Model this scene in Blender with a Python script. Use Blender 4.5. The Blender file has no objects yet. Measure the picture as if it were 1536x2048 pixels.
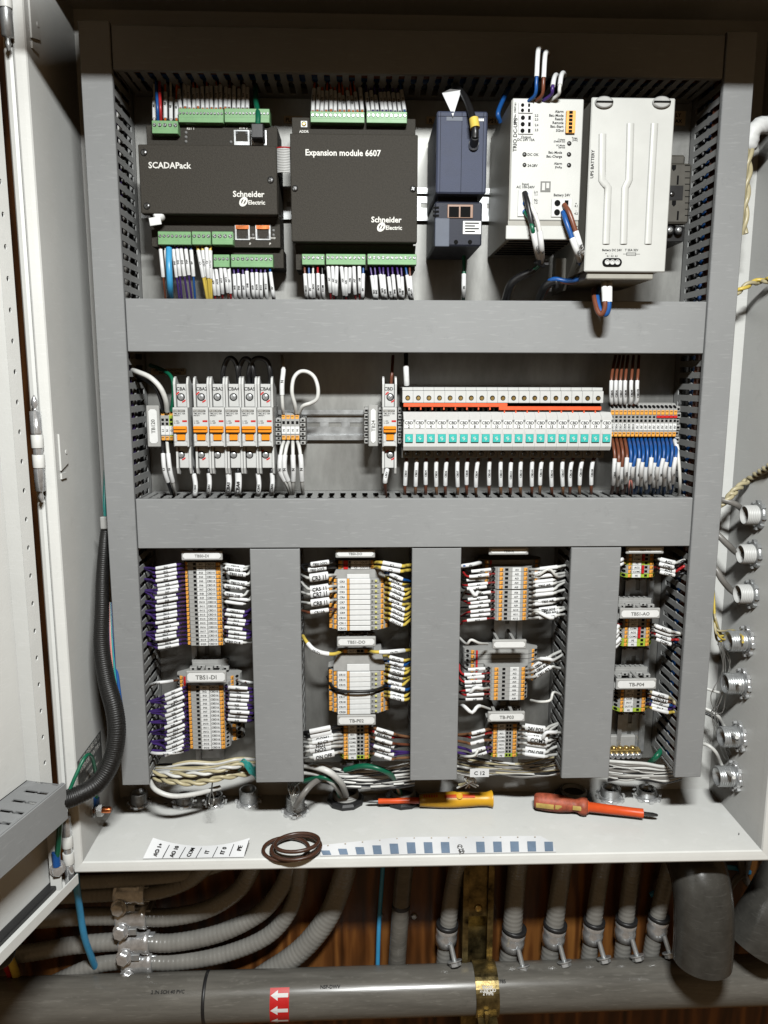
import bpy, math, random
from math import sin, cos, pi, radians, sqrt, atan2
from mathutils import Vector, Matrix
random.seed(7)
# ---------------------------------------------------------------- camera
F_PX, PITCH, YAW, ROLL = 1550.86, .1691, .0323, .0024
CAM = Vector((0.0, -.835, 1.5))
_f = Vector((sin(YAW)*cos(PITCH), cos(YAW)*cos(PITCH), -sin(PITCH)))
_r = Vector((cos(YAW), -sin(YAW), 0)); _u = _r.cross(_f)
CR = _r*cos(ROLL) + _u*sin(ROLL); CU = _u*cos(ROLL) - _r*sin(ROLL); CF = _f
scene = bpy.context.scene
col = scene.collection
cd = bpy.data.cameras.new('camera'); cam = bpy.data.objects.new('camera', cd); col.objects.link(cam)
cam.matrix_world = Matrix(((CR.x, CU.x, -CF.x, CAM.x), (CR.y, CU.y, -CF.y, CAM.y), (CR.z, CU.z, -CF.z, CAM.z), (0, 0, 0, 1)))
cd.sensor_fit = 'VERTICAL'; cd.sensor_height = 36.0; cd.lens = F_PX/2048*36
cd.clip_start = .01; cd.clip_end = 50
scene.camera = cam
# ---------------------------------------------------------------- light
w = bpy.data.worlds.new('World'); scene.world = w; w.use_nodes = True
bg = w.node_tree.nodes['Background']; bg.inputs[0].default_value = (1.0, .66, .36, 1); bg.inputs[1].default_value = .115
def area(name, loc, target, sx, sy, power, color):
    l = bpy.data.lights.new(name, 'AREA'); l.shape = 'RECTANGLE'; l.size = sx; l.size_y = sy; l.energy = power; l.color = color
    o = bpy.data.objects.new(name, l); col.objects.link(o); o.location = loc
    o.rotation_euler = (Vector(target) - Vector(loc)).to_track_quat('-Z', 'Y').to_euler()
    return o
area('ceiling_lamp', (.09, -.88, 2.04), (.08, -.74, 1.2), .22, .07, 25.5, (.985, 1.0, .985))
scene.view_settings.view_transform = 'Standard'; scene.view_settings.look = 'None'
scene.view_settings.exposure = 0.12; scene.view_settings.gamma = 1.0
scene.render.engine = 'CYCLES'; scene.cycles.diffuse_bounces = 0; scene.cycles.max_bounces = 6
# ---------------------------------------------------------------- photograph measuring helpers
def ray(u, v): return CR*((u-768)/F_PX) + CU*((1024-v)/F_PX) + CF
def PY(u, v, Y): d = ray(u, v); return CAM + d*((Y-CAM.y)/d.y)
def PX(u, v, X): d = ray(u, v); return CAM + d*((X-CAM.x)/d.x)
def PZ(u, v, Z): d = ray(u, v); return CAM + d*((Z-CAM.z)/d.z)
def rect(u0, v0, u1, v1, Y):
    um, vm = (u0+u1)/2, (v0+v1)/2
    return PY(u0, vm, Y).x, PY(u1, vm, Y).x, PY(um, v1, Y).z, PY(um, v0, Y).z
def mm(p, Y=.03): return p*(Y+.85)/F_PX      # pixels at depth Y to metres
# ---------------------------------------------------------------- mesh builder
class MB:
    def __init__(s): s.v = []; s.f = []; s.m = []; s.sm = []; s.cur = 0
    def add(s, vs, fs, smooth=False):
        o = len(s.v); s.v += [tuple(p) for p in vs]
        for f in fs: s.f.append(tuple(i+o for i in f)); s.m.append(s.cur); s.sm.append(smooth)
        return s
    def box(s, x0, x1, y0, y1, z0, z1, b=0):
        if x1 < x0: x0, x1 = x1, x0
        if y1 < y0: y0, y1 = y1, y0
        if z1 < z0: z0, z1 = z1, z0
        b = min(b, (x1-x0)*.45, (y1-y0)*.45, (z1-z0)*.45)
        if b <= 0:
            vs = [(x, y, z) for x in (x0, x1) for y in (y0, y1) for z in (z0, z1)]
            return s.add(vs, [(0, 1, 3, 2), (4, 6, 7, 5), (0, 4, 5, 1), (2, 3, 7, 6), (0, 2, 6, 4), (1, 5, 7, 3)])
        vs = []; idx = {}
        X = (x0, x1); Y = (y0, y1); Z = (z0, z1)
        for i in (0, 1):
            for j in (0, 1):
                for k in (0, 1):
                    for a in range(3):
                        p = [X[i], Y[j], Z[k]]
                        for q, (c, lo) in enumerate(((0, i), (1, j), (2, k))):
                            if q != a: p[q] += b if lo == 0 else -b
                        idx[(i, j, k, a)] = len(vs); vs.append(p)
        fs = []
        I = lambda i, j, k, a: idx[(i, j, k, a)]
        for t in (0, 1):
            q = [I(t, 0, 0, 0), I(t, 1, 0, 0), I(t, 1, 1, 0), I(t, 0, 1, 0)]; fs.append(q if t else q[::-1])
            q = [I(0, t, 0, 1), I(0, t, 1, 1), I(1, t, 1, 1), I(1, t, 0, 1)]; fs.append(q if t else q[::-1])
            q = [I(0, 0, t, 2), I(1, 0, t, 2), I(1, 1, t, 2), I(0, 1, t, 2)]; fs.append(q if t else q[::-1])
        for i in (0, 1):
            for j in (0, 1):
                q = [I(i, j, 0, 0), I(i, j, 1, 0), I(i, j, 1, 1), I(i, j, 0, 1)]; fs.append(q if i == j else q[::-1])
                q = [I(i, 0, j, 2), I(i, 1, j, 2), I(i, 1, j, 0), I(i, 0, j, 0)]; fs.append(q if i == j else q[::-1])
                q = [I(0, i, j, 1), I(1, i, j, 1), I(1, i, j, 2), I(0, i, j, 2)]; fs.append(q if i == j else q[::-1])
                for k in (0, 1):
                    q = [I(i, j, k, 0), I(i, j, k, 1), I(i, j, k, 2)]; fs.append(q if (i+j+k) % 2 == 1 else q[::-1])
        return s.add(vs, fs)
    def prism(s, poly, a, b, to3, smooth=False, caps=True):
        """poly: 2-D points, extruded between a and b; to3(p, q, h) -> xyz"""
        n = len(poly)
        ar = sum(poly[i][0]*poly[(i+1) % n][1]-poly[(i+1) % n][0]*poly[i][1] for i in range(n))
        vs = [to3(p, q, a) for p, q in poly] + [to3(p, q, b) for p, q in poly]
        fs = [(i, (i+1) % n, n+(i+1) % n, n+i) for i in range(n)]
        s.add(vs, fs, smooth)
        if caps:
            s.add(vs[:n], [tuple(range(n-1, -1, -1))]); s.add(vs[n:], [tuple(range(n))])
        return s
    def pxz(s, poly, y0, y1, **k): return s.prism(poly, y0, y1, lambda p, q, h: (p, h, q), **k)
    def pxy(s, poly, z0, z1, **k): return s.prism(poly, z0, z1, lambda p, q, h: (p, q, h), **k)
    def pyz(s, poly, x0, x1, **k): return s.prism(poly, x0, x1, lambda p, q, h: (h, p, q), **k)
    def tube(s, pts, r, seg=8, cap=True, flat=1.0, up=None):
        pts = [Vector(p) for p in pts]; n = len(pts)
        rr = r if isinstance(r, (list, tuple)) else [r]*n
        t = (pts[1]-pts[0]).normalized()
        a = Vector(up) if up is not None else (Vector((0, -1, 0)) if abs(t.y) < .9 else Vector((0, 0, 1)))
        vs = []; fs = []
        for i, p in enumerate(pts):
            t = (pts[min(i+1, n-1)]-pts[max(i-1, 0)])
            t = t.normalized() if t.length > 1e-9 else Vector((0, 0, 1))
            a = a - t*a.dot(t); a = a.normalized() if a.length > 1e-6 else t.orthogonal().normalized()
            b = t.cross(a)
            for k in range(seg):
                an = 2*pi*k/seg + pi/seg
                vs.append(p + a*cos(an)*rr[i]*flat + b*sin(an)*rr[i])
        for i in range(n-1):
            for k in range(seg):
                k2 = (k+1) % seg
                fs.append((i*seg+k, i*seg+k2, (i+1)*seg+k2, (i+1)*seg+k))
        s.add(vs, fs, True)
        if cap:
            s.add(vs[:seg], [tuple(range(seg-1, -1, -1))]); s.add(vs[-seg:], [tuple(range(seg))])
        return s
    def cyl(s, p0, p1, r, seg=16, r2=None, cap=True):
        return s.tube([p0, p1], [r, r if r2 is None else r2], seg, cap)
    def lathe(s, base, axis, prof, seg=20, flatn=0):
        """prof: (radius, height) along axis from base"""
        ax = Vector(axis).normalized(); a = ax.orthogonal().normalized(); b = ax.cross(a); base = Vector(base)
        n = len(prof); vs = []
        for r, h in prof:
            for k in range(seg):
                an = 2*pi*k/seg; vs.append(base + ax*h + (a*cos(an)+b*sin(an))*r)
        fs = [(i*seg+k, i*seg+(k+1) % seg, (i+1)*seg+(k+1) % seg, (i+1)*seg+k) for i in range(n-1) for k in range(seg)]
        s.add(vs, fs, not flatn)
        s.add(vs[:seg], [tuple(range(seg-1, -1, -1))]); s.add(vs[-seg:], [tuple(range(seg))])
        return s
    def obox(s, c, d, wdir, l, wd, th, b=0):
        """oriented bar: centre, direction, width direction, length, width, thickness"""
        c = Vector(c); d = Vector(d).normalized(); wv = Vector(wdir); wv = (wv-d*wv.dot(d)).normalized(); nn = d.cross(wv)
        t = MB(); t.box(-l/2, l/2, -wd/2, wd/2, -th/2, th/2, b)
        vs = [c + d*p[0] + wv*p[1] + nn*p[2] for p in t.v]
        return s.add(vs, t.f)
    def xf(s, M): s.v = [tuple(M @ Vector(p)) for p in s.v]; return s
    def build(s, name, mat, parent=None, origin=None):
        o0 = origin if origin is not None else (Vector(parent['_o']) if parent is not None and '_o' in parent else Vector((0, 0, 0)))
        me = bpy.data.meshes.new(name)
        me.from_pydata([(p[0]-o0[0], p[1]-o0[1], p[2]-o0[2]) for p in s.v], [], s.f)
        mats = mat if isinstance(mat, (list, tuple)) else [mat]
        for q in mats: me.materials.append(q)
        me.polygons.foreach_set('material_index', s.m); me.polygons.foreach_set('use_smooth', s.sm)
        me.update()
        return link(name, me, parent, o0)
def link(name, me, parent=None, o0=(0, 0, 0)):
    o = bpy.data.objects.new(name, me); col.objects.link(o)
    if parent is not None: o.parent = parent
    else: o.location = o0
    o['_o'] = tuple(o0)
    return o
LABELS = {}
def tag(o, label, cat, group=None, kind=None):
    o['label'] = label; o['category'] = cat
    if group: o['group'] = group
    if kind: o['kind'] = kind
    LABELS.setdefault(label, []).append(o.name)
    return o
def thing(name, label, cat, loc, group=None):
    o = bpy.data.objects.new(name, None); col.objects.link(o); o.location = loc; o['_o'] = tuple(loc); o.empty_display_size = .01
    return tag(o, label, cat, group)
def inst(name, me, parent, loc=(0, 0, 0)):
    o = bpy.data.objects.new(name, me); col.objects.link(o); o.parent = parent; o.location = loc; o['_o'] = tuple(Vector(parent['_o'])+Vector(loc))
    return o
# ---------------------------------------------------------------- materials
def mat(name, c, rough=.5, metal=0.0, var=.06, vscale=60, bump=.0, bscale=900, spec=.5, rvar=.08, c2=None, aniso=None, coat=0, wear=0):
    m = bpy.data.materials.new(name); m.use_nodes = True; nt = m.node_tree; N = nt.nodes; L = nt.links
    b = N['Principled BSDF']
    b.inputs['Roughness'].default_value = rough; b.inputs['Metallic'].default_value = metal; b.inputs['Specular IOR Level'].default_value = spec
    if coat: b.inputs['Coat Weight'].default_value = coat; b.inputs['Coat Roughness'].default_value = .15
    tc = N.new('ShaderNodeTexCoord'); mp = N.new('ShaderNodeMapping'); L.new(tc.outputs['Object'], mp.inputs[0])
    if aniso: mp.inputs['Scale'].default_value = aniso
    nz = N.new('ShaderNodeTexNoise'); nz.inputs['Scale'].default_value = vscale; nz.inputs['Detail'].default_value = 6; nz.inputs['Roughness'].default_value = .65
    L.new(mp.outputs[0], nz.inputs['Vector'])
    rp = N.new('ShaderNodeValToRGB'); d = c2 if c2 else tuple(x*(1-var*2.2) for x in c[:3]); e = tuple(min(1, x*(1+var)) for x in c[:3])
    rp.color_ramp.elements[0].position = .3; rp.color_ramp.elements[1].position = .7
    rp.color_ramp.elements[0].color = (*d, 1); rp.color_ramp.elements[1].color = (*e, 1)
    L.new(nz.outputs['Fac'], rp.inputs[0]); L.new(rp.outputs[0], b.inputs['Base Color'])
    if wear:                                                     # rubbed patches, fine scratches and specks of dirt
        mw = N.new('ShaderNodeMapping'); mw.inputs['Scale'].default_value = (30, 30, 260); mw.inputs['Rotation'].default_value = (.3, .9, .2); L.new(tc.outputs['Object'], mw.inputs[0])
        n3 = N.new('ShaderNodeTexNoise'); n3.inputs['Scale'].default_value = 2.0; n3.inputs['Detail'].default_value = 5; L.new(mw.outputs[0], n3.inputs['Vector'])
        n4 = N.new('ShaderNodeTexNoise'); n4.inputs['Scale'].default_value = 45; n4.inputs['Detail'].default_value = 8; n4.inputs['Roughness'].default_value = .8; L.new(tc.outputs['Object'], n4.inputs['Vector'])
        r3 = N.new('ShaderNodeMapRange'); r3.inputs['From Min'].default_value = .58; r3.inputs['From Max'].default_value = .68; r3.inputs['To Max'].default_value = wear*.35; L.new(n3.outputs['Fac'], r3.inputs[0])
        r4 = N.new('ShaderNodeMapRange'); r4.inputs['From Min'].default_value = .57; r4.inputs['From Max'].default_value = .72; r4.inputs['To Max'].default_value = wear*.5; L.new(n4.outputs['Fac'], r4.inputs[0])
        m1 = N.new('ShaderNodeMix'); m1.data_type = 'RGBA'; L.new(r3.outputs[0], m1.inputs[0]); L.new(rp.outputs[0], m1.inputs[6]); m1.inputs[7].default_value = (*[min(1, x*1.5+.03) for x in c[:3]], 1)
        m2 = N.new('ShaderNodeMix'); m2.data_type = 'RGBA'; L.new(r4.outputs[0], m2.inputs[0]); L.new(m1.outputs[2], m2.inputs[6]); m2.inputs[7].default_value = (*[x*.55 for x in c[:3]], 1)
        L.new(m2.outputs[2], b.inputs['Base Color'])
    if rvar:
        mr = N.new('ShaderNodeMapRange'); mr.inputs['To Min'].default_value = max(.02, rough-rvar); mr.inputs['To Max'].default_value = min(1, rough+rvar)
        L.new(nz.outputs['Fac'], mr.inputs[0]); L.new(mr.outputs[0], b.inputs['Roughness'])
    if bump:
        n2 = N.new('ShaderNodeTexNoise'); n2.inputs['Scale'].default_value = bscale; n2.inputs['Detail'].default_value = 3
        L.new(mp.outputs[0], n2.inputs['Vector'])
        bp = N.new('ShaderNodeBump'); bp.inputs['Strength'].default_value = bump; bp.inputs['Distance'].default_value = .0006
        L.new(n2.outputs['Fac'], bp.inputs['Height']); L.new(bp.outputs[0], b.inputs['Normal'])
    return m
M = dict(
 paint=mat('enclosure paint', (.78, .785, .755), .42, 0, .035, 7, .12, 420, rvar=.08, wear=.35),
 duct=mat('grey duct pvc', (.275, .281, .282), .6, 0, .045, 6, .10, 600, spec=.22, wear=.55),
 duct_in=mat('grey duct base pvc', (.30, .305, .30), .5, 0, .03, 20, .05, 700),
 plate=mat('galvanised plate', (.32, .32, .305), .50, .72, .22, 16, .12, 260, rvar=.08, aniso=(1, 1, .35)),
 zinc=mat('zinc steel', (.50, .515, .52), .36, .6, .12, 90, .05, 600, rvar=.1),
 chrome=mat('bright zinc', (.74, .75, .76), .22, .7, .12, 200, .1, 500, rvar=.08),
 darksteel=mat('dark screw steel', (.12, .12, .12), .32, .9, .2, 300),
 black=mat('black powder coat', (.050, .045, .037), .62, 0, .16, 600, .6, 1100, spec=.16),
 blackp=mat('black plastic', (.018, .018, .019), .42, 0, .1, 60, .05),
 hole=mat('dark opening', (.006, .006, .006), .8, 0, .1, 60, spec=.1),
 green=mat('green terminal plastic', (.20, .40, .185), .45, 0, .06, 120, .05),
 tgrey=mat('terminal grey plastic', (.40, .40, .385), .52, 0, .05, 120, .04),
 lgrey=mat('light grey plastic', (.60, .605, .59), .45, 0, .03, 90, .04),
 mgrey=mat('mid grey plastic', (.22, .22, .215), .5, 0, .05, 90, .04),
 white=mat('white tag plastic', (.80, .81, .80), .5, 0, .03, 150),
 sleeve=mat('white wire sleeve', (.78, .79, .79), .42, 0, .04, 200),
 ups=mat('off white painted steel', (.53, .535, .51), .40, 0, .025, 30, .08, 700),
 ups_d=mat('warm grey trim', (.33, .32, .28), .45, 0, .05, 60),
 orange=mat('orange plastic', (.90, .41, .07), .42, 0, .07, 150),
 orange2=mat('bright orange lever', (.93, .30, .015), .36, 0, .05, 150),
 redbar=mat('red orange bridge bar', (.86, .13, .045), .4, 0, .05, 150),
 red=mat('red plastic', (.62, .02, .02), .4, 0, .06, 150),
 teal=mat('teal plastic', (.05, .50, .45), .4, 0, .05, 150),
 slate=mat('slate blue plastic', (.060, .070, .110), .5, 0, .06, 60, .35, 1400, spec=.15),
  slate3=mat('near black slate plastic', (.028, .031, .045), .45, 0, .08, 60, .2, 1400, spec=.15),
 slate2=mat('pale slate plastic', (.12, .135, .17), .42, 0, .06, 60, .1, 1400, spec=.15),
 ink=mat('black print', (.012, .012, .012), .6, 0, .1, 60, spec=.2),
 inkw=mat('white print', (.80, .79, .74), .55, 0, .04, 60),
 inkg=mat('grey print', (.16, .16, .15), .6, 0, .04, 60),
 gyel=mat('green yellow plastic', (.40, .55, .06), .45, 0, .06, 100),
 brass=mat('brass', (.62, .44, .16), .3, .9, .15, 150),
 copper=mat('copper', (.70, .22, .08), .3, .95, .15, 150),
 gold=mat('yellow zinc plating', (.27, .205, .085), .34, .85, .45, 40, .25, 300, rvar=.15),
 pvc=mat('grey conduit pvc', (.15, .142, .125), .25, 0, .16, 70, .12, 300, rvar=.1, wear=.9, aniso=(.10, 1, 1)),
 pvc2=mat('dark grey pvc fitting', (.058, .056, .05), .25, 0, .18, 30, .1, 300, rvar=.1, wear=.7),
 flex=mat('flexible conduit pvc', (.245, .24, .222), .26, 0, .08, 40, .04, 300),
 tagbrown=mat('cream device label', (.62, .53, .40), .6, 0, .06, 80),
 outlet=mat('brown grey plastic', (.085, .08, .068), .5, 0, .08, 80, .1),
 led=mat('yellow lens', (.62, .60, .22), .25, 0, .05, 80),
 paper=mat('white paper', (.80, .81, .82), .7, 0, .02, 40),
 bluesq=mat('blue label face', (.19, .26, .36), .6, 0, .06, 60),
 braid=mat('black braided sleeve', (.011, .0105, .010), .45, 0, .3, 420, .3, 700, spec=.4),
 yel=mat('yellow handle plastic', (.80, .42, .02), .38, 0, .05, 90),
 redor=mat('orange red sleeve plastic', (.80, .10, .02), .36, 0, .05, 90),
 redold=mat('worn red handle plastic', (.44, .10, .05), .55, 0, .3, 90, .25, 400),
 yelold=mat('worn yellow handle plastic', (.60, .42, .12), .5, 0, .2, 70, .2, 400),
)
WC = dict(purple=(.060, .028, .16), white=(.70, .70, .67), black=(.012, .012, .013), red=(.42, .022, .025), blue=(.012, .085, .30), brown=(.17, .055, .028),
          yellow=(.72, .54, .10), green=(.006, .12, .062), orange=(.62, .14, .02), cyan=(.06, .36, .66), grey=(.20, .19, .175), cream=(.50, .44, .27), tan=(.25, .12, .06), skin=(.62, .24, .2), teal=(.03, .30, .27), silver=(.5, .5, .48), umber=(.065, .028, .016))
WM = {k: mat(k+' wire insulation', v, .36 if k != 'silver' else .3, .8 if k == 'silver' else 0, .05, 120) for k, v in WC.items()}
# ---------------------------------------------------------------- text
_tx = {}
def tmesh(t):
    if t in _tx: return _tx[t]
    c = bpy.data.curves.new('glyphs', 'FONT'); c.body = t; c.size = 1.0; c.resolution_u = 2; c.offset = .022
    o = bpy.data.objects.new('glyphs', c)
    me = o.to_mesh()
    vs = [(v.co.x, v.co.y) for v in me.vertices]; fs = [tuple(p.vertices) for p in me.polygons]
    o.to_mesh_clear(); bpy.data.objects.remove(o); bpy.data.curves.remove(c)
    if vs:
        x0 = min(p[0] for p in vs); x1 = max(p[0] for p in vs)
        vs = [((p[0]-(x0+x1)/2)/.73, (p[1]-.355)/.73) for p in vs]
        wd = (x1-x0)/.73
    else: wd = 0
    _tx[t] = (vs, fs, wd); return _tx[t]
def text(mb, t, c, right, up, h, maxw=None, align='c', off=.00025):
    """flat lettering: cap height h, centred on c"""
    vs, fs, wd = tmesh(t)
    if not vs: return
    right = Vector(right).normalized(); up = Vector(up).normalized(); n = right.cross(up)
    sx = h
    if maxw and wd*h > maxw: sx = maxw/wd
    c = Vector(c) + n*off
    if align == 'l': c = c + right*(wd*sx/2)
    if align == 'r': c = c - right*(wd*sx/2)
    mb.add([c + right*(p[0]*sx) + up*(p[1]*h) for p in vs], fs)
RX, UZ = Vector((1, 0, 0)), Vector((0, 0, 1))
def txt(name, parent, m, items):
    mb = MB()
    for it in items: text(mb, *it[:5], **(it[5] if len(it) > 5 else {}))
    if mb.v: return mb.build(name, m, parent)
def smooth_path(pts, n=6):
    pts = [Vector(p) for p in pts]
    if len(pts) < 3: return pts
    out = []; P = [pts[0]*2-pts[1]] + pts + [pts[-1]*2-pts[-2]]
    for i in range(1, len(P)-2):
        for k in range(n):
            t = k/n; a, b, c, d = P[i-1], P[i], P[i+1], P[i+2]
            out.append(.5*((2*b)+(c-a)*t+(2*a-5*b+4*c-d)*t*t+(-a+3*b-3*c+d)*t**3))
    out.append(pts[-1]); return out
# ================================================================ the setting and the enclosure
YB, YF, ZF, ZC, XL, XR = .105, -.034, .9654, 1.899, -.3115, .463
YP = .083                                   # face of the mounting plate
def wood_mat():
    m = bpy.data.materials.new('stained plywood'); m.use_nodes = True; nt = m.node_tree; N = nt.nodes; L = nt.links; b = N['Principled BSDF']
    tc = N.new('ShaderNodeTexCoord'); mp = N.new('ShaderNodeMapping'); mp.inputs['Scale'].default_value = (9, 9, 1.2); L.new(tc.outputs['Object'], mp.inputs[0])
    n1 = N.new('ShaderNodeTexNoise'); n1.inputs['Scale'].default_value = 2.2; n1.inputs['Detail'].default_value = 8; n1.inputs['Distortion'].default_value = 1.4; L.new(mp.outputs[0], n1.inputs['Vector'])
    wv = N.new('ShaderNodeTexWave'); wv.wave_type = 'BANDS'; wv.bands_direction = 'X'; wv.inputs['Scale'].default_value = 1.3; wv.inputs['Distortion'].default_value = 14; wv.inputs['Detail'].default_value = 4; wv.inputs['Detail Scale'].default_value = 1.5; L.new(mp.outputs[0], wv.inputs['Vector'])
    mx = N.new('ShaderNodeMix'); mx.data_type = 'FLOAT'; mx.inputs[0].default_value = .32; L.new(n1.outputs['Fac'], mx.inputs[2]); L.new(wv.outputs['Fac'], mx.inputs[3])
    rp = N.new('ShaderNodeValToRGB'); e = rp.color_ramp.elements; e[0].position = .25; e[0].color = (.035, .012, .0035, 1); e[1].position = .8; e[1].color = (.30, .125, .03, 1)
    k = e.new(.55); k.color = (.14, .05, .013, 1); L.new(mx.outputs[0], rp.inputs[0]); L.new(rp.outputs[0], b.inputs['Base Color'])
    b.inputs['Roughness'].default_value = .38
    bp = N.new('ShaderNodeBump'); bp.inputs['Strength'].default_value = .3; bp.inputs['Distance'].default_value = .001; L.new(mx.outputs[0], bp.inputs['Height']); L.new(bp.outputs[0], b.inputs['Normal'])
    return m
M['wood'] = wood_mat()
YW = .112
mb = MB(); mb.box(-1.4, 1.4, YW, YW+.018, .2, 2.6); o = mb.build('wall', M['wood']); o['kind'] = 'structure'; o['label'] = 'brown stained plywood wall behind the enclosure and pipes'

enc = thing('electrical_enclosure', 'open pale grey steel electrical enclosure with its door swung open', 'enclosure', ((XL+XR)/2, YB, ZF))
t = .002
MB().box(XL-t, XR+t, YB, YB+t, ZF-t, ZC+t).build('back_wall', M['paint'], enc)
MB().box(XL-t, XL, YF+.004, YB-.0002, ZF, ZC).build('side_wall', M['paint'], enc)
MB().box(XR, XR+t, YF+.004, YB-.0002, ZF, ZC).build('side_wall', M['paint'], enc)
MB().box(XL-t, XR+t, YF+.004, YB-.0002, ZF-t, ZF-.0001).build('bottom_panel', M['paint'], enc)
MB().box(XL-t, XR+t, YF+.004, YB-.0002, ZC+.0001, ZC+t).build('top_panel', M['paint'], enc)
# folded rim round the opening
def ring(prof, name, m, parent):
    mb = MB(); n = len(prof); vs = []
    for off, y in prof:
        for sx, sz in ((-1, -1), (1, -1), (1, 1), (-1, 1)):
            vs.append(((XL-off if sx < 0 else XR+off), y, (ZF-off if sz < 0 else ZC+off)))
    fs = []
    for i in range(n-1):
        for k in range(4): fs.append((i*4+k, i*4+(k+1) % 4, (i+1)*4+(k+1) % 4, (i+1)*4+k))
    mb.add(vs, fs); return mb.build(name, m, parent)
ring([(-.0003, YF+.012), (-.0003, YF+.002), (.0006, YF), (.0045, YF-.0006), (.010, YF-.0012), (.0116, YF-.0004), (.0122, YF+.0012), (.0124, YF+.010), (.006, YF+.0115), (.002, YF+.0112)], 'rim', M['paint'], enc)
mp_ = MB().box(-.2850, .4135, YP, YP+.0025, 1.022, 1.862).build('mounting_plate', M['plate'], enc)
# unseen sloping hood, added to shade the top of the opening
mb = MB(); mb.pyz([(YF+.002, 1.9135), (-.19, 1.8478), (-.19, 1.8503), (YF+.002, 1.9165)], -.25, XR+.02); mb.pyz([(-.1902, 1.8468), (-.1902, 1.8513), (-.1915, 1.8513), (-.1915, 1.8468)], -.25, XR+.02); mb.build('shade_hood', M['blackp'], enc)
# studs that carry the mounting plate
for x in (-.29, .418):
    for z in (1.03, 1.85):
        MB().cyl((x*.99, YP-.004, z), (x*.99, YB, z), .004, 12).build('plate_stud', M['zinc'], enc)
# hinge lugs seen inside the left wall
for v in (68, 905):
    p = PY(56 if v < 100 else 112, v-25 if v < 100 else v, -.012)
    pol = [(YF+.012, p.z-.018), (YF+.012, p.z+.020), (YF+.024, p.z+.014), (YF+.033, p.z+.004), (YF+.033, p.z-.012)]
    h = MB(); h.pyz(pol, XL+.0003, XL+.002); h.cyl((XL+.0015, YF+.028, p.z), (XL+.0026, YF+.028, p.z), .0025, 10); h.box(XL+.0003, XL+.002, YF+.012, YF+.026, p.z-.027, p.z-.021)
    h.build('hinge_plate', M['paint'], enc)
# ---- door
Hx, Hy = -.3275, -.045
DD = Vector((-.25, -.9682, 0)); DN = Vector((.9682, -.25, 0))
def D(s, h, z): return Vector((Hx, Hy, 0)) + DD*s + DN*h + Vector((0, 0, z))
def dbox(mb, s0, s1, h0, h1, z0, z1, b=0):
    tmb = MB(); tmb.box(s0, s1, h0, h1, z0, z1, b); mb.add([D(*p) for p in tmb.v], [f[::-1] for f in tmb.f])
ZD0, ZD1 = .9475, 1.915
mb = MB(); dbox(mb, -.006, .74, -.016, -.014, ZD0, ZD1); door = mb.build('door', M['paint'], enc)
mb = MB(); dbox(mb, -.006, .74, -.0139, .011, ZD0-.0016, ZD0); dbox(mb, -.006, .74, .0111, .0125, ZD0-.0016, ZD0+.010); mb.build('bottom_flange', M['paint'], door)
mb = MB(); dbox(mb, .005, .74, -.0135, -.002, ZD0+.0004, ZD0+.006, .001); mb.build('dark_strip', M['blackp'], door)  # black strip along the foot of the door
# perforated channel on the door, with real holes
def perf_strip(s0, s1, h, z0, z1, pitch, r):
    mb = MB(); n = int((z1-z0)/pitch); sc = (s0+s1)/2; K = 8
    for i in range(n):
        a, b = z0+i*pitch, z0+(i+1)*pitch; zc = (a+b)/2
        cir = [(sc+r*cos(2*pi*k/K), zc+r*1.3*sin(2*pi*k/K)) for k in range(K)]
        sq = []
        for k in range(K):
            an = 2*pi*k/K; c, s_ = cos(an), sin(an); f = 1/max(abs(c), abs(s_)); sq.append((sc+c*f*(s1-s0)/2, zc+s_*f*pitch/2))
        vs = [D(p, h, q) for p, q in cir+sq] + [D(p, h-.0015, q) for p, q in cir]
        mb.add(vs, [(k, (k+1) % K, K+(k+1) % K, K+k) for k in range(K)] + [(k, 2*K+k, 2*K+(k+1) % K, (k+1) % K) for k in range(K)])
    dbox(mb, s0, s0+.0012, -.0139, h-.0003, z0, z1); dbox(mb, s1-.0012, s1, -.0139, h-.0003, z0, z1)
    return mb
perf_strip(.013, .031, .003, 1.06, 1.9, .0288, .0021).build('perforated_strip', M['paint'], door)
# hinge side roll of the door edge
mb = MB(); pr = [(-.3345, YF+.016), (-.3345, YF+.006), (-.3325, YF+.0035), (-.3285, YF+.0025), (-.3255, YF+.0035), (-.3245, YF+.006), (-.3245, YF+.016)]
mb.pxy(pr, 1.0, 1.9, smooth=False); mb.build('edge_roll', M['paint'], door)
for z0 in (1.428, 1.852, .988):                                 # three barrel hinges
    x, y = -.3235, -.0435
    if z0 < 1: x = -.3225
    k = MB(); h = MB(); r = .0058
    h.lathe((x, y, z0-.040), (0, 0, 1), [(.0005, -.012), (.002, -.009), (.003, -.006), (.0016, -.003), (.0022, -.001), (r*.95, 0), (r*.95, .022)], 14)
    h.lathe((x, y, z0+.018), (0, 0, 1), [(r*.95, 0), (r*.95, .022), (.0022, .0225), (.0016, .025), (.0034, .028), (.003, .033), (.0005, .038)], 14)
    h.cyl((x, y, z0-.02), (x, y, z0+.02), .0048, 12)
    hg = h.build('hinge', M['chrome'] if z0 < 1.8 else M['zinc'], enc)
    for a in (-.0165, .0035): k.lathe((x, y, z0+a), (0, 0, 1), [(r, 0), (r*1.03, .0005), (r*1.03, .0125), (r, .013)], 16)
    k.build('hinge_sleeve', M['paint'], hg)
# bonding lug bracket at the door's foot
mb = MB(); mb.obox((-.3325, -.056, .985), (0, 0, 1), (1, 0, 0), .075, .012, .0015); mb.build('bond_bracket', M['paint'], door)
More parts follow.
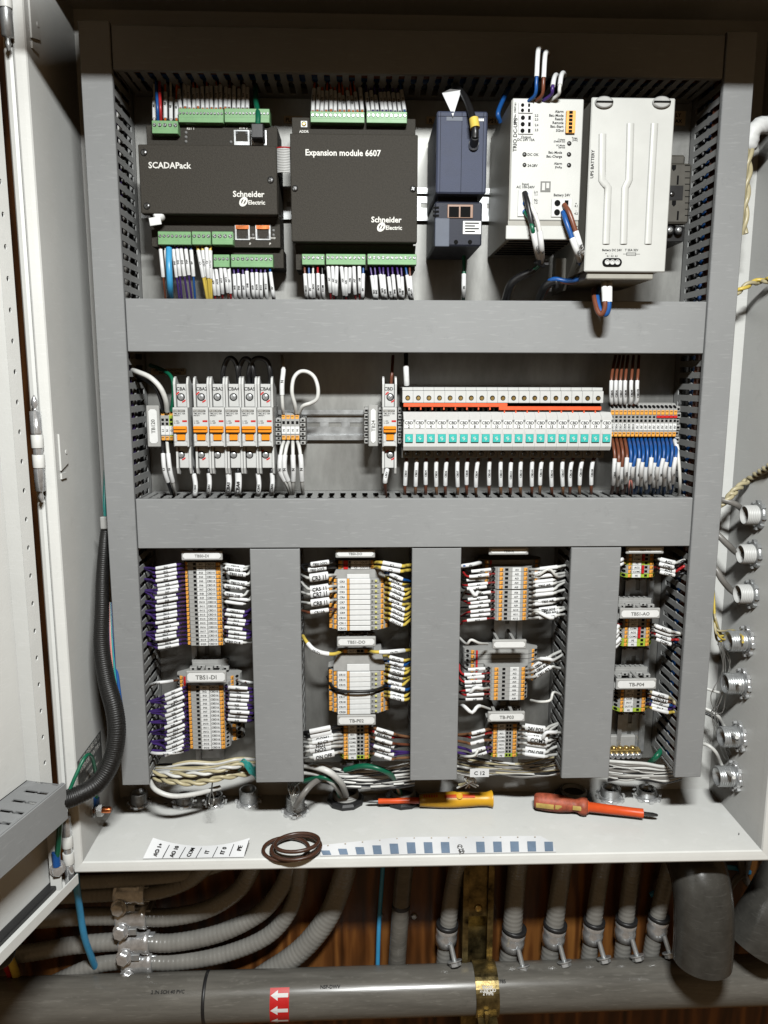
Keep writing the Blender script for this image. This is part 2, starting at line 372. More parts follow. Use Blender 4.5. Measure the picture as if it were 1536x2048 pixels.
# earth stud on the left wall
p = PX(186, 1620, XL)
stud = thing('earth_stud', 'copper earth stud with nut and washers on the left enclosure wall', 'stud', (XL, p.y, p.z))
mb = MB(); mb.lathe((XL+.0003, p.y, p.z), (1, 0, 0), [(.0085, 0), (.0085, .002)], 20); mb.lathe((XL+.004, p.y, p.z), (1, 0, 0), [(.0075, 0), (.0075, .0015)], 20); mb.build('washer', M['zinc'], stud)
MB().lathe((XL+.0057, p.y, p.z), (1, 0, 0), [(.0078, 0), (.0078, .006)], 6, 1).build('nut', M['chrome'], stud)
MB().lathe((XL+.0002, p.y, p.z), (1, 0, 0), [(.0036, 0), (.0038, .019), (.003, .0205)], 12).build('bolt', M['copper'], stud)
EARTH = p
# rating plate on the left wall
a = PX(155, 1545, XL); b = PX(201, 1480, XL)
rp_ = thing('rating_plate', 'small grey printed rating plate stuck on the left enclosure wall', 'plate', (XL, a.y, a.z))
MB().box(XL+.0002, XL+.0008, min(a.y, b.y), max(a.y, b.y), a.z-.035, b.z+.012).build('plate_sheet', mat('grey foil', (.17, .175, .17), .4, .3, .05), rp_)
items = []
for k in range(9):
    z = b.z+.008-k*.0095
    items.append(('RATED FOR USE IN TYPE 4' if k % 2 else 'ENCLOSURE 12 13', (XL+.0008, (a.y+b.y)/2, z), (0, 1, 0), UZ, .0030 if k > 1 else .006, dict(maxw=abs(a.y-b.y)*.85)))
txt('lettering', rp_, M['inkw'], items)

# ================================================================ wire ducts
def finger_wall(mb, L0, L1, to3, t0=.004, t1=.070, tb=.0822, pitch=.0127, slot=.0062, th=.0013):
    """slotted side wall: length axis s, depth axis t, thickness axis h (to3(s,t,h))"""
    n = int((L1-L0)/pitch); off = ((L1-L0)-n*pitch)/2
    def plate(poly):
        mb.prism(poly, 0, th, to3)
    plate([(L0, t1), (L1, t1), (L1, tb), (L0, tb)])
    e = .0001
    tm = .5*(t0+t1)
    if off > .0005:
        plate([(L0, t0), (L0+off, t0), (L0+off, t1-e), (L0, t1-e)]); plate([(L1-off, t0), (L1, t0), (L1, t1-e), (L1-off, t1-e)])
    for i in range(n):
        a = L0+off+i*pitch+slot/2; b = a+pitch-slot; c = .0016; q = .0012
        plate([(a-.0008, t0), (b+.0008, t0), (b+.0008, t0+.002), (b, t0+.0045), (b, tm-.0035), (b+q, tm-.001), (b+q, tm+.001), (b, tm+.0035), (b, t1-e),
               (a, t1-e), (a, tm+.0035), (a-q, tm+.001), (a-q, tm-.001), (a, tm-.0035), (a, t0+.0045), (a-.0008, t0+.002)])
def duct_v(x0, x1, z0, z1, label, sides='lr', zz=None, y_cov=0.0):
    o = thing('wire_duct', label, 'wire duct', ((x0+x1)/2, YP, z0), 'grey slotted wire ducts')
    b = MB(); b.box(x0+.0022, x1-.0022, YP-.0022, YP-.0003, z0, z1); b.build('duct_base', M['duct_in'], o)
    for s, xx in (('l', x0+.0022), ('r', x1-.0022)):
        if s in sides:
            b = MB(); sg = 1 if s == 'l' else -1
            for (za, zb) in (zz or [(z0, z1)]):
                finger_wall(b, za+.001, zb-.001, lambda p, q, h: (xx+sg*h, q, p))
            b.build('slotted_wall', M['duct_in'], o)
    c = MB(); c.box(x0, x1, y_cov, y_cov+.0018, z0, z1, .0007); c.box(x0, x0+.0016, y_cov+.0019, y_cov+.0065, z0, z1); c.box(x1-.0016, x1, y_cov+.0019, y_cov+.0065, z0, z1)
    c.build('cover', M['duct'], o)
    return o
def duct_h(x0, x1, z0, z1, label, sides='tb', y_cov=0.0):
    o = thing('wire_duct', label, 'wire duct', ((x0+x1)/2, YP, z0), 'grey slotted wire ducts')
    b = MB(); b.box(x0, x1, YP-.0022, YP-.0003, z0+.0022, z1-.0022); b.build('duct_base', M['duct_in'], o)
    for s, zz in (('b', z0+.0022), ('t', z1-.0022)):
        if s in sides:
            b = MB(); sg = 1 if s == 'b' else -1
            finger_wall(b, x0+.001, x1-.001, lambda p, q, h: (p, q, zz+sg*h))
            b.build('slotted_wall', M['duct_in'], o)
    c = MB(); c.box(x0, x1, y_cov, y_cov+.0018, z0, z1, .0007); c.box(x0, x1, y_cov+.0019, y_cov+.0065, z0, z0+.0016); c.box(x0, x1, y_cov+.0019, y_cov+.0065, z1-.0016, z1)
    c.build('cover', M['duct'], o)
    return o
X0, X1, X2, X3 = -.2732, -.2429, .3702, .4008
ZT1, ZT0, ZA1, ZA0, ZB1, ZB0, ZBOT = 1.8449, 1.8015, 1.5822, 1.5283, 1.3718, 1.3173, 1.0394
duct_v(X0, X1, ZBOT, ZT1, 'tall narrow grey wire duct running down beside the hinge side wall', 'lr')
duct_v(X2, X3, ZBOT, ZT1, 'tall narrow grey wire duct running down beside the wall of threaded hubs')
g = .0011
duct_h(X1+g, X2-g, ZT0, ZT1-.003, 'grey wire duct across the top in shadow above the controllers', 'tb', .0016)
duct_h(X1+g, X2-g, ZA0, ZA1, 'grey wire duct between the controllers and the circuit breakers', 'tb', .0016)
duct_h(X1+g, X2-g, ZB0, ZB1, 'grey wire duct between the circuit breakers and the terminal strips', 'tb', .0016)
INNER = []
for (ul, ur, ub, lab) in (((498, 513), (599, 607), 1572, 'upright grey wire duct between the TBS0-DI and TBS0-DO strips'),
                          ((824, 821), (922, 915), 1567, 'upright grey wire duct between the TBS0-DO and TBS0-AI strips'),
                          ((1143, 1125), (1243, 1219), 1560, 'upright grey wire duct between the TBS0-AI and TBS0-AO strips')):
    xa = (PY(ul[0], 1100, 0).x+PY(ul[1], ub, 0).x)/2; xb = (PY(ur[0], 1100, 0).x+PY(ur[1], ub, 0).x)/2
    duct_v(xa, xb, 1.0394, ZB0-g, lab, 'lr', None, .0016); INNER.append((xa, xb, lab))
# wires packed inside the ducts, glimpsed through the slots
def packed(x0, x1, z0, z1, horizontal, label):
    o = thing('wire_bundle', label, 'wires', ((x0+x1)/2, .05, (z0+z1)/2), 'wires packed inside the ducts')
    cols = ('black', 'black', 'purple', 'black', 'brown', 'black', 'grey', 'black', 'blue', 'black', 'black', 'cream')  # mostly black, picked to darken the view into the slots
    n = 0; span = (z1-z0) if horizontal else (x1-x0)
    for i in range(4):
        for j in range(max(3, int(span/.011))):
            f = (j+.5)/max(3, int(span/.011)); y = .016+i*.0165; r = .0062 if not horizontal else .0066
            base = (z0 if horizontal else x0)+.006+(span-.012)*f; pts = []
            for k in range(13):
                t = k/12; w_ = random.uniform(-.0018, .0018); q = random.uniform(-.0018, .0018)
                pts.append((x0+.004+(x1-x0-.008)*t, y+q, base+w_) if horizontal else (base+w_, y+q, z0+.004+(z1-z0-.008)*t))
            MB().tube(pts, r, 6).build('strand', WM[cols[(n*5+i) % len(cols)]], o); n += 1
packed(X0+.004, X1-.004, ZBOT, ZT1, False, 'dark wires packed inside the tall duct on the hinge side')
packed(X2+.004, X3-.004, ZBOT, ZT1, False, 'dark wires packed inside the tall duct beside the hubs')
packed(X1+.003, X2-.003, ZT0+.004, ZT1-.006, True, 'dark wires packed inside the shadowed top duct')
packed(X1+.003, X2-.003, ZA0+.004, ZA1-.004, True, 'dark wires packed inside the duct above the breakers')
packed(X1+.003, X2-.003, ZB0+.004, ZB1-.004, True, 'dark wires packed inside the duct below the breakers')
for xa, xb, lab in INNER: packed(xa+.004, xb-.004, 1.0394, ZB0-g, False, lab.replace('upright grey wire duct', 'dark wires packed inside the upright duct'))
# duct on the door
dd = thing('wire_duct', 'short grey slotted duct fixed to the open door at its foot', 'wire duct', D(.0285, .01, 1.048), 'grey slotted wire ducts')
s0, s1, za, zb = .0285, .42, 1.048, 1.0862
mb = MB()
finger_wall(mb, s0+.002, s1, lambda p, q, h: D(p, .030-q*.55, zb-h), t0=.006, t1=.058, tb=.0795, pitch=.0185, slot=.0048)
mb.build('slotted_wall', M['duct'], dd)
mb = MB(); finger_wall(mb, s0+.002, s1, lambda p, q, h: D(p, .030-q*.55, za+h), t0=.006, t1=.058, tb=.0795, pitch=.0185, slot=.0048); mb.build('slotted_wall', M['duct'], dd)
mb = MB(); dbox(mb, s0, s1, .0292, .0308, za-.0008, zb+.0008, .0005); dbox(mb, s0, s1, .026, .0291, zb+.0001, zb+.0010); mb.build('cover', M['duct'], dd)
mb = MB(); dbox(mb, s0, s1, -.0139, -.0125, za, zb); mb.build('duct_base', M['duct'], dd)

# ================================================================ below the enclosure
def clampY(p): return p
PIPE_Y = .060
a = PY(0, 2012, PIPE_Y-.004); b = PY(1536, 1963, PIPE_Y-.004)
PA = Vector((a.x, PIPE_Y, a.z)); PB = Vector((b.x, PIPE_Y, b.z)); dirp = (PB-PA).normalized()
PR = .0302
pipe = thing('drain_pipe', 'thick scuffed grey plastic pipe running level below the enclosure', 'pipe', PA)
MB().tube([PA-dirp*.35, PA-dirp*.1] + [PA.lerp(PB, k/8) for k in range(9)] + [PB+dirp*.3], PR, 48).build('pipe_wall', M['pvc'], pipe)
def on_pipe(u, r, ang=0):
    """point on the pipe at picture column u; ang 0 faces the camera level, + turns up"""
    t = (PY(u, 1985, PIPE_Y-r).x-PA.x)/(PB.x-PA.x); c = PA.lerp(PB, t)
    up = Vector((0, 0, 1)); return c + Vector((0, -1, 0))*r*cos(ang) + up*r*sin(ang)
c = on_pipe(414, 0); MB().lathe(c-dirp*.0022, dirp, [(PR+.0001, 0), (PR+.0009, .0004), (PR+.0009, .004), (PR+.0001, .0044)], 48).build('joint_ring', M['blackp'], pipe)
# red arrow sticker wrapped on the pipe
st = thing('arrow_sticker', 'red sticker with three white arrows wrapped round the grey pipe', 'sticker', on_pipe(557, PR))
def wrap(mb, u0, u1, a0, a1, r, n=10):
    vs = []
    for k in range(n+1):
        an = a0+(a1-a0)*k/n; vs += [on_pipe(u0, r, an), on_pipe(u1, r, an)]
    mb.add(vs, [(2*k, 2*k+1, 2*k+3, 2*k+2) for k in range(n)], True)
mb = MB(); wrap(mb, 538, 577, -.72, .98, PR+.0003, 16); mb.build('sticker_sheet', M['red'], st)
for ac in (-.45, .13, .70):
    mb = MB()
    wrap(mb, 553, 575, ac-.075, ac+.075, PR+.0006, 4)
    vs = [on_pipe(554, PR+.0006, ac-.19), on_pipe(554, PR+.0006, ac), on_pipe(554, PR+.0006, ac+.19), on_pipe(539.5, PR+.0006, ac)]
    mb.add(vs, [(0, 1, 3), (1, 2, 3)]); mb.build('arrow', M['white'], st)
for k, tx in enumerate(('2 IN SCH 40 PVC', 'NSF-DWV', 'ASTM D1785')):
    mb = MB(); text(mb, tx, on_pipe(330+k*330, PR+.0004, .95), RX, Vector((0, .81, .58)), .0042); mb.build('lettering', M['ink'], pipe)

def hexbolt(mb, c, axis, r, h, shank=0):
    mb.lathe(c, axis, [(r*1.25, 0), (r*1.25, h*.2)], 14); mb.lathe(Vector(c)+Vector(axis).normalized()*h*.21, axis, [(r, 0), (r, h*.7), (r*.85, h*.8)], 6, 1)
def ribbed(pts, r, amp=.00042, pitch=.0062):
    """flexible conduit: fine corrugation along a smooth path"""
    path = smooth_path(pts, 4); out = []; rr = []; L = 0
    for i in range(len(path)-1):
        a, b = path[i], path[i+1]; d = (b-a).length; k = max(1, int(d/pitch*4+.5))
        for j in range(k): out.append(a.lerp(b, j/k)); rr.append(r+(0, amp*.6, amp, amp*.6)[len(rr) % 4])
    out.append(path[-1]); rr.append(r); return out, rr
CY = .088
conds = []
def conduit(pts, d_px, label, Y=CY, end=None):
    P = [PY(u, v, y if y is not None else Y) for (u, v, y) in [(q+(None,))[:3] for q in pts]]
    r = mm(d_px*.92, Y+.15)/2
    o, rr = ribbed(P, r); ob = MB().tube(o, rr, 18).build('flexible_conduit', M['flex'])
    tag(ob, label, 'conduit', 'grey flexible conduits below the enclosure'); conds.append((P, r)); return P, r
def up_to(u, v): return (u, v)
def floor_pt(u, v): return None
conduit([(20, 1770), (140, 1766), (290, 1757), (400, 1742), (520, 1700, .06)], 26, 'grey flexible conduit running close under the enclosure lip above all the others')
conduit([(-40, 1800), (140, 1791), (255, 1786), (320, 1782), (385, 1757), (445, 1700, .06)], 30, 'grey flexible conduit held by the topmost strap clamp of the column')
conduit([(-60, 1846), (60, 1840), (160, 1833), (255, 1832), (330, 1835), (410, 1820), (470, 1786), (500, 1745), (518, 1690, .06)], 34, 'grey flexible conduit held by the second strap clamp of the column')
conduit([(-60, 1918), (60, 1905), (150, 1890), (262, 1882), (340, 1886), (440, 1866), (520, 1826), (560, 1780), (580, 1735), (592, 1690, .06)], 34, 'grey flexible conduit held by the third strap clamp of the column')
conduit([(60, 1990), (130, 1956), (200, 1928), (268, 1922), (350, 1924), (450, 1908), (535, 1872), (580, 1820), (598, 1760), (606, 1690, .06)], 32, 'grey flexible conduit held by the lowest strap clamp of the column')
conduit([(440, 2010), (520, 1957), (600, 1902), (655, 1835), (685, 1760), (700, 1690, .06)], 44, 'thick grey flexible conduit sweeping up from behind the level pipe')
# strap clamps in a column
names = ('topmost', 'second', 'third', 'fourth', 'last')
for i, (u, v) in enumerate(((262, 1785), (266, 1831), (272, 1882), (278, 1922))):
    c = PY(u, v, CY); r = conds[min(i+1, 4)][1]+.0040
    cl = thing('strap_clamp', 'shiny zinc strap clamp with hex bolt, %s of the column on the left' % names[i], 'clamp', c, 'strap clamps in a column')
    ax = Vector((1, 0, .02)).normalized(); b = MB(); W = mm(56, CY+.15)
    b.lathe(c-ax*W/2, ax, [(r, 0), (r+.0016, .0006), (r+.0016, W*.12), (r+.0005, W*.2), (r+.0014, W*.45), (r+.0005, W*.72), (r+.0016, W*.8), (r+.0016, W-.0005), (r, W)], 28)
    b.build('band', M['chrome'], cl)
    e = c + Vector((-W*.28, -r-.002, -.010))
    b = MB(); hexbolt(b, e, (-.15, -1, .1), .0085, .008); b.build('bolt', M['chrome'], cl)
    b = MB(); b.box(c.x-W*.5, c.x+W*.2, c.y-r-.0008, c.y-r+.004, c.z-.017, c.z-.008, .0006); b.build('ear', M['zinc'], cl)
    b = MB(); b.box(c.x+W*.42, c.x+W*.62, c.y-.004, YW-.0005, c.z-.012, c.z+.010, .0008); b.build('foot', M['zinc'], cl)
# upright conduits with straps
order = ('first', 'second', 'third', 'fourth', 'fifth', 'sixth')
ups_ = [([(924, 1690, .06), (912, 1745), (902, 1800), (893, 1880), (888, 1940), (884, 2000)], 34, (893, 1868)),
        ([(1042, 1690, .06), (1034, 1745), (1028, 1810), (1023, 1880), (1016, 1930), (1010, 2000)], 39, (1026, 1876)),
        ([(1132, 1690, .06), (1124, 1745), (1114, 1810), (1106, 1870), (1098, 1930), (1092, 2000)], 37, (1108, 1868)),
        ([(1212, 1690, .06), (1202, 1745), (1192, 1810), (1184, 1870), (1176, 1930), (1170, 2000)], 33, (1186, 1862)),
        ([(1272, 1690, .06), (1264, 1740), (1255, 1810), (1249, 1870), (1243, 1925), (1238, 2000)], 33, (1251, 1858)),
        ([(1350, 1690, .06), (1338, 1735), (1322, 1800), (1312, 1850), (1300, 1920), (1292, 2000)], 32, (1315, 1852))]
for i, (pts, d, (u, v)) in enumerate(ups_):
    P, r = conduit(pts, d, 'grey flexible conduit dropping upright from the enclosure, %s beyond the gold pipe strap' % order[i] if i else 'grey flexible conduit dropping upright between the ribbed pipe and the gold pipe strap')
    c = PY(u, v, CY); ax = (P[4]-P[3]).normalized(); r += .0022; W = .027
    cl = thing('pipe_clip', ('zinc clip with a long screw on the upright conduit %s beyond the gold strap' % order[i]) if i else 'zinc clip with a long screw on the upright conduit before the gold strap', 'clamp', c, 'zinc clips on the upright conduits')
    b = MB(); b.lathe(c-ax*W/2, ax, [(r, 0), (r+.0012, .0005), (r+.0012, W*.3), (r+.0004, W*.4), (r+.0012, W*.55), (r+.0012, W-.0005), (r, W)], 24); b.build('band', M['chrome'], cl)
    b = MB(); b.lathe(c-ax*W*.62, ax, [(r, 0), (r+.0016, .0004), (r+.0016, .005), (r, .0056)], 24); b.build('grommet', M['blackp'], cl)
    e = c + Vector((.004, -r-.001, -.004)); e2 = e + Vector((.004, -.010, -.016))
    b = MB(); b.cyl(e, e2, .0032, 10); hexbolt(b, e2, (e2-e), .0078, .007); b.build('screw', M['zinc'], cl)
# ribbed grey pipe with black tie before the gold strap, and a blue cable
P = [PY(u, v, .09) for u, v in ((815, 1700), (808, 1745), (802, 1810), (797, 1880), (793, 1945), (790, 2010))]
rb = thing('ribbed_pipe', 'grey rigid conduit dropping into the dark left of the gold strap', 'conduit', P[2])
MB().tube(smooth_path(P), mm(34, .24)/2, 18).build('pipe_wall', M['pvc'], rb)
MB().lathe(P[2]-Vector((0, 0, .003)), (0, 0, 1), [(.0112, 0), (.0124, .0005), (.0124, .0055), (.0112, .006)], 20).build('cable_tie', M['blackp'], rb)
mb = MB(); mb.tube(smooth_path([PY(u, v, .1) for u, v in ((768, 1700), (764, 1760), (758, 1850), (755, 1950), (756, 2020))]), .003, 10)
tag(mb.build('cable', WM['cyan']), 'thin blue cable hanging against the plywood beside the rigid conduit', 'cable')
# gold pipe strap on its strut
gs = thing('pipe_strap', 'gold plated strut strap clamping the thick grey pipe', 'strap', on_pipe(968, PR))
c = on_pipe(968, 0); W = mm(46, .16); R = PR+.0006; vs = []; n = 22
mb = MB()
for k in range(n+1):
    an = -.62+(2.55+.62)*k/n; p = c + Vector((0, -cos(an)*R, sin(an)*R)); q = c + Vector((0, -cos(an)*(R+.0024), sin(an)*(R+.0024)))
    for pp in (p, q): vs += [pp-dirp*W/2, pp+dirp*W/2]
fs = []
for k in range(n):
    o = 4*k; fs += [(o+2, o+3, o+7, o+6), (o, o+4, o+5, o+1), (o, o+2, o+6, o+4), (o+1, o+5, o+7, o+3)]
fs += [(0, 1, 3, 2), (4*n, 4*n+2, 4*n+3, 4*n+1)]
mb.add(vs, fs, False); mb.build('band', M['gold'], gs)
q = c + Vector((0, -cos(-.62)*R, sin(-.62)*R))
MB().box(q.x-W*.42, q.x+W*.42, q.y-.020, q.y+.004, q.z-.0030, q.z-.0004, .0005).build('ear', M['gold'], gs)
mb = MB(); mb.cyl((q.x-.002, q.y-.012, q.z-.012), (q.x-.002, q.y-.012, q.z+.015), .0033, 12); mb.build('bolt', M['gold'], gs)
mb = MB(); mb.lathe((q.x-.002, q.y-.012, q.z-.0105), (0, 0, 1), [(.0065, 0), (.0065, .006)], 6, 1); mb.build('nut', M['brass'], gs)
mb = MB()
for k, tx in enumerate(('B2200', '2-3/8"OD', '2"PIPE')): text(mb, tx, c + Vector((0, -cos(.75-.1*k)*(R+.003), sin(.75-.1*k)*(R+.003)))+Vector((0, 0, .0)), RX, Vector((0, .6, .8)), .0038)
mb.build('lettering', M['inkw'], gs)
stt = thing('strut_channel', 'upright steel strut channel on the plywood behind the gold strap', 'strut', (c.x, YW, .9))
x = PY(955, 1820, .08).x; mb = MB()
mb.box(x-.020, x-.018, .075, YW-.0003, .55, ZF-.004); mb.box(x+.018, x+.020, .075, YW-.0003, .55, ZF-.004); mb.box(x-.0178, x+.0178, YW-.0023, YW-.0003, .55, ZF-.004)
mb.box(x-.020, x-.0125, .0735, .0749, .55, ZF-.004); mb.box(x+.0125, x+.020, .0735, .0749, .55, ZF-.004); mb.build('channel', M['gold'], stt)
p = PY(958, 1820, .076); mb = MB(); mb.box(x-.0124, x+.0124, .080, .0815, p.z-.012, ZF-.006); mb.build('filler_plate', M['gold'], stt)
mb = MB(); mb.lathe((x+.001, .0798, p.z), (0, -1, 0), [(.0052, 0), (.0052, .0012), (.004, .0025), (.001, .003)], 16); mb.build('screw', M['brass'], stt)
# elbows on the right
def elbow(name, label, P, r, mb_rim=True):
    o = thing(name, label, 'pipe elbow', P[-1])
    path = smooth_path(P, 8)
    MB().tube(path, r, 40).build('elbow_body', M['pvc2'], o)
    d = (path[-1]-path[-3]).normalized()
    mb = MB(); e = path[-1]
    for k in range(1): mb.lathe(e-d*.001, d, [(r*.99, 0), (r*1.0, .0008), (r*.97, .0016), (r*.90, .0016), (r*.88, -.01)], 40)
    mb.build('socket_rim', M['pvc2'], o); return o
e0 = PY(1404, 1930, -.002)
el = elbow('pipe_elbow', 'large grey plastic elbow with open socket hanging in front of the pipe', [Vector((e0.x-.004, .108, e0.z+.128)), Vector((e0.x-.003, .060, e0.z+.126)), Vector((e0.x-.002, .024, e0.z+.112)), Vector((e0.x-.001, .006, e0.z+.082)), Vector((e0.x, .000, e0.z+.04)), Vector((e0.x, -.001, e0.z+.006))], .0345)
txt('lettering', el, M['inkg'], [('PVC-DWV', (e0.x-.002, -.013, e0.z+.112), RX, Vector((0, .75, .65)), .004)])
e1 = PY(1510, 1870, .03)
elbow('pipe_elbow', 'second grey plastic elbow tilted aside beyond the hanging elbow', [Vector((e1.x+.075, .10, e1.z+.075)), Vector((e1.x+.055, .06, e1.z+.066)), Vector((e1.x+.030, .04, e1.z+.042)), Vector((e1.x+.008, .032, e1.z+.012)), Vector((e1.x-.006, .03, e1.z-.012))], .034)
mb = MB(); mb.tube(smooth_path([PY(u, v, .1) for u, v in ((1300, 1790), (1400, 1745), (1460, 1735), (1500, 1745))]), .0035, 8)
tag(mb.build('cable', WM['cyan']), 'thin blue cable behind the hanging elbow', 'cable')
for k, pts in enumerate((((1450, 1790), (1470, 1760), (1490, 1742), (1500, 1700)), ((1478, 1700), (1486, 1745), (1500, 1770), (1530, 1785)))):
    mb = MB(); mb.tube(smooth_path([PY(u, v, .095) for u, v in pts]), .0048, 10)
    tag(mb.build('cable', WM['grey']), ('grey cable rising to the lip beside the tilted elbow', 'grey cable bending down over the tilted elbow')[k], 'cable')
# cables under the door
for cl_, pts, lab, r in (('blue' if 0 else 'cyan', ((150, 1740, .0), (157, 1800, .03), (168, 1870, .05), (183, 1915, .07), (202, 1965, .098), (215, 2030, .103)), 'bright blue cable dropping from the door foot past the conduits', .0042),
                       ('red', ((-20, 1880, .03), (0, 1906, .05), (18, 1940, .07), (36, 1990, .098)), 'red cable end below the foot of the door', .005),
                       ('yellow', ((-2, 1870, .03), (14, 1903, .05), (30, 1942, .07), (46, 2000, .098)), 'yellow cable end below the foot of the door', .005),
                       ('black', ((-20, 1935, .0), (6, 1930, .0), (22, 1912, .0), (26, 1890, .01)), 'black cable looping below the foot of the door', .004)):
    mb = MB(); mb.tube(smooth_path([PY(*p) for p in pts]), r, 12); tag(mb.build('cable', WM[cl_]), lab, 'cable')
# screws in the plywood
for k, (u, v) in enumerate(((828, 1832), (760, 1830))):
    p = PY(u, v, YW); mb = MB(); mb.lathe((p.x, YW-.0002, p.z), (0, -1, 0), [(.0042, 0), (.0042, .001), (.003, .002)], 14)
    tag(mb.build('wood_screw', M['zinc']), ('screw head in the plywood right of the rigid conduit', 'screw head in the plywood above the thin blue cable')[k], 'screw')
# ================================================================ wires with printed sleeves
def arc_sub(path, f0, f1):
    L = [0]
    for i in range(1, len(path)): L.append(L[-1]+(path[i]-path[i-1]).length)
    T = L[-1]; a, b = f0*T, f1*T
    def at(d):
        for i in range(1, len(path)):
            if L[i] >= d: return path[i-1].lerp(path[i], (d-L[i-1])/max(1e-9, L[i]-L[i-1]))
        return path[-1].copy()
    n = 10; return [at(a+(b-a)*k/n) for k in range(n+1)]
def wire(label, colr, pts, r=.00125, sleeves=(), group=None, name='wire', n=5, sr=None, stm='sleeve', cat='wire', flip=False):
    """pts: world points; sleeves: (f0, f1, text[, size factor])"""
    path = smooth_path(pts, n) if len(pts) > 2 else [Vector(p) for p in pts]
    if not sleeves:
        o = MB().tube(path, r, 8).build(name, WM[colr], None, Vector(pts[0])); return tag(o, label, cat, group)
    o = thing(name, label, cat, pts[0], group)
    MB().tube(path, r, 8).build('insulation', WM[colr], o)
    for sv in sleeves:
        f0, f1, tx = sv[:3]; k = sv[3] if len(sv) > 3 else 1.0
        sub = arc_sub(path, f0, f1); rr = max((sr or .0019)*k, r+.0006)
        sl = MB().tube(sub, rr, 10, flat=max(.62, (r+.0005)/rr)).build('marker_sleeve', M[stm], o)
        if tx:
            c = sub[5]; d = (sub[7]-sub[3]).normalized()
            if abs(d.x) > .5*abs(d.z):
                if d.x < 0: d = -d
            elif d.z < 0: d = -d
            if flip: d = -d
            nn = Vector((0, -1, 0)) if k >= 0 else 0; nn = (nn-d*nn.dot(d)).normalized()
            mb = MB(); text(mb, tx, c+nn*rr*(max(.62, (r+.0005)/rr)+.03), d, nn.cross(d), min(.0021*k*1.0, rr*1.1), maxw=(sub[-1]-sub[0]).length*.8)
            mb.build('lettering', M['ink'], sl)
    return o
# ================================================================ din rails
def din_rail(p0, p1, horizontal, label, H=.035, slots=()):
    """rail lying on the plate between two coordinates along its length, centred on the third"""
    (a0, a1), c = p0, p1
    o = thing('din_rail', label, 'din rail', ((a0+a1)/2, YP, c) if horizontal else (c, YP, (a0+a1)/2), 'zinc din rails')
    to = (lambda a, y, s: (a, y, c+s)) if horizontal else (lambda a, y, s: (c+s, y, a))
    def b(mb, x0, x1, y0, y1, z0, z1):
        t = MB(); t.box(x0, x1, y0, y1, z0, z1); mb.add([to(*p) for p in t.v], t.f)
    mb = MB(); yf, yw, h = YP-.0076, YP-.0003, H/2
    for s in (-1, 1):
        b(mb, a0, a1, yf, yf+.001, min(s*h, s*(h-.005)), max(s*h, s*(h-.005)))
        b(mb, a0, a1, yf+.0011, yw, min(s*(h-.005), s*(h-.006)), max(s*(h-.005), s*(h-.006)))
    hw = h-.0061; sl = .0026
    b(mb, a0, a1, yw-.001, yw, sl, hw); b(mb, a0, a1, yw-.001, yw, -hw, -sl)
    k = a0
    pit, ln = .025, .015
    while k < a1:
        e = min(k+pit-ln, a1); b(mb, k, e, yw-.001, yw, -sl+.0001, sl-.0001); k += pit
    mb.build('rail', M['zinc'], o); return o
zr = (PY(845, 380, YP-.007).z+PY(845, 437, YP-.007).z)/2
din_rail((PY(285, 400, YP).x, PY(1345, 400, YP).x), zr, True, 'zinc din rail behind the black controllers in the top row')
# ================================================================ row 1 devices
def screw(mb, c, r=.0028, m=None):
    c = Vector(c); mb.lathe(c, (0, -1, 0), [(r, 0), (r, .0006), (r*.75, .0012), (r*.2, .0014)], 14)
    for a in (0, 1):
        mb.obox(c+Vector((0, -.00145, 0)), (cos(.6+a*pi/2), 0, sin(.6+a*pi/2)), (-sin(.6+a*pi/2), 0, cos(.6+a*pi/2)), r*1.2, r*.22, .0002)
def plug(parent, u0, v0, u1, v1, n, Y, depth=.012, face='up', lab='terminal_plug'):
    """green screw plug: body, steel screws in round wells"""
    x0, x1, z0, z1 = rect(u0, v0, u1, v1, Y)
    mb = MB(); mb.box(x0, x1, Y, Y+depth, z0, z1, .0004); hz = z1-z0
    mb.box(x0+.0002, x1-.0002, Y-.0012, Y-.00005, z0+hz*.02, z0+hz*.36, .0003)
    o = mb.build(lab, M['green'], parent); w_ = (x1-x0)/n
    for i in range(n):
        c = Vector((x0+w_*(i+.5), Y-.0001, z0+hz*.66)); r = min(w_*.36, hz*.26)
        mb = MB(); mb.cyl(c+Vector((0, .0002, 0)), c+Vector((0, -.0003, 0)), r, 10); mb.cur = 1
        mb.cyl(c+Vector((0, -.0003, 0)), c+Vector((0, -.0008, 0)), r*.78, 10); an = random.uniform(0, pi); mb.cur = 0
        mb.obox(c+Vector((0, -.0009, 0)), (cos(an), 0, sin(an)), (-sin(an), 0, cos(an)), r*1.5, r*.32, .0002)
        mb.build('clamp_screw', [M['hole'], M['zinc']], o)
    return o
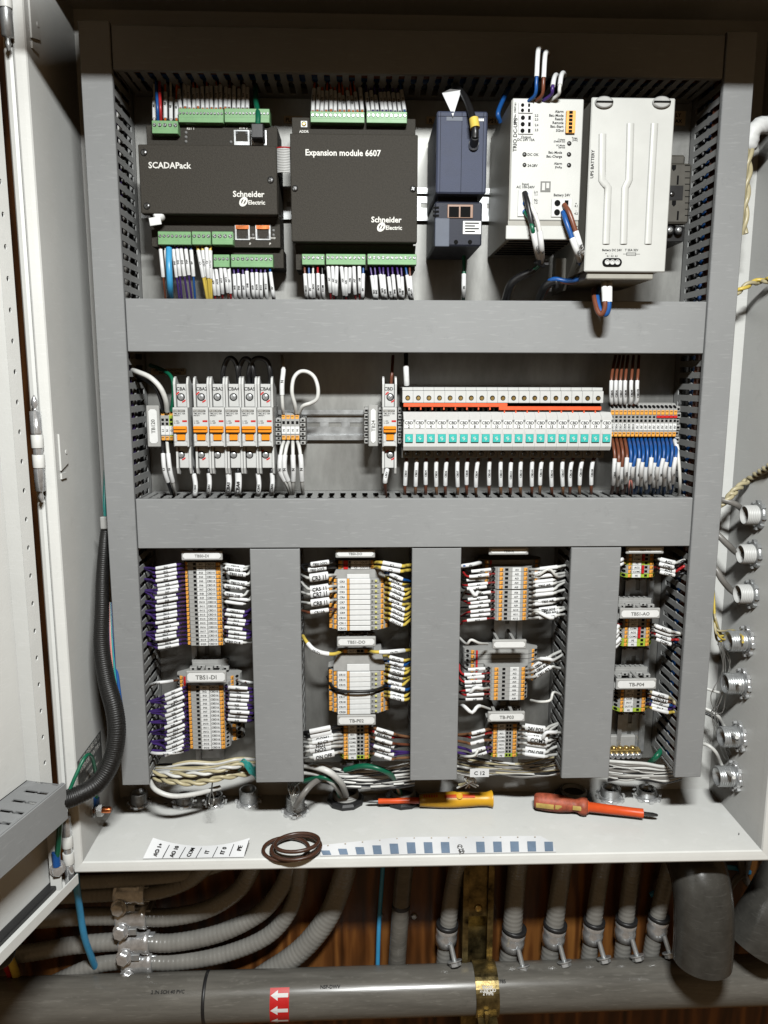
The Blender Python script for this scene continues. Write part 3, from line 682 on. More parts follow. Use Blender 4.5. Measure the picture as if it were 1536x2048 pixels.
def jack(parent, u0, v0, u1, v1, Y, up=True, colr='zinc', depth=.014):
    x0, x1, z0, z1 = rect(u0, v0, u1, v1, Y); h = z1-z0; w_ = x1-x0
    fr = MB(); tk = w_*.11
    fr.box(x0, x0+tk, Y, Y+depth, z0, z1); fr.box(x1-tk, x1, Y, Y+depth, z0, z1)
    lo, hi = (.24, .08) if up else (.08, .24)
    fr.box(x0+tk, x1-tk, Y, Y+depth, z0, z0+h*lo); fr.box(x0+tk, x1-tk, Y, Y+depth, z1-h*hi, z1)
    o = fr.build('network_jack', M['zinc'], parent)
    b = MB(); b.box(x0+tk, x1-tk, Y+.002, Y+depth-.001, z0+h*lo, z1-h*hi); b.build('jack_opening', M['hole'], o)
    b = MB(); yy = Y+.0001
    zt = z1-h*hi if up else z0+h*lo
    sg = -1 if up else 1
    b.box(x0+tk, x0+tk+w_*.14, yy, yy+.002, min(zt, zt+sg*h*.2), max(zt, zt+sg*h*.2)); b.box(x1-tk-w_*.14, x1-tk, yy, yy+.002, min(zt, zt+sg*h*.2), max(zt, zt+sg*h*.2))
    b.build('jack_shoulder', M['blackp'], o)
    if colr != 'zinc':
        b = MB(); b.box(x0+tk*.5, x1-tk*.5, Y-.0004, Y-.0001, z1-h*.27, z1-h*.02); b.build('jack_label', M['copper'], o)
    return o
def logo(items, c, h):
    """two-line maker's mark: big word over a small word with a ring emblem"""
    x, y, z = c
    items.append(('Schneider', (x, y, z), RX, UZ, h, {}))
    return items
def maker(parent, u0, u1, v, Y):
    a = PY(u0, v, Y); b = PY(u1, v, Y); W = b.x-a.x; c = (a+b)/2; h = W/6.1
    mb = MB(); text(mb, 'Schneider', c+Vector((0, 0, h*.55)), RX, UZ, h*1.08, maxw=W)
    text(mb, 'Electric', Vector((b.x, Y, c.z-h*.95)), RX, UZ, h*.78, align='r', maxw=W*.56)
    e = Vector((a.x+W*.335, Y-.0002, c.z-h*.85)); K = 16; vs = []
    for k in range(K):
        an = 2*pi*k/K; ca, sa = cos(an), sin(an)
        for rr in (.92*h, .5*h): vs.append(e+Vector((ca*rr*.86+sa*rr*.25, 0, sa*rr*.95)))
    mb.add(vs, [(2*k, 2*k+1, (2*k+3) % (2*K), (2*k+2) % (2*K)) for k in range(K)])
    mb.obox(e, (.45, 0, .9), (.9, 0, -.45), h*1.5, h*.3, .0001)
    mb.build('lettering', M['inkw'], parent)
YC = .010
# ---- controller on the left
x0, x1, z0, z1 = rect(279, 290, 554, 428, YC)
plc = thing('controller', 'low wide black controller box with white knob, joined by a ribbon cable', 'controller', ((x0+x1)/2, YP-.008, z0))
cov = MB().box(x0, x1, YC, YC+.012, z0, z1, .0008).build('front_cover', M['black'], plc)
b0 = rect(293, 252, 555, 300, .030); b1 = rect(303, 429, 560, 494, .030); b2 = rect(420, 480, 567, 536, .040)
MB().box(b0[0], b0[1], .030, YP-.008, z1-.004, b0[3], .0006).build('upper_tray', M['black'], plc)
MB().box(b1[0]+.001, b1[1], .0225, YP-.0082, z0-.001, z1-.0042, .0004).build('body', M['black'], plc)
mb = MB(); mb.pyz([(.030, b1[2]), (.030, z0-.006), (YC+.013, z0-.0012), (YP-.0084, z0-.0012), (YP-.0084, b1[2])], b1[0], b1[1]); mb.build('lower_tray', M['black'], plc)
MB().box(b2[0], b2[1], .040, YP-.0086, b2[2], b1[2]-.0002, .0005).build('lower_step', M['black'], plc)
MB().box(x0-.006, x0+.004, YP-.010, YP-.0081, z0-.01, z1+.012).build('mounting_foot', M['zinc'], plc)
for u, v in ((288, 305), (294, 412), (541.5, 360)):
    mb = MB(); screw(mb, PY(u, v, YC-.0001), .0034); mb.build('cover_screw', M['darksteel'], cov)
txt('lettering', cov, M['inkw'], [('SCADAPack', PY(297, 330, YC), RX, UZ, mm(11, YC), dict(align='l', maxw=mm(84, YC)))])
maker(cov, 465, 530, 394, YC)
plug(plc, 304, 241, 356, 268, 5, .020, .016)
plug(plc, 357, 217, 447, 246, 13, .022, .016); plug(plc, 449, 217, 539, 246, 13, .022, .016)
plug(plc, 316, 463, 382, 490, 8, .019, .011); plug(plc, 384, 463, 421.5, 490, 4, .019, .011); plug(plc, 424, 463, 466, 490, 4, .019, .011)
plug(plc, 427, 509, 459, 535, 4, .029, .011); plug(plc, 462, 509, 546, 535, 9, .029, .011)
jack(plc, 468, 260, 499, 290, .0292, True); jack(plc, 502, 260, 533, 290, .0292, True)
jack(plc, 470, 450, 499.5, 480, .0285, False, 'cu'); jack(plc, 511, 450, 541, 480, .0285, False, 'cu')
mb = MB()
for tx, u, v in (('ETH 2', 487, 256), ('RST 1', 381, 257)): text(mb, tx, PY(u, v, .0299), RX, UZ, mm(4.2, .03))
for tx, u, v in (('J3', 500, 487), ('J4', 540, 487), ('DCD', 546, 476), ('DCD', 505, 476)): text(mb, tx, PY(u, v, .0299), RX, UZ, mm(3.2, .03))
mb.build('lettering', M['inkw'], plc)
for u, v in ((372, 265), (372, 274), (372, 283), (462, 284), (506, 470), (547, 461), (547, 470)):
    p = PY(u, v, .0297); MB().lathe((p.x, .0299, p.z), (0, -1, 0), [(.0016, 0), (.0014, .0007), (.0004, .0011)], 10).build('status_lamp', M['mgrey'], plc)
# black cable plug in the second jack
x_ = rect(502, 246, 527, 276, .012)
pl = thing('network_plug', 'black cable plug pushed into the upper right controller jack', 'plug', (x_[0], .02, x_[2]))
mb = MB(); mb.box(x_[0], x_[1], .012, .0288, x_[2], x_[3], .001); mb.build('plug_body', M['blackp'], pl)
mb = MB(); c = Vector(((x_[0]+x_[1])/2, .018, x_[3])); mb.tube(smooth_path([c, c+Vector((0, .004, .012)), c+Vector((-.004, .02, .03)), c+Vector((-.006, .04, .05))]), .0028, 10); mb.build('cable', WM['green'], pl)
# white round knob with a printed tab
p = PY(313, 437, .012)
kn = thing('white_cap', 'white round cap with a printed tab at the lower left of the controller', 'cap', p)
MB().lathe(p+Vector((.002, .006, .003)), (0, -1, .2), [(.0058, 0), (.0060, .002), (.0056, .006), (.004, .0072)], 18).build('cap', M['white'], kn)
mb = MB(); mb.obox(p+Vector((-.001, -.002, -.003)), (1, 0, .15), (0, 0, 1), .012, .008, .0008, .0003); tb = mb.build('tab', M['white'], kn)
# ribbon cable between controller and expansion module
p0, p1 = PY(550, 293, .016), PY(586, 293, .016); za, zb = PY(568, 345, .014).z, PY(568, 293, .014).z
rc = thing('ribbon_cable', 'flat grey ribbon cable bridging the two black modules', 'cable', p0); n = 16
for i in range(n):
    z = zb-(i+.5)*(zb-za)/n; mb = MB()
    pts = [Vector((p0.x-.002, .024, z)), Vector((p0.x+.002, .0165, z)), Vector(((p0.x+p1.x)/2, .0135, z)), Vector((p1.x-.002, .0165, z)), Vector((p1.x+.003, .024, z))]
    mb.tube(smooth_path(pts, 3), (zb-za)/n*.5, 6); mb.build('strand', WM['red'] if i == 0 else M['lgrey'], rc)
# ---- expansion module
x0, x1, z0, z1 = rect(581.5, 268, 835, 484, YC)
ex = thing('expansion_module', 'tall black expansion module right of the ribbon cable', 'controller', ((x0+x1)/2, YP-.008, z0))
cov = MB().box(x0, x1, YC, YC+.012, z0, z1, .0008).build('front_cover', M['black'], ex)
b0 = rect(584, 236, 831, 290, .030); b1 = rect(588, 470, 834, 540, .032)
MB().box(b0[0], b0[1], .030, YP-.008, z1-.004, b0[3], .0006).build('upper_tray', M['black'], ex)
MB().box(x0+.003, x1-.003, YC+.0125, YP-.0082, z0-.001, z1-.0042).build('body', M['black'], ex)
mb = MB(); mb.pyz([(.032, b1[2]), (.032, z0-.008), (YC+.013, z0-.0012), (YP-.0084, z0-.0012), (YP-.0084, b1[2])], b1[0]+.002, b1[1]-.002); mb.build('lower_tray', M['black'], ex)
for u, v in ((590, 377), (826, 378)):
    mb = MB(); screw(mb, PY(u, v, YC-.0001), .0032); mb.build('cover_screw', M['darksteel'], cov)
txt('lettering', cov, M['inkw'], [('Expansion module 6607', PY(611, 304.5, YC), RX, UZ, mm(11, YC), dict(align='l', maxw=mm(139, YC)))])
maker(cov, 741.5, 804, 445, YC)
plug(ex, 621, 223, 729, 246, 12, .020, .016); plug(ex, 733, 223, 814, 247, 9, .020, .016)
plug(ex, 604, 508, 649, 530, 5, .020, .012); plug(ex, 652, 508, 731, 530, 9, .020, .012); plug(ex, 735, 508, 833, 530, 11, .020, .012)
x_ = rect(601.5, 241.5, 614.5, 254.5, .0285); sw = MB().box(x_[0], x_[1], .0285, .0299, x_[2], x_[3], .0003).build('address_switch', M['white'], ex)
MB().lathe(((x_[0]+x_[1])/2, .0284, (x_[2]+x_[3])/2), (0, -1, 0), [(.0022, 0), (.0022, .0005), (.0012, .0007)], 14).build('dial', M['brass'], sw)
txt('lettering', ex, M['inkw'], [('ADDR', PY(608, 263, .0299), RX, UZ, mm(4.5, .03))])
# ---- wires at the plugs: (u at plug, sleeve text, colour)
def drop(u0, v0, u1, v1, tx, colr, sv0, sv1, dev, side, Y0, Y1, stm='sleeve', k=1.0, r=.00115):
    """wire leaving a plug at (u0,v0), ending in a duct slot near (u1,v1)"""
    u1 += random.uniform(-2.2, 2.2); sv0 += random.uniform(-1.5, 1.5); sv1 += random.uniform(-3, 3); wob = random.uniform(-1.2, 1.2)
    um = lambda t: u0+(u1-u0)*t+wob*(1 if .05 < t < .9 else 0)
    tt = [(sv0-v0)/(v1-v0), (sv1-v0)/(v1-v0)]
    A = PY(u0, v0, Y0); ym = min(Y0, Y1)-.002+random.uniform(-.0025, .0015)
    ya, yb_ = (ym, ym) if v1 > v0 else (Y0+(Y1-Y0)*.15, Y0+(Y1-Y0)*.8)
    pts = [A, PY(um(tt[0]), sv0, ya), PY(um((tt[0]+tt[1])/2), (sv0+sv1)/2, (ya+yb_)/2-.001), PY(um(tt[1]), sv1, yb_), PY(u1, v1, Y1), PY(u1, v1+(6 if v1 > v0 else -6), Y1+.02)]
    tot = abs(v1-v0)+14
    f0 = abs(sv0-v0)/tot; f1 = abs(sv1-v0)/tot
    wire('%s wire sleeved %s %s the %s' % (colr, tx, side, dev) if tx else '%s wire with blank sleeve %s the %s' % (colr, side, dev), colr, pts, r, [(f0*.93, f1*.93, tx, k)], 'wires at the controllers', stm=stm, sr=.0021)
CTL, EXP = 'low black controller', 'tall black module'
for i, (u, tx, c, top) in enumerate(((308, 'AI4', 'white', 192), (316, '', 'blue', 0), (322, '', 'red', 0), (330, 'AI3', 'orange', 188), (342, 'AI2', 'white', 195), (353, 'AI1', 'orange', 197))):
    if tx: drop(u, 242, u-1, 150, tx, c, 236, top, CTL, 'at the top left plug of', .028, .05)
    else: wire('%s bare unlabelled wire at the top left plug of the %s' % (c, CTL), c, [PY(u, 242, .028), PY(u-1, 215, .022), PY(u-3, 180, .03), PY(u-4, 150, .05)], .0016, (), 'wires at the controllers')
tops = ['OUT12', 'OUT11', 'OUT10', 'OUT9', 'OUT8', 'OUT7', 'OUT6', 'OUT5', 'OUT4', 'OUT3', 'OUT2', 'OUT1', 'C1', 'C2', 'IN16', 'IN15']
for i, tx in enumerate(tops):
    u = 361+i*8.9; drop(u, 218, u-5+i*.5, 138, tx, 'orange' if i < 11 else 'brown', 214, 174+random.uniform(-3, 3), CTL, 'at the long top plug of', .030, .055)
for i, tx in enumerate(['OUT10', 'OUT9', 'OUT8', 'OUT7', 'OUT6', 'C2', 'OUT5', 'OUT4', 'OUT3', 'OUT2', 'OUT1', 'C1']):
    u = 625.5+i*9.0; drop(u, 224, u+4-i*1.1, 150, tx, 'orange', 220, 183+random.uniform(-4, 4), EXP, 'at the wider top plug of', .028, .052)
for i, tx in enumerate(['IN16', 'IN15', 'IN14', 'IN13', 'IN12', 'IN11', 'IN10', 'IN9', '0V']):
    u = 737.5+i*9.0; drop(u, 225, u-8-i*.3, 150, tx, 'purple' if tx != '0V' else 'blue', 221, 184+random.uniform(-3, 4), EXP, 'at the narrower top plug of', .028, .052)
low = [(321, '', 'brown'), (331, '', 'white'), (345, 'IN1', 'purple'), (352.5, 'IN2', 'purple'), (362, 'IN3', 'purple'), (371, 'IN4', 'purple'), (380, '0V', 'blue')]
for u, tx, c in low:
    drop(u, 491, u+(12 if u > 340 else 9), 602, tx, c, 500, 545, CTL, 'at the lower left plug of', .027, .04)
wire('broad light blue cable at the lower left plug of the low black controller', 'cyan', [PY(338, 491, .026), PY(338, 530, .016), PY(340, 570, .02), PY(341, 604, .045)], .0034, (), 'wires at the controllers')
for u, tx, c in ((394, 'C1', 'yellow'), (404, 'OUT1', 'yellow'), (413, 'C2', 'yellow'), (421, 'OUT2', 'yellow')):
    drop(u, 491, 414+(u-394)*.25, 602, tx, c, 500, 546, CTL, 'at the middle lower plug of', .027, .04, r=.0017)
for i, tx in enumerate(('AI9', 'AI10', 'AI11', 'AI12', '0V')):
    u = 423+i*8.6; drop(u, 536, u+6, 602, tx, 'red' if i % 2 == 0 else 'brown', 538, 577, CTL, 'at the stepped small plug of', .034, .045)
for i, tx in enumerate(('IN5', 'IN6', 'IN7', 'IN8', 'IN9', 'IN10', 'IN11', 'IN12', '0V')):
    u = 467+i*9.1; drop(u, 536, u+(3 if i < 8 else 10), 602, tx, 'purple' if i < 8 else 'blue', 545, 585-(2 if i % 2 else 0), CTL, 'at the stepped wide plug of', .034, .045)
for i, (tx, c) in enumerate((('CBD20', 'brown'), ('0V', 'blue'), ('AO1', 'white'), ('AO2', 'red'), ('COM', 'black'))):
    u = 609+i*8.8; drop(u, 530, u+3, 602, tx, c, 543, 584, EXP, 'at the small lower plug of', .026, .04)
for i, tx in enumerate(('AI1', 'AI2', 'AI3', 'AI4', 'AI5', 'AI6', 'AI7', 'AI8', '0V')):
    u = 656+i*8.8; drop(u, 530, u+4-(i % 3)*3, 602, tx, ('red', 'red', 'black', 'black', 'red', 'black', 'red', 'red', 'blue')[i], 534 if i < 8 else 543, 576 if i < 8 else 585, EXP, 'at the middle lower plug of', .026, .04)
for i, tx in enumerate(('IN1', 'IN2', 'IN3', 'IN4', 'IN5', 'IN6', 'IN7', 'IN8', '0V', 'CBD19')):
    u = 740+i*8.8; drop(u, 530, u+9-(i % 2)*4, 602, tx, 'purple' if i < 8 else ('blue' if i == 8 else 'brown'), 546, 587+(i % 2)*3, EXP, 'at the right lower plug of', .026, .04)
# ---- cream device labels on the plate
for (u0, u1, v0, v1, lines, lab) in ((853, 998, 234, 249, (('R', 862, 241.5, 9), ('PS1', 984, 241.5, 9)), 'cream label ending PS1 behind the blue-grey modem'), (568, 604, 232, 247, (('PLC', 580, 239.5, 8),), 'cream label reading PLC between the black modules'), (1340, 1371, 222, 251, (('LY', 1357, 230, 8), ('AX', 1357, 242, 8)), 'cream label with clipped words beside the battery box top')):
    x_ = rect(u0, v0, u1, v1, YP-.0006)
    o = thing('device_label', lab, 'label', (x_[0], YP, x_[2])); MB().box(x_[0], x_[1], YP-.0008, YP-.0001, x_[2], x_[3]).build('label_strip', M['tagbrown'], o)
    txt('lettering', o, M['ink'], [(tx, PY(u, v, YP-.0008), RX, UZ, mm(h*.85, YP)) for tx, u, v, h in lines])
# ---- slate blue modem
YM = -.026
x0, x1, z0, z1 = rect(873, 222, 974, 387, YM)
md = thing('modem', 'slate blue-grey modem with a black cable plugged in its face', 'modem', ((x0+x1)/2, YP-.008, z0))
bd = MB().box(x0, x1, YM, YP-.008, z0, z1, .0015).build('upper_housing', M['slate'], md)
for u in (880.5, 923, 966): p = PY(u, 300, YM); MB().box(p.x-.00018, p.x+.00018, YM-.0002, YM+.0003, z0+.001, z1-.001).build('seam', M['hole'], bd)
p = PY(923, 233, YM); MB().box(x0+.001, x1-.001, YM-.0002, YM+.0003, p.z-.00018, p.z+.00018).build('seam', M['hole'], bd)
x_ = rect(893, 233.5, 925, 241.5, YM-.0004); MB().box(x_[0], x_[1], YM-.0004, YM+.0002, x_[2], x_[3]).build('lens_strip', M['slate2'], bd)
for u in (958, 962, 966): p = PY(u, 240, YM); MB().box(p.x-.0007, p.x+.0007, YM-.0005, YM+.0001, p.z-.0012, p.z+.0012).build('status_lamp', M['white'], bd)
x_ = rect(869, 402, 968, 492, -.018)
lw = MB().box(x_[0], x_[1]-.002, -.018, YP-.008, x_[2], z0-.006, .0015); lw.box(x_[0]+.004, x_[1]-.006, -.010, YP-.010, z0-.0058, z0-.0001); lw = lw.build('lower_housing', M['slate3'], md)
x_ = rect(870, 436, 899, 493, -.0195); MB().box(x_[0], x_[1], -.0195, -.0182, x_[2], x_[3], .0008).build('cover_tab', M['slate2'], lw)
x_ = rect(895, 409, 946, 436, -.0192); b = MB().box(x_[0], x_[1], -.0192, -.0182, x_[2], x_[3], .0003).build('jack_frame', WM['tan'], lw)
for uu in (898, 921):
    q = rect(uu, 413, uu+20, 434, -.0197); MB().box(q[0], q[1], -.0197, -.0193, q[2], q[3]).build('jack_opening', M['hole'], b)
x_ = rect(926, 442, 962, 468, -.0188); pl_ = MB().box(x_[0], x_[1], -.0188, -.0182, x_[2], x_[3]).build('rating_label', M['white'], lw)
mb = MB()
for k in range(4): q = rect(930, 445+k*5.5, 958-(k % 2)*8, 447.5+k*5.5, -.0190); mb.box(q[0], q[1], -.0191, -.0189, q[2], q[3])
mb.build('printed_bars', M['ink'], pl_)
for k in range(3): q = rect(866, 413+k*8, 878, 417+k*8, -.0186); MB().box(q[0], q[1], -.0186, -.0181, q[2], q[3]).build('vent_slot', M['hole'], lw)
for uu in (884, 912, 940): p = PY(uu, 484, -.0183); MB().lathe((p.x, -.0182, p.z), (0, -1, 0), [(.0022, 0), (.002, .0006)], 12).build('screw_well', M['hole'], lw)
mb = MB(); pts = [PY(908, 168, .05), PY(914, 176, .02), PY(930, 196, -.012), PY(943, 228, -.034), PY(950, 258, -.040), PY(950, 276, -.040)]
cb = thing('antenna_cable', 'black cable with a yellow band plugged into the modem face', 'cable', pts[-1])
MB().tube(smooth_path(pts), .0034, 12).build('jacket', WM['black'], cb)
a, b = PY(947.5, 238, -.0375), PY(950.3, 257, -.0402); MB().tube([a, a.lerp(b, .5), b], .0047, 14).build('yellow_band', WM['yellow'], cb)
a, b = PY(950, 274, -.040), PY(947, 292, YM-.001); MB().tube([a, a.lerp(b, .5), b], [.0036, .0044, .0044], 14).build('connector', M['blackp'], cb)
a, b = PY(948, 286, -.030), PY(947, 293, YM-.0004); MB().tube([a, b], .0050, 14).build('lock_ring', M['zinc'], cb)
mb = MB(); P = [PY(u, v, y) for u, v, y in ((884, 186, .0), (900, 178, -.004), (923, 180, -.002), (906, 233, -.030))]
mb.add(P+[p+Vector((0, .0004, 0)) for p in P], [(0, 1, 2), (0, 2, 3), (4, 6, 5), (4, 7, 6), (0, 4, 5, 1), (1, 5, 6, 2), (2, 6, 7, 3), (3, 7, 4, 0)]); tg = mb.build('paper_tag', M['paper']); tag(tg, 'white pointed paper tag hanging over the modem top', 'tag')
drop(928, 512, 925, 602, 'PE', 'green', 540, 580, 'modem', 'under', .03, .045, r=.002)
# ---- power unit
YU = -.046
x0, x1, z0, z1 = rect(1022, 197, 1163, 441, YU)
up = thing('power_supply', 'white DC-UPS power unit with printed front and two wire blocks', 'power supply', ((x0+x1)/2, YP-.008, z0))
zl = PY(1085, 479, YU).z; zt_ = PY(1085, 451, YU).z
MB().box(x0-.0005, x1, YU+.0025, YP-.008, zl+.001, z1-.001).build('case', M['ups_d'], up)
fc = MB().box(x0, x1, YU, YU+.0024, z0, z1, .0008).build('front_panel', M['ups'], up)
MB().box(x0-.001, x1-.0005, YU+.001, YU+.0024, zt_, z0-.0002).build('trim_strip', M['ups_d'], up)
MB().box(x0-.003, x1-.004, YU-.0005, YU+.0024, zl, zt_-.0002, .0006).build('lower_panel', M['ups'], up)
for k in range(7):
    y = YU+.012+k*.0135; MB().box(x0+.003, x1-.003, y, y+.006, zl+.0002, zl+.0009).build('vent_slot', M['hole'], up)
def wblock(u0, v0, u1, v1, rows, cols, dark=True, blue=False):
    a = rect(u0, v0, u1, v1, YU-.0012); o = MB().box(a[0], a[1], YU-.0012, YU-.0001, a[2], a[3], .0003).build('wire_block', M['lgrey'], up)
    for i in range(rows):
        for j in range(cols):
            cx = a[0]+(a[1]-a[0])*(j+.62)/(cols+.24); cz = a[3]-(a[3]-a[2])*(i+.5)/rows; s = min((a[1]-a[0])/cols, (a[3]-a[2])/rows)*.3
            if j == 0 and not blue: MB().lathe((cx, YU-.0013, cz), (0, -1, 0), [(s*1.15, 0), (s*1.15, .0003)], 12).build('wire_entry', M['hole'], o)
            elif blue: MB().lathe((cx, YU-.0013, cz), (0, -1, 0), [(s*1.1, 0), (s*1.1, .0006), (s*.5, .0008)], 12).build('ferrule', WM['blue'], o)
            else: MB().box(cx-s*.7, cx+s*.7, YU-.0016, YU-.0013, cz-s, cz+s).build('release_slot', M['hole'], o)
    return o
wblock(1037, 229, 1067, 268, 3, 2); wblock(1037, 205, 1066, 226, 2, 2); wblock(1036, 380, 1065, 433, 3, 1, blue=True); wblock(1103, 397, 1144, 434, 2, 2)
oc = rect(1132.5, 221, 1151, 266, YU-.003); ob = MB().box(oc[0], oc[1], YU-.003, YU-.0001, oc[2], oc[3], .0003).build('signal_plug', M['orange'], up)
for i in range(6):
    z = oc[3]-(oc[3]-oc[2])*(i+.5)/6; MB().box(oc[0]+.0025, oc[1]-.003, YU-.0034, YU-.0031, z-.0012, z+.0012).build('wire_entry', M['hole'], ob)
for u, v, r in ((1049, 309, .0022), (1049, 330, .0020), (1138.5, 287, .0022), (1138, 309, .0022), (1138, 330.5, .0022)):
    p = PY(u, v, YU); MB().lathe((p.x, YU-.0001, p.z), (0, -1, 0), [(r, 0), (r*.9, .0005), (r*.3, .0008)], 14).build('indicator', M['darksteel'], fc)
T = []
def tt(tx, u, v, h, al='c', up_=False): T.append((tx, PY(u, v, YU), UZ if up_ else RX, -RX if up_ else UZ, mm(h*1.18, YU), dict(align=al)))
tt('TRIO DC-UPS', 1030, 270, 6.0, 'c', True); tt('Ord.-No. 2907161', 1030, 228, 3.2, 'c', True)
for tx, v in (('Alarm', 223), ('Bat.-Mode', 231), ('Ready', 238), ('Remote', 245.6), ('Bat.-Start', 253), ('SGnd', 261)): tt(tx, 1127, v, 4.0, 'r')
tt('Output', 1052, 274, 3.8); tt('DC 24V 10A', 1052, 279.5, 3.8); tt('DC OK', 1055, 309, 4.0, 'l'); tt('24-28V', 1055, 331, 4.0, 'l')
for tx, v in (('Bat.-Mode', 305), ('Bat.-Charge', 313), ('Alarm', 327), ('P>Po', 335)): tt(tx, 1124, v, 3.8, 'r')
for tx, v in (('Custom', 279), ('(Default 0,5)', 283), ('PC-Mode', 291), ('Service', 295)): tt(tx, 1130, v, 2.6, 'r')
tt('Tmax', 1149, 276, 2.8); tt('[min]', 1150, 280, 2.8)
tt('Input', 1051, 368, 3.8); tt('AC 100-240V', 1051, 374, 3.8); tt('Battery 24V', 1124, 390, 4.0)
for tx, u, v in (('L/+', 1072, 384), ('1.1', 1072, 389), ('N/-', 1072, 400), ('1.2', 1072, 405), ('1.3', 1072, 428), ('+', 1152, 407), ('4.1', 1152, 412), ('-', 1152, 421), ('4.2', 1152, 427), ('2.2', 1073, 231), ('2.3', 1073, 239), ('2.4', 1073, 250), ('2.5', 1073, 260)): tt(tx, u, v, 3.4)
txt('lettering', fc, M['ink'], T)
p = PY(1091, 373.5, YU); s = mm(9.5, YU); mb = MB(); mb.box(p.x-s, p.x+s, YU-.0003, YU-.0001, p.z-s, p.z+s); lg = mb.build('emblem', M['inkg'], fc)
mb = MB(); mb.box(p.x-s*.72, p.x-s*.12, YU-.0006, YU-.0004, p.z-s*.7, p.z+s*.7); mb.box(p.x+s*.12, p.x+s*.7, YU-.0006, YU-.0004, p.z-s*.3, p.z+s*.7); mb.build('emblem_face', M['ups'], lg)
for (P, c, tx, r, lab) in (
    ([(1049, 385, YU-.002), (1056, 410, YU-.008), (1064, 450, YU-.010), (1074, 500, YU-.002), (1079, 528, -.008), (1058, 547, .0), (1028, 562, .006), (1012, 604, .03)], 'black', 'CBA6', .0027, 'black wire sleeved CBA6 hanging from the input block of the power unit'),
    ([(1050, 398, YU-.002), (1066, 420, YU-.010), (1078, 455, YU-.012), (1083, 500, YU-.004), (1082, 528, -.008), (1062, 546, .006), (1034, 560, .014), (1016, 604, .04)], 'white', 'N', .0021, 'white wire sleeved N hanging from the input block of the power unit'),
    ([(1050, 424, YU-.002), (1060, 440, YU-.008), (1068, 470, YU-.008), (1077, 510, 0), (1080, 528, -.008), (1060, 544, .002), (1031, 558, .009), (1009, 604, .034)], 'green', '', .0021, 'green wire hanging from the input block of the power unit')):
    wire(lab, c, [PY(*p) for p in P], r, [(.22, .46, tx, 1.5)] if tx else (), 'wires of the power unit')
for (P, c, tx, lab) in (
    ([(1128, 409, YU-.002), (1138, 425, YU-.008), (1150, 460, YU-.010), (1162, 500, YU-.006), (1170, 530, -.02), (1168, 553, -.018), (1143, 565, -.008), (1106, 564, .0), (1080, 603, .03)], 'brown', 'BAT +', 'brown wire sleeved BAT + from the battery block of the power unit'),
    ([(1126, 424, YU-.002), (1131, 440, YU-.008), (1141, 468, YU-.010), (1154, 505, YU-.006), (1163, 535, -.02), (1160, 556, -.018), (1135, 562, -.008), (1100, 561, .0), (1074, 603, .03)], 'blue', 'BAT -', 'blue wire sleeved BAT - from the battery block of the power unit')):
    wire(lab, c, [PY(*p) for p in P], .0025, [(.18, .38, tx, 1.5)], 'wires of the power unit')
for k, (u, v, a) in enumerate(((1078, 528, .4), (1164, 527, .2), (1108, 563, 1.3))):
    p = PY(u, v, (-.009, -.02, .0)[k]); o = MB().lathe(p-Vector((0, 0, .0015)), (sin(a), 0, cos(a)), [(.0055, 0), (.0062, .0004), (.0062, .0028), (.0055, .0032)], 16); o.box(p.x+.005, p.x+.0095, p.y-.002, p.y+.002, p.z-.001, p.z+.003)
    tag(o.build('cable_tie', M['blackp']), ('black cable tie round the three input wires of the power unit', 'black cable tie round the two BAT wires', 'black cable tie round the black bundle under the power unit')[k], 'cable tie')
for k, (u, t_, c, lab) in enumerate(((1076, 96, 'blue', 'blue wire with white sleeve standing up in front of the top duct'), (1090, 104, 'brown', 'brown wire with white sleeve standing up in front of the top duct'), (1108, 150, 'purple', 'purple wire with short white sleeve above the power unit'), (1122, 146, 'white', 'white wire with short white sleeve above the power unit'))):
    P = [PY(1052+k*14, 206, YU+.004), PY(u-6, 190, YU-.008), PY(u-3, 160 if k < 2 else 176, YU-.012), PY(u, t_+8, YU-.004), PY(u+4, t_, YU+.01), PY(u+10, t_+14, -.02), PY(u+10, t_+40, -.004)]
    wire(lab, c, [P[0], P[1], P[2], P[3], P[4], PY(u+8, t_+6, -.006)], .0017, [(.28, .80, '', 1.05)], 'wires above the power unit')
wire('dark blue wire curling down beside the power unit from the top duct', 'blue', [PY(1018, 176, .05), PY(1006, 200, .02), PY(996, 226, .005), PY(1000, 244, .01)], .0024, (), 'wires above the power unit')
# ---- battery box
YT = -.050
x0, x1, z0, z1 = rect(1176, 195, 1341, 544, YT)
bt = thing('battery_box', 'wide white UPS battery box with embossed ribs', 'battery', ((x0+x1)/2, YP-.002, z0))
MB().box(x0+.001, x1-.001, YT+.0035, YP-.004, z0+.002, z1-.002).build('case', M['ups_d'], bt)
fc = MB().box(x0, x1, YT, YT+.0032, z0, z1, .001).build('front_panel', M['ups'], bt)
MB().box(x0+.004, x1-.010, YT+.004, YP-.03, z0-.0065, z0+.0018, .001).build('bottom_skirt', M['ups_d'], bt)
for pts in (((1205, 268), (1204, 361), (1216, 375), (1212, 488)), ((1261, 247), (1258, 360), (1250, 376), (1247, 488)), ((1309, 247), (1302, 370), (1296, 488))):
    P = [PY(u, v, YT-.0002) for u, v in pts]; full = []
    for i in range(len(P)-1): full += [P[i].lerp(P[i+1], k/4) for k in range(4)]
    full.append(P[-1]); MB().tube(full, .0036, 14, flat=.42).build('embossed_rib', M['ups'], fc)
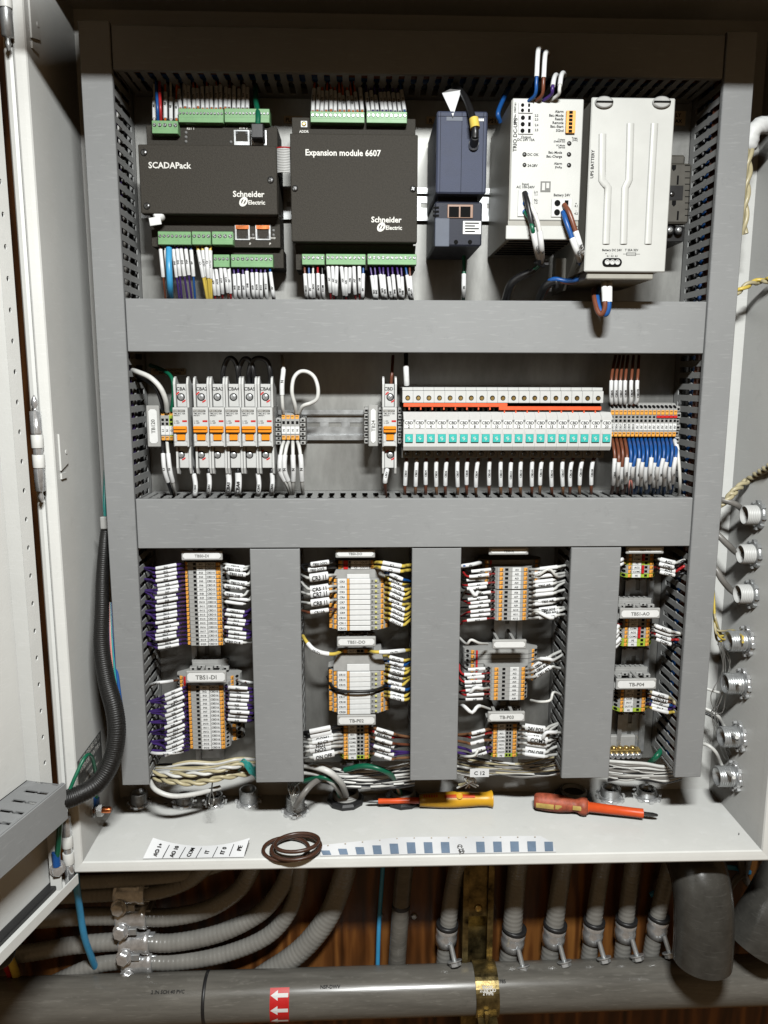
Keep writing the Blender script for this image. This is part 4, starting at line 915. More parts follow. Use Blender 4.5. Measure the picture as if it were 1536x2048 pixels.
for u in (1208, 1323):
    p = PY(u, 205, YT-.001); o = MB().lathe(p+Vector((0, .001, 0)), (0, -1, 0), [(.0088, 0), (.0088, .002), (.007, .003)], 24); o.v = [(q[0], q[1], p.z+(q[2]-p.z)*.62) for q in o.v]; o = o.build('thumb_catch', M['tgrey'], fc)
    MB().box(p.x-.008, p.x+.008, p.y-.0032, p.y-.0022, p.z-.0006, p.z+.0006).build('slot', M['hole'], o)
T = [('UPS BATTERY', PY(1184.5, 328, YT), UZ, -RX, mm(6, YT)), ('Battery DC 24V', PY(1224, 500, YT), RX, UZ, mm(4.2, YT)), ('T 25A 32V', PY(1263, 500, YT), RX, UZ, mm(4.2, YT)), ('+', PY(1212, 507, YT), RX, UZ, mm(3.6, YT)), ('-', PY(1224, 507, YT), RX, UZ, mm(3.6, YT)), ('4.1  4.2  4.3', PY(1224, 512, YT), RX, UZ, mm(3.2, YT))]
txt('lettering', fc, M['ink'], T)
mb = MB()
for (u0, v0, u1, v1) in ((1253, 505.2, 1272, 505.8), (1253, 510.6, 1272, 511.2), (1253, 505, 1253.8, 511), (1271.2, 505, 1272, 511), (1246, 507.8, 1280, 508.3)): q = rect(u0, v0, u1, v1, YT-.0003); mb.box(q[0], q[1], YT-.0003, YT-.0001, q[2], q[3])
mb.build('fuse_symbol', M['ink'], fc)
q = rect(1205, 516, 1244, 533, YT-.001); mb = MB(); r = (q[3]-q[2])/2; cz = (q[2]+q[3])/2; pol = [(q[0]+r+r*cos(a), cz+r*sin(a)) for a in [pi/2+pi*k/8 for k in range(9)]]+[(q[1]-r+r*cos(a), cz+r*sin(a)) for a in [-pi/2+pi*k/8 for k in range(9)]]
mb.pxz(pol, YT-.001, YT-.0001); so = mb.build('battery_socket', M['hole'], fc)
for k in range(3):
    c = Vector((q[0]+(q[1]-q[0])*(.24+.26*k), YT-.0011, cz)); MB().lathe(c, (0, -1, 0), [(r*.62, 0), (r*.62, .0008), (r*.42, .0008), (r*.40, .0001)], 14).build('socket_ring', M['lgrey'], so)
for k, (u, c) in enumerate(((1208, 'brown'), (1218, 'blue'))):
    wire('%s wire with blank sleeve looping out under the battery box' % c, c, [PY(u-2, 552, -.012), PY(u, 566, -.03), PY(u+2-k*2, 598, -.034), PY(u+1-k*2, 618, -.034), PY(u-6-k, 629, -.032), PY(u-14-k*4, 618, -.028), PY(u-20-k*4, 590, -.018), PY(u-18, 578, -.004), PY(u-10, 584, .03)], .0027, [(.08, .30, '', 1.35)], 'wires under the battery box')
# side bracket seen between power unit and battery
q = rect(1120, 490, 1172, 575, .0); br = thing('support_bracket', 'grey angled bracket between the power unit and the battery box', 'bracket', (q[0], YP, q[2]))
MB().pyz([(-.03, q[3]), (.08, q[3]), (.08, q[2]), (.03, q[2])], q[0]+.012, q[0]+.0145).build('web', M['ups_d'], br); MB().box(q[0], q[0]+.0118, .02, .024, q[2]+.006, q[3]-.01, .001).build('tab', M['ups_d'], br)
# receptacle behind the battery
YR = .018
q = rect(1325, 326, 1381, 447, YR); rcp = thing('power_outlet', 'brown grey mains outlet partly hidden behind the battery box', 'outlet', (q[0], YP-.004, q[2]))
fb = MB().box(q[0], q[1], YR, YR+.012, q[2], q[3], .002); fb.box(q[0]+.004, q[1]-.003, YR+.0121, YP-.008, q[2]+.003, q[3]-.003); fb = fb.build('face', M['outlet'], rcp)
a = rect(1325, 309, 1371, 330, .026); MB().box(a[0], a[1], .026, YP-.009, a[2], a[3], .002).build('top_tab', M['outlet'], rcp)
for v in (333, 404):
    a = rect(1344, v-3, 1352, v+9, YR-.0004); MB().pxz([(a[0], a[3]), (a[1], a[3]), (a[1], a[2]+.002), ((a[0]+a[1])/2, a[2]), (a[0], a[2]+.002)], YR-.0004, YR-.0001).build('earth_hole', M['hole'], fb)
    a = rect(1354, v+18, 1357.5, v+36, YR-.0004); MB().box(a[0], a[1], YR-.0004, YR-.0001, a[2], a[3]).build('blade_slot', M['hole'], fb)
a = rect(1337, 371, 1366, 400, YR-.0006); nm = MB().box(a[0], a[1], YR-.0006, YR-.0001, a[2], a[3]).build('name_plate', M['blackp'], fb); mb = MB(); screw(mb, PY(1344, 388, YR-.0008), .0026); mb.build('screw', M['darksteel'], nm)
for k in range(9): a = rect(1370, 330+k*12.5, 1380, 331.5+k*12.5, YR-.0003); MB().box(a[0], a[1], YR-.0003, YR-.0001, a[2], a[3]).build('rib_groove', M['hole'], fb)
for u in (1338, 1356):
    p = PY(u, 461, .024); o = MB().lathe(p, (0, -1, 0), [(.0045, 0), (.0045, .003), (.003, .003)], 16).build('terminal_screw', M['blackp'], rcp); mb = MB(); screw(mb, p+Vector((0, -.0031, 0)), .0028); mb.build('screw_head', M['zinc'], o)
a = rect(1328, 452, 1368, 484, .028); MB().box(a[0], a[1], .028, YP-.01, a[2], a[3], .001).build('terminal_block', M['blackp'], rcp)

wire('thick black cable continuing from the BAT tie into the duct', 'black', [PY(1122, 561, -.004), PY(1105, 563, .0), PY(1088, 575, .008), PY(1076, 604, .03)], .0042, (), 'wires of the power unit', name='cable', cat='cable')
wire('thick black cable continuing from the input wire tie into the duct', 'black', [PY(1060, 545, .0), PY(1036, 556, .004), PY(1020, 572, .012), PY(1010, 604, .03)], .0042, (), 'wires of the power unit', name='cable', cat='cable')
# ================================================================ terminal blocks
def to_row3(cx): return lambda a, y, s: (a, y, s)
class Strip:
    """a run of look-alike terminal slices on one rail; across = picture axis over the slice, stack = axis along the rail"""
    def __init__(s, vert, Y, name): s.vert = vert; s.Y = Y; s.name = name; s.cache = {}
    def p(s, a, y, k): return (a, y, k) if s.vert else (k, y, a)       # (across, depth, along) -> xyz
    def bx(s, a0, a1, y0, y1, k0, k1, b=0):
        m = MB(); m.box(min(a0, a1), max(a0, a1), y0, y1, min(k0, k1), max(k0, k1), b)
        r = MB(); r.add([s.p(*q) for q in m.v], m.f if s.vert else [f[::-1] for f in m.f]); return r
    def mesh(s, key, mb, m):
        if key not in s.cache:
            o = mb.build(key[0], m, None, Vector((0, 0, 0))); s.cache[key] = o.data; bpy.data.objects.remove(o)
        return s.cache[key]
def slice_block(st, a0, a1, k, w, elems, label, hcol='tgrey', group=None, name='terminal_block', yb=None, prof=None, cat='terminal block'):
    """one slice: a0..a1 across, centred at k along the rail, width w"""
    Y = st.Y; yb = yb or YP-.0085
    org = Vector(st.p((a0+a1)/2, yb, k)); o = thing(name, label, cat, org, group or 'terminal blocks on the rails')
    ac = (a0+a1)/2; h = (a1-a0)/2; hw = w*.475
    key = ('housing', hcol, round(h, 5), round(w, 5), prof)
    pr = [(-h*.62, yb-.0002), (-h, yb-.012), (-h, Y+.012), (-h*.97, Y+.0075), (-h*.74, Y+.0012), (-h*.70, Y), (h*.70, Y), (h*.74, Y+.0012), (h*.97, Y+.0075), (h, Y+.012), (h, yb-.012), (h*.62, yb-.0002)]
    if prof == 'step': pr = [(-h*.62, yb-.0002), (-h, yb-.012), (-h, Y+.020), (-h*.8, Y+.018), (-h*.8, Y+.010), (-h*.6, Y+.008), (-h*.58, Y), (h*.58, Y), (h*.6, Y+.008), (h*.8, Y+.010), (h*.8, Y+.018), (h, Y+.020), (h, yb-.012), (h*.62, yb-.0002)]
    if key not in st.cache:
        m = MB(); m.prism(pr, -hw, hw, lambda a, y, q: st.p(a, y-yb, q)); st.mesh(key, m, M[hcol])
    inst('housing', st.cache[key], o)
    for e in elems:
        kind, b0, b1 = e[0], e[1]-ac, e[2]-ac; mid = (b0+b1)/2
        def surf(a):                                             # depth of the housing face at a
            f = abs(a)/h
            if f <= .70: return 0
            if f <= .74: return .0012*(f-.70)/.04
            return .0012+.0063*(f-.74)/.23
        y0 = Y-yb+surf(mid)
        K = (kind, round(b0, 5), round(b1, 5), round(w, 5), e[3] if kind in ('cap', 'plate') else 0)
        if kind == 'lever':
            if K not in st.cache:
                m = st.bx(b0, b1, y0-.0012, y0+.003, -hw*.82, hw*.82, .0003); m.cur = 1
                for q in (-1, 1):
                    m2 = st.bx(mid+q*(b1-b0)*.22-(b1-b0)*.10, mid+q*(b1-b0)*.22+(b1-b0)*.10, y0-.0014, y0-.0011, -hw*(.1+.5*q), hw*(.45-.0*q)*.9); m.add(m2.v, m2.f)
                st.mesh(K, m, [M['orange'], M['brass']])
            inst('push_lever', st.cache[K], o)
        elif kind == 'hole':
            if K not in st.cache:
                r = min(abs(b1-b0)/2, hw*.86); m = MB(); vs = []; n = 12
                sl = 0 if abs(mid)/h < .7 else (1 if mid > 0 else -1)
                for i in range(n):
                    an = 2*pi*i/n; da = r*cos(an); vs.append(st.p(mid+da, Y-yb+surf(mid+da)-.0003, r*sin(an)))
                m.add(vs, [tuple(range(n))] if st.vert else [tuple(range(n-1, -1, -1))]); st.mesh(K, m, M['hole'])
            inst('wire_entry', st.cache[K], o)
        elif kind == 'slot':
            if K not in st.cache: st.mesh(K, st.bx(b0, b1, y0-.0003, y0+.001, -hw*.6, hw*.6), M['hole'])
            inst('bridge_slot', st.cache[K], o)
        elif kind == 'cap':
            if K not in st.cache: st.mesh(K, st.bx(b0, b1, y0-.0018, y0+.001, -hw*.98, hw*.98, .0003), M[e[3]])
            inst('bridge_bar', st.cache[K], o)
        elif kind == 'plate':
            if K not in st.cache: st.mesh(K, st.bx(b0, b1, y0-e[4], y0+.001, -hw*.96, hw*.96, .0004), M[e[3]])
            inst(e[5], st.cache[K], o)
        elif kind == 'lamp':
            if K not in st.cache:
                m = MB(); m.lathe(st.p(mid, y0+.0002, 0), (0, -1, 0), [(abs(b1-b0)/2, 0), (abs(b1-b0)*.42, .0008), (abs(b1-b0)*.15, .0012)], 12); st.mesh(K, m, M['led'])
            inst('lamp', st.cache[K], o)
        elif kind == 'tag':
            yy = y0-(e[4] if len(e) > 4 else .0010); K2 = ('marker', round(b0, 5), round(b1, 5), round(w, 5), round(yy, 5))
            if K2 not in st.cache: st.mesh(K2, st.bx(b0, b1, yy, y0+.001, -w*.465, w*.465, .0003), M['white'])
            tg = inst('marker', st.cache[K2], o)
            if e[3]:
                mb = MB(); c = Vector(st.p(mid, yy, 0))+org
                if st.vert: text(mb, e[3], c, RX, UZ, min(w*.46, .0024), maxw=abs(b1-b0)*.86)
                else: text(mb, e[3], c, UZ, -RX, min(w*.5, .0024), maxw=abs(b1-b0)*.86)
                mb.build('lettering', M['ink'], tg)
    return o
def marker_holder(u0, v0, u1, v1, Y, tx, label, vertical=False, dim=False):
    x0, x1, z0, z1 = rect(u0, v0, u1, v1, Y); o = thing('marker_holder', label, 'marker holder', ((x0+x1)/2, YP-.0085, z0), 'strip name holders')
    mb = MB(); mb.box(x0, x1, Y, Y+.004, z0, z1, .0008)
    if vertical: mb.box(x0+.003, x1-.003, Y+.0041, YP-.0087, z0+.004, z1-.004)
    else:
        for f in (.22, .70): mb.box(x0+(x1-x0)*f, x0+(x1-x0)*(f+.08), Y+.0041, YP-.0087, z0+.001, z0+.004)
    mb.build('holder_body', M['tgrey'], o)
    q = .0016; c = .0022
    a0, a1, b0, b1 = x0+q, x1-q, z0+q*1.3, z1-q*1.3
    if vertical: a0, a1, b0, b1 = x0+q*1.6, x1-q*1.6, z0+q*2.5, z1-q*2.5
    pol = [(a0+c, b0), (a1-c, b0), (a1, b0+c), (a1, b1-c), (a1-c, b1), (a0+c, b1), (a0, b1-c), (a0, b0+c)]
    mb = MB(); mb.pxz(pol, Y-.0005, Y-.0001); s = mb.build('name_strip', M['white'], o)
    if tx: txt('lettering', s, M['inkg'], [(tx, ((a0+a1)/2, Y-.0005, (b0+b1)/2), UZ if vertical else RX, -RX if vertical else UZ, .0042 if vertical else (b1-b0)*.5)])
    return o
def end_clamp(u0, v0, u1, v1, Y, label, vertical_rail=True):
    """light grey end clamp with sockets: body, lugs with dark screw holes"""
    Y = .054 if vertical_rail else Y; x0, x1, z0, z1 = rect(u0, v0+(v1-v0)*.30 if vertical_rail else v0, u1, v1, Y); o = thing('end_clamp', label, 'end clamp', ((x0+x1)/2, YP-.0085, z0), 'grey end clamps')
    w_ = x1-x0; h = z1-z0
    mb = MB()
    if vertical_rail: mb.box(x0+w_*.05, x1-w_*.05, Y+.006, YP-.0086, z0+h*.35, z1, .0006)
    else: mb.box(x0+w_*.1, x1-w_*.1, Y+.006, YP-.0086, z0, z1, .0006)
    if vertical_rail:
        for f in (.1, .24, .38, .52, .66, .80): mb.box(x0+w_*f, x0+w_*(f+.05), Y+.0085, YP-.012, z1+.0001, z1+.0016)
        mb.box(x0+w_*.05, x1-w_*.05, Y+.0062, Y+.0080, z1+.0001, z1+.0022)
    mb.build('clamp_body', M['tgrey'], o)
    n = 5 if vertical_rail else 6
    for i in range(n):
        if vertical_rail: a = x0+w_*i/n; r = (a+.0004, a+w_/n-.0004, z0+(h*.18 if i % 2 else 0), z0+h*(.62 if i % 2 else .5))
        else: a = z0+h*i/n; r = (x0, x1, a+.0004, a+h/n-.0006)
        lg = MB().box(r[0], r[1], Y+(.003 if i % 2 else 0), Y+.0059, r[2], r[3], .0005).build('clamp_lug', M['tgrey'], o)
        cx, cz, s = (r[0]+r[1])/2, (r[2]+r[3])/2, min(r[1]-r[0], r[3]-r[2])*.24; yy = Y+(.003 if i % 2 else 0)
        MB().box(cx-s*1.3, cx+s*1.3, yy-.0003, yy-.0001, cz-s, cz+s).build('lug_hole', M['hole'], lg)
    return o
# ================================================================ row 2: breakers
YR2 = .030
zr2 = (PY(665, 821, YP-.007).z+PY(665, 879, YP-.007).z)/2
din_rail((PY(297, 850, YP).x, PY(1352, 850, YP).x), zr2, True, 'zinc din rail carrying the circuit breakers in the middle row')
def xs_(us, v, Y): return [PY(u, v, Y).x for u in us]
def breaker(u0, u1, name, label, Y=.012, marks=True):
    x0, x1 = PY(u0, 850, Y).x, PY(u1, 850, Y).x; uc = (u0+u1)/2
    Z = lambda v, y=Y: PY(uc, v, y).z
    zt, z1, z2, zb = Z(768, Y+.012), Z(815), Z(894), Z(936, Y+.012)
    o = thing('circuit_breaker', label, 'circuit breaker', ((x0+x1)/2, YP-.0085, zb), 'white circuit breakers with orange levers'); w_ = x1-x0; e = .0003
    bd = MB(); bd.box(x0+e, x1-e, Y, YP-.0086, z2, z1, .0005); bd = bd.build('middle_body', M['lgrey'], o)
    hi = MB().box(x0+.003, x1-.003, Y+.012, YP-.0087, z1+.0001, zt, .0005).build('upper_body', M['lgrey'], o)
    lo = MB().box(x0+.003, x1-.003, Y+.012, YP-.0087, zb, z2-.0001, .0005).build('lower_body', M['lgrey'], o)
    for sx in (x0+e, x1-.0025):                                  # finned wings above and below
        for (za, zb_, s) in ((z1+.0001, Z(753, Y+.01), 1), (z2-.0001, Z(950, Y+.01), -1)):
            L = abs(zb_-za); pol = [(Y+.009, za), (Y+.008, za+s*L*.75), (Y+.011, za+s*L*.95), (Y+.016, za+s*L), (Y+.024, za+s*L*.8), (Y+.045, za+s*L*.6), (Y+.045, za)]
            MB().pyz(pol, sx, sx+.0022).build('barrier_wing', M['lgrey'], o)
    for part, vv in ((hi, 794), (lo, 909.5)):
        c = PY(uc+1, vv, Y+.012); c.y = Y+.0119
        m = MB(); m.lathe(c, (0, -1, 0), [(.0042, 0), (.0042, .0003)], 16); m.cur = 1; screw(m, c+Vector((0, -.0004, 0)), .0034); m.build('clamp_screw', [M['hole'], M['zinc']], part)
        if marks:
            for an in (2.3, -1.0):
                m = MB(); pts = []
                for k in range(6):
                    t = an+(k-2.5)*.16; pts.append((t, .0046)); 
                vs = [c+Vector((cos(t)*r, -.0002, sin(t)*r)) for t, _ in pts for r in (.0047, .0062)]
                m.add(vs, [(2*k, 2*k+2, 2*k+3, 2*k+1) for k in range(5)]); m.build('torque_mark', M['red'], part)
    # lever
    za, zb_ = Z(865), Z(852); m = MB(); m.box(x0+.0012, x1-.0012, Y-.0045, Y-.0001, za, zb_, .0008); m.box(x0+.0016, x1-.0016, Y-.0062, Y-.0046, zb_-.0035, zb_-.0005, .0006); lv = m.build('lever', M['orange2'], o)
    MB().box(x0+w_*.27, x1-w_*.22, Y-.0022, Y-.0001, Z(880.5), Z(869), .0004).build('lever_foot', M['orange2'], o)
    m = MB(); m.box(x0+.0012, x0+w_*.22, Y-.0016, Y-.0001, Z(884), Z(866), .0004); m.box(x1-w_*.18, x1-.0012, Y-.0016, Y-.0001, Z(884), Z(866), .0004); m.box(x0+.0014, x1-.0014, Y-.0018, Y-.0001, Z(892), Z(884.2), .0004); m.build('lever_guard', M['lgrey'], o)
    a = Vector(((x0+x1)/2, Y, 0)); T = [('TMC 81C 10A', (x0+w_*.08, Y, Z(827)), RX, UZ, mm(3, Y), dict(align='l', maxw=w_*.75)), ('0907571', (x0+w_*.08, Y, Z(831)), RX, UZ, mm(2.6, Y), dict(align='l')), ('I - ON', (x0+w_*.1, Y, Z(842)), RX, UZ, mm(2.4, Y), dict(align='l')), ('0 - OFF', (x0+w_*.1, Y, Z(846)), RX, UZ, mm(2.4, Y), dict(align='l'))]
    txt('lettering', bd, M['ink'], T)
    m = MB(); m.box(x0+w_*.07, x0+w_*.82, Y-.0003, Y-.0001, Z(824), Z(819.5)); lg = m.build('maker_bar', M['ink'], bd)
    txt('lettering', lg, M['inkw'], [('PHOENIX CONTACT', (x0+w_*.445, Y-.0003, Z(821.8)), RX, UZ, mm(2.9, Y), dict(maxw=w_*.7))])
    m = MB(); m.box(x0+w_*.62, x0+w_*.92, Y-.0003, Y-.0001, Z(844), Z(840.5)); m.build('trip_window', M['red'], bd)
    txt('lettering', hi, M['ink'], [(name, ((x0+x1)/2, Y+.012, Z(777.5, Y+.012)), RX, UZ, mm(6.6, Y), dict(maxw=w_*.8))])
    return x0, x1
marker_holder(293.5, 811, 319.5, 894, .026, 'TB120', 'upright grey holder named TB120 beside the breakers', True)
br_u = [(345.5, 376.8), (385.3, 417.7), (417.9, 449.8), (450, 482), (482.2, 514), (514.2, 546)]
for i, (a, b) in enumerate(br_u):
    breaker(a, b, 'CBA%d' % (i+1), 'white circuit breaker named CBA%d with orange lever' % (i+1), marks=i in (0, 1, 5))
breaker(764.5, 794.5, 'CBD1', 'white circuit breaker named CBD1 with orange lever, standing alone')
# TB120 blocks
st = Strip(False, YR2, 'TB120')
zz = lambda v, Y=YR2, u=330: PY(u, v, Y).z
for i, (u, tx, hc) in enumerate(((326, 'L1', 'tgrey'), (334.5, 'N', 'tgrey'), (343, 'G', 'gyel'))):
    slice_block(st, zz(890), zz(822), PY(u, 855, YR2).x, mm(8.5, YR2), [('lever', zz(833), zz(825.5)), ('slot', zz(842), zz(837)), ('slot', zz(850), zz(845)), ('tag', zz(870), zz(852), tx), ('lever', zz(880.5), zz(872.5)), ('hole', zz(888), zz(882))], 'grey terminal block marked %s beside the TB120 holder' % tx if i < 2 else 'green terminal block marked G beside the TB120 holder', hc)
W1 = 'wires at the breakers'
wire('thick white wire arching from the duct to the TB120 blocks', 'white', [PY(262, 740, .04), PY(275, 744, .02), PY(300, 755, .012), PY(320, 775, .012), PY(331, 800, .018), PY(334, 822, .028)], .0029, (), W1)
wire('black wire arching beneath the thick white wire to the TB120 blocks', 'black', [PY(265, 748, .045), PY(290, 758, .03), PY(312, 776, .022), PY(322, 800, .022), PY(326, 822, .03)], .0024, (), W1)
wire('green wire arching from the duct to the TB120 blocks', 'green', [PY(300, 730, .06), PY(325, 740, .045), PY(343, 755, .03), PY(347, 785, .026), PY(343, 822, .03)], .0021, (), W1)
wire('black wire sleeved L1 below the TB120 blocks', 'black', [PY(326, 884, .034), PY(326, 905, .022), PY(329, 940, .02), PY(338, 970, .03), PY(347, 996, .055)], .0019, [(.20, .58, 'L1', 1.2)], W1)
wire('white wire sleeved N below the TB120 blocks', 'white', [PY(334, 884, .034), PY(336, 905, .022), PY(340, 940, .02), PY(347, 970, .03), PY(351, 996, .055)], .0019, [(.20, .58, 'N', 1.2)], W1)
for i, (ua, ub, vt) in enumerate(((447, 476, 716), (478, 507, 717), (499, 540, 716))):
    wire(('black jumper arching over breakers CBA3 and CBA4', 'black jumper arching over breakers CBA4 and CBA5', 'black jumper arching over breakers CBA5 and CBA6')[i], 'black', [PY(ua, 775, .04), PY(ua-1, 745, .03), PY(ua+6, vt+6, .03), PY((ua+ub)/2, vt, .03), PY(ub-5, vt+8, .03), PY(ub+1, 748, .03), PY(ub, 775, .04)], .0028, (), W1)
for i, (u, v0, v1, k, tx) in enumerate(((391, 950, 988, 1.15, 'CBA1'), (419, 945, 981, 1.15, 'CBA2'), (458, 942, 978, 1.7, 'CBA3'), (477, 942, 981, 2.0, 'CBA4'), (518, 950, 983, 1.2, 'CBA5'), (545, 945, 978, 1.3, 'CBA6'))):
    ub = sum(br_u[i])/2+4
    P = [PY(ub*.3+u*.7, 930, .032), PY(ub*.15+u*.85, v0-4, .028), PY(u, (v0+v1)/2, .027), PY(u-1, v1, .028), PY(u-3, 998, .05)]
    wire('black wire sleeved %s below its breaker' % tx, 'black', P, .0021, [(.18, .72, tx, k)], W1)
# N blocks
for i, u in enumerate((567.5, 576.5, 585.5, 594.5)):
    slice_block(st, zz(886), zz(826), PY(u, 855, YR2).x, mm(9, YR2), [('lever', zz(838), zz(830)), ('slot', zz(848), zz(842)), ('tag', zz(868), zz(853), 'N'), ('lever', zz(879.5), zz(871)), ('hole', zz(886), zz(881))], ('grey N terminal block beside breaker CBA6', 'grey N terminal block second from breaker CBA6', 'grey N terminal block third from breaker CBA6', 'grey N terminal block fourth from breaker CBA6')[i])
end_clamp(551, 836, 562, 890, .036, 'grey end clamp between breaker CBA6 and the N blocks', False)
end_clamp(600, 836, 611, 890, .036, 'grey end clamp after the four N blocks', False)
for i, (u, um, ue) in enumerate(((567.5, 560, 582), (576.5, 569, 583), (585.5, 586, 586), (595, 602, 607))):
    wire(('white wire sleeved N at the block beside breaker CBA6', 'white wire sleeved N at the second N block', 'white wire sleeved N at the third N block', 'white wire sleeved N at the fourth N block')[i], 'white', [PY(u, 884, .032), PY((u+um)/2, 895, .022), PY(um, 920, .018), PY(um+1, 945, .02), PY((um+ue)/2+(4 if i < 2 else 0), 972, .03), PY(ue, 998, .055)], .0021, [(.22, .56, 'N', 1.5)], W1)
P = [PY(592, 826, .034), PY(590, 810, .026), PY(584, 785, .022), PY(587, 758, .024), PY(599, 744, .026), PY(615, 744, .026), PY(629, 755, .024), PY(636, 777, .022), PY(634, 797, .022), PY(622, 806, .024), PY(606, 812, .026), PY(598, 826, .034)]
wire('white wire looped in a ring above the N blocks', 'white', P, .0022, (), W1)
wire('white wire sleeved N rising from the N blocks to the duct', 'white', [PY(567, 826, .034), PY(565, 810, .026), PY(564, 770, .024), PY(567, 735, .03), PY(564, 712, .05)], .0020, [(.30, .66, 'N', 1.4)], W1)
# TB24 holder and its clamps
marker_holder(737, 810, 756, 893, .026, 'TB24', 'upright grey holder named TB24 beside breaker CBD1', True)
end_clamp(728.5, 815, 737, 888, .034, 'grey end clamp left of the TB24 holder', False); end_clamp(757, 815, 764, 888, .034, 'grey end clamp between the TB24 holder and breaker CBD1', False); end_clamp(796, 815, 803, 888, .034, 'grey end clamp between breaker CBD1 and the fuse bank', False)
wire('brown wire dropping from breaker CBD1 with a white sleeve', 'brown', [PY(776, 934, .03), PY(773, 945, .024), PY(770, 965, .022), PY(771, 998, .05)], .0021, [(.08, .36, 'CBD1', 1.1)], W1)
wire('brown wire rising from breaker CBD1 into the duct', 'brown', [PY(782, 770, .04), PY(784, 745, .04), PY(786, 712, .055)], .0018, (), W1)
wire('black wire with white sleeve feeding the first fuse holder from the duct', 'black', [PY(813.5, 778, .03), PY(813, 760, .026), PY(812, 735, .028), PY(812, 708, .05)], .0026, [(.1, .5, '', 1.35)], W1)
# ---- bank of 19 electronic fuses
YFb, YFt = .004, .014
pu = (1213-818)/18; W_ = mm(pu, YFb)
fus = None
for i in range(19):
    u = 818+i*pu; xc = PY(u, 860, YFb).x; x0, x1 = xc-pu*.49*(YFb+.85)/F_PX, xc+pu*.49*(YFb+.85)/F_PX; w_ = x1-x0
    Z = lambda v, y: PY(1015, v, y).z
    o = thing('fuse_holder', 'light grey fuse module labelled CBD%d with teal button' % (i+2), 'fuse holder', (xc, YP-.0085, Z(900, YFb)), 'grey fuse modules in a bank')
    bd = MB(); bd.pyz([(YFb+.008, Z(824, YFb+.008)), (YFb, Z(834, YFb)), (YFb, Z(893, YFb)), (YFb+.003, Z(901, YFb)), (YP-.03, Z(901, YFb)), (YP-.03, Z(824, YFb+.008))], x0, x1); bd = bd.build('plug_body', M['lgrey'], o)
    mk = MB(); mk.box(x0+w_*.06, x1-w_*.10, YFb-.0008, YFb-.0001, Z(857, YFb), Z(841, YFb), .0002); mk = mk.build('marker', M['white'], bd)
    txt('lettering', mk, M['ink'], [('CBD', ((x0+x1)/2-w_*.02, YFb-.0008, Z(845.5, YFb)), RX, UZ, mm(6.0, YFb)), (str(i+2), ((x0+x1)/2-w_*.02, YFb-.0008, Z(853, YFb)), RX, UZ, mm(5.6, YFb))])
    for s in (x0+w_*.01, x1-w_*.09): MB().box(s, s+w_*.06, YFb-.0003, YFb-.0001, Z(844, YFb), Z(839.5, YFb)).build('latch_slot', M['hole'], bd)
    m = MB(); m.pxz([(x0+w_*.08, Z(868, YFb)), (x0+w_*.20, Z(862, YFb)), (x1-w_*.22, Z(862, YFb)), (x1-w_*.10, Z(868, YFb))], YFb-.0006, YFb-.0001); m.build('button_ramp', M['lgrey'], bd)
    bt_ = MB().box(x0+w_*.14, x1-w_*.14, YFb-.0020, YFb-.0001, Z(884.5, YFb), Z(868.5, YFb), .0005).build('button', M['teal'], bd)
    txt('lettering', bt_, M['inkw'], [({3: '1A', 13: '6A'}.get(i+2, '2A'), ((x0+x1)/2, YFb-.0020, Z(876.5, YFb)), (.45, 0, -.9), (.9, 0, .45), mm(4.6, YFb))])
    # base with upper clamp row
    ub = 815.6+i*21.17; xb = PY(ub, 790, YFt).x; hb = mm(21.17, YFt)*.49
    bs = MB(); bs.box(xb-hb, xb+hb, YFt, YP-.0086, Z(806, YFt), Z(782, YFt), .0004); bs.box(xb-hb, xb+hb, YFt+.004, YP-.0088, Z(781.6, YFt+.004), Z(775, YFt+.004), .0004); bs = bs.build('upper_clamp', M['lgrey'], o)
    m = MB(); c = Vector((xb, YFt-.0001, Z(796, YFt))); m.lathe(c, (0, -1, 0), [(.0027, 0), (.0027, .0003)], 14); m.cur = 1; m.lathe(c+Vector((0, -.0003, -.0003)), (0, -1, 0), [(.0019, 0), (.0019, .0002)], 12); m.build('clamp_screw', [M['hole'], M['brass']], bs)
    MB().box(xb-hb*.98, xb+hb*.98, YFt+.008, YP-.03, Z(824, YFb+.010), Z(806.5, YFt), 0).build('bridge_channel', M['hole'], o)
    for q in (-.5, .5): MB().box(xb+hb*q-.0011, xb+hb*q+.0011, YFt+.006, YFt+.0079, Z(823, YFb+.010), Z(816, YFt)).build('bridge_tooth', M['tgrey'], o)
    ul = 814+i*21.3; xl_ = PY(ul, 910, .022).x; hl = mm(21.3, .022)*.49
    bs = MB().box(xl_-hl, xl_+hl, .022, YP-.0086, Z(916, .022), Z(898, .022), .0004).build('lower_clamp', M['mgrey'], o)
    m = MB(); m.lathe((xl_, .0219, Z(907, .022)), (0, -1, 0), [(.0026, 0), (.0026, .0004), (.0012, .0006)], 12); m.build('clamp_screw', M['darksteel'], bs)
for (ua, ub, va, vb, lab, y) in ((807, 1015, 806.5, 814, 'red orange bridge bar across fuse modules CBD2 to CBD11', YFt-.003), (998, 1203, 813, 820.5, 'red orange bridge bar across fuse modules CBD11 to CBD20', YFt-.0045)):
    q = rect(ua, va, ub, vb, y); o = thing('bridge_bar', lab, 'bridge bar', (q[0], y, q[2]))
    MB().box(q[0], q[1], y, y+.006, q[2], q[3], .0004).build('bar', M['redbar'], o); nn = int((ub-ua)/21.2)
    for k in range(nn): a = q[0]+(q[1]-q[0])*(k+.5)/nn; MB().box(a-.0007, a+.0007, y+.001, y+.0055, q[2]-.003, q[2]-.0001).build('tooth', M['redbar'], o)
su = [812, 832, 850.5, 872, 891, 914, 933, 953.6, 977.6, 1000, 1020.5, 1040, 1063, 1080.7, 1101, 1124, 1141, 1161, 1183]
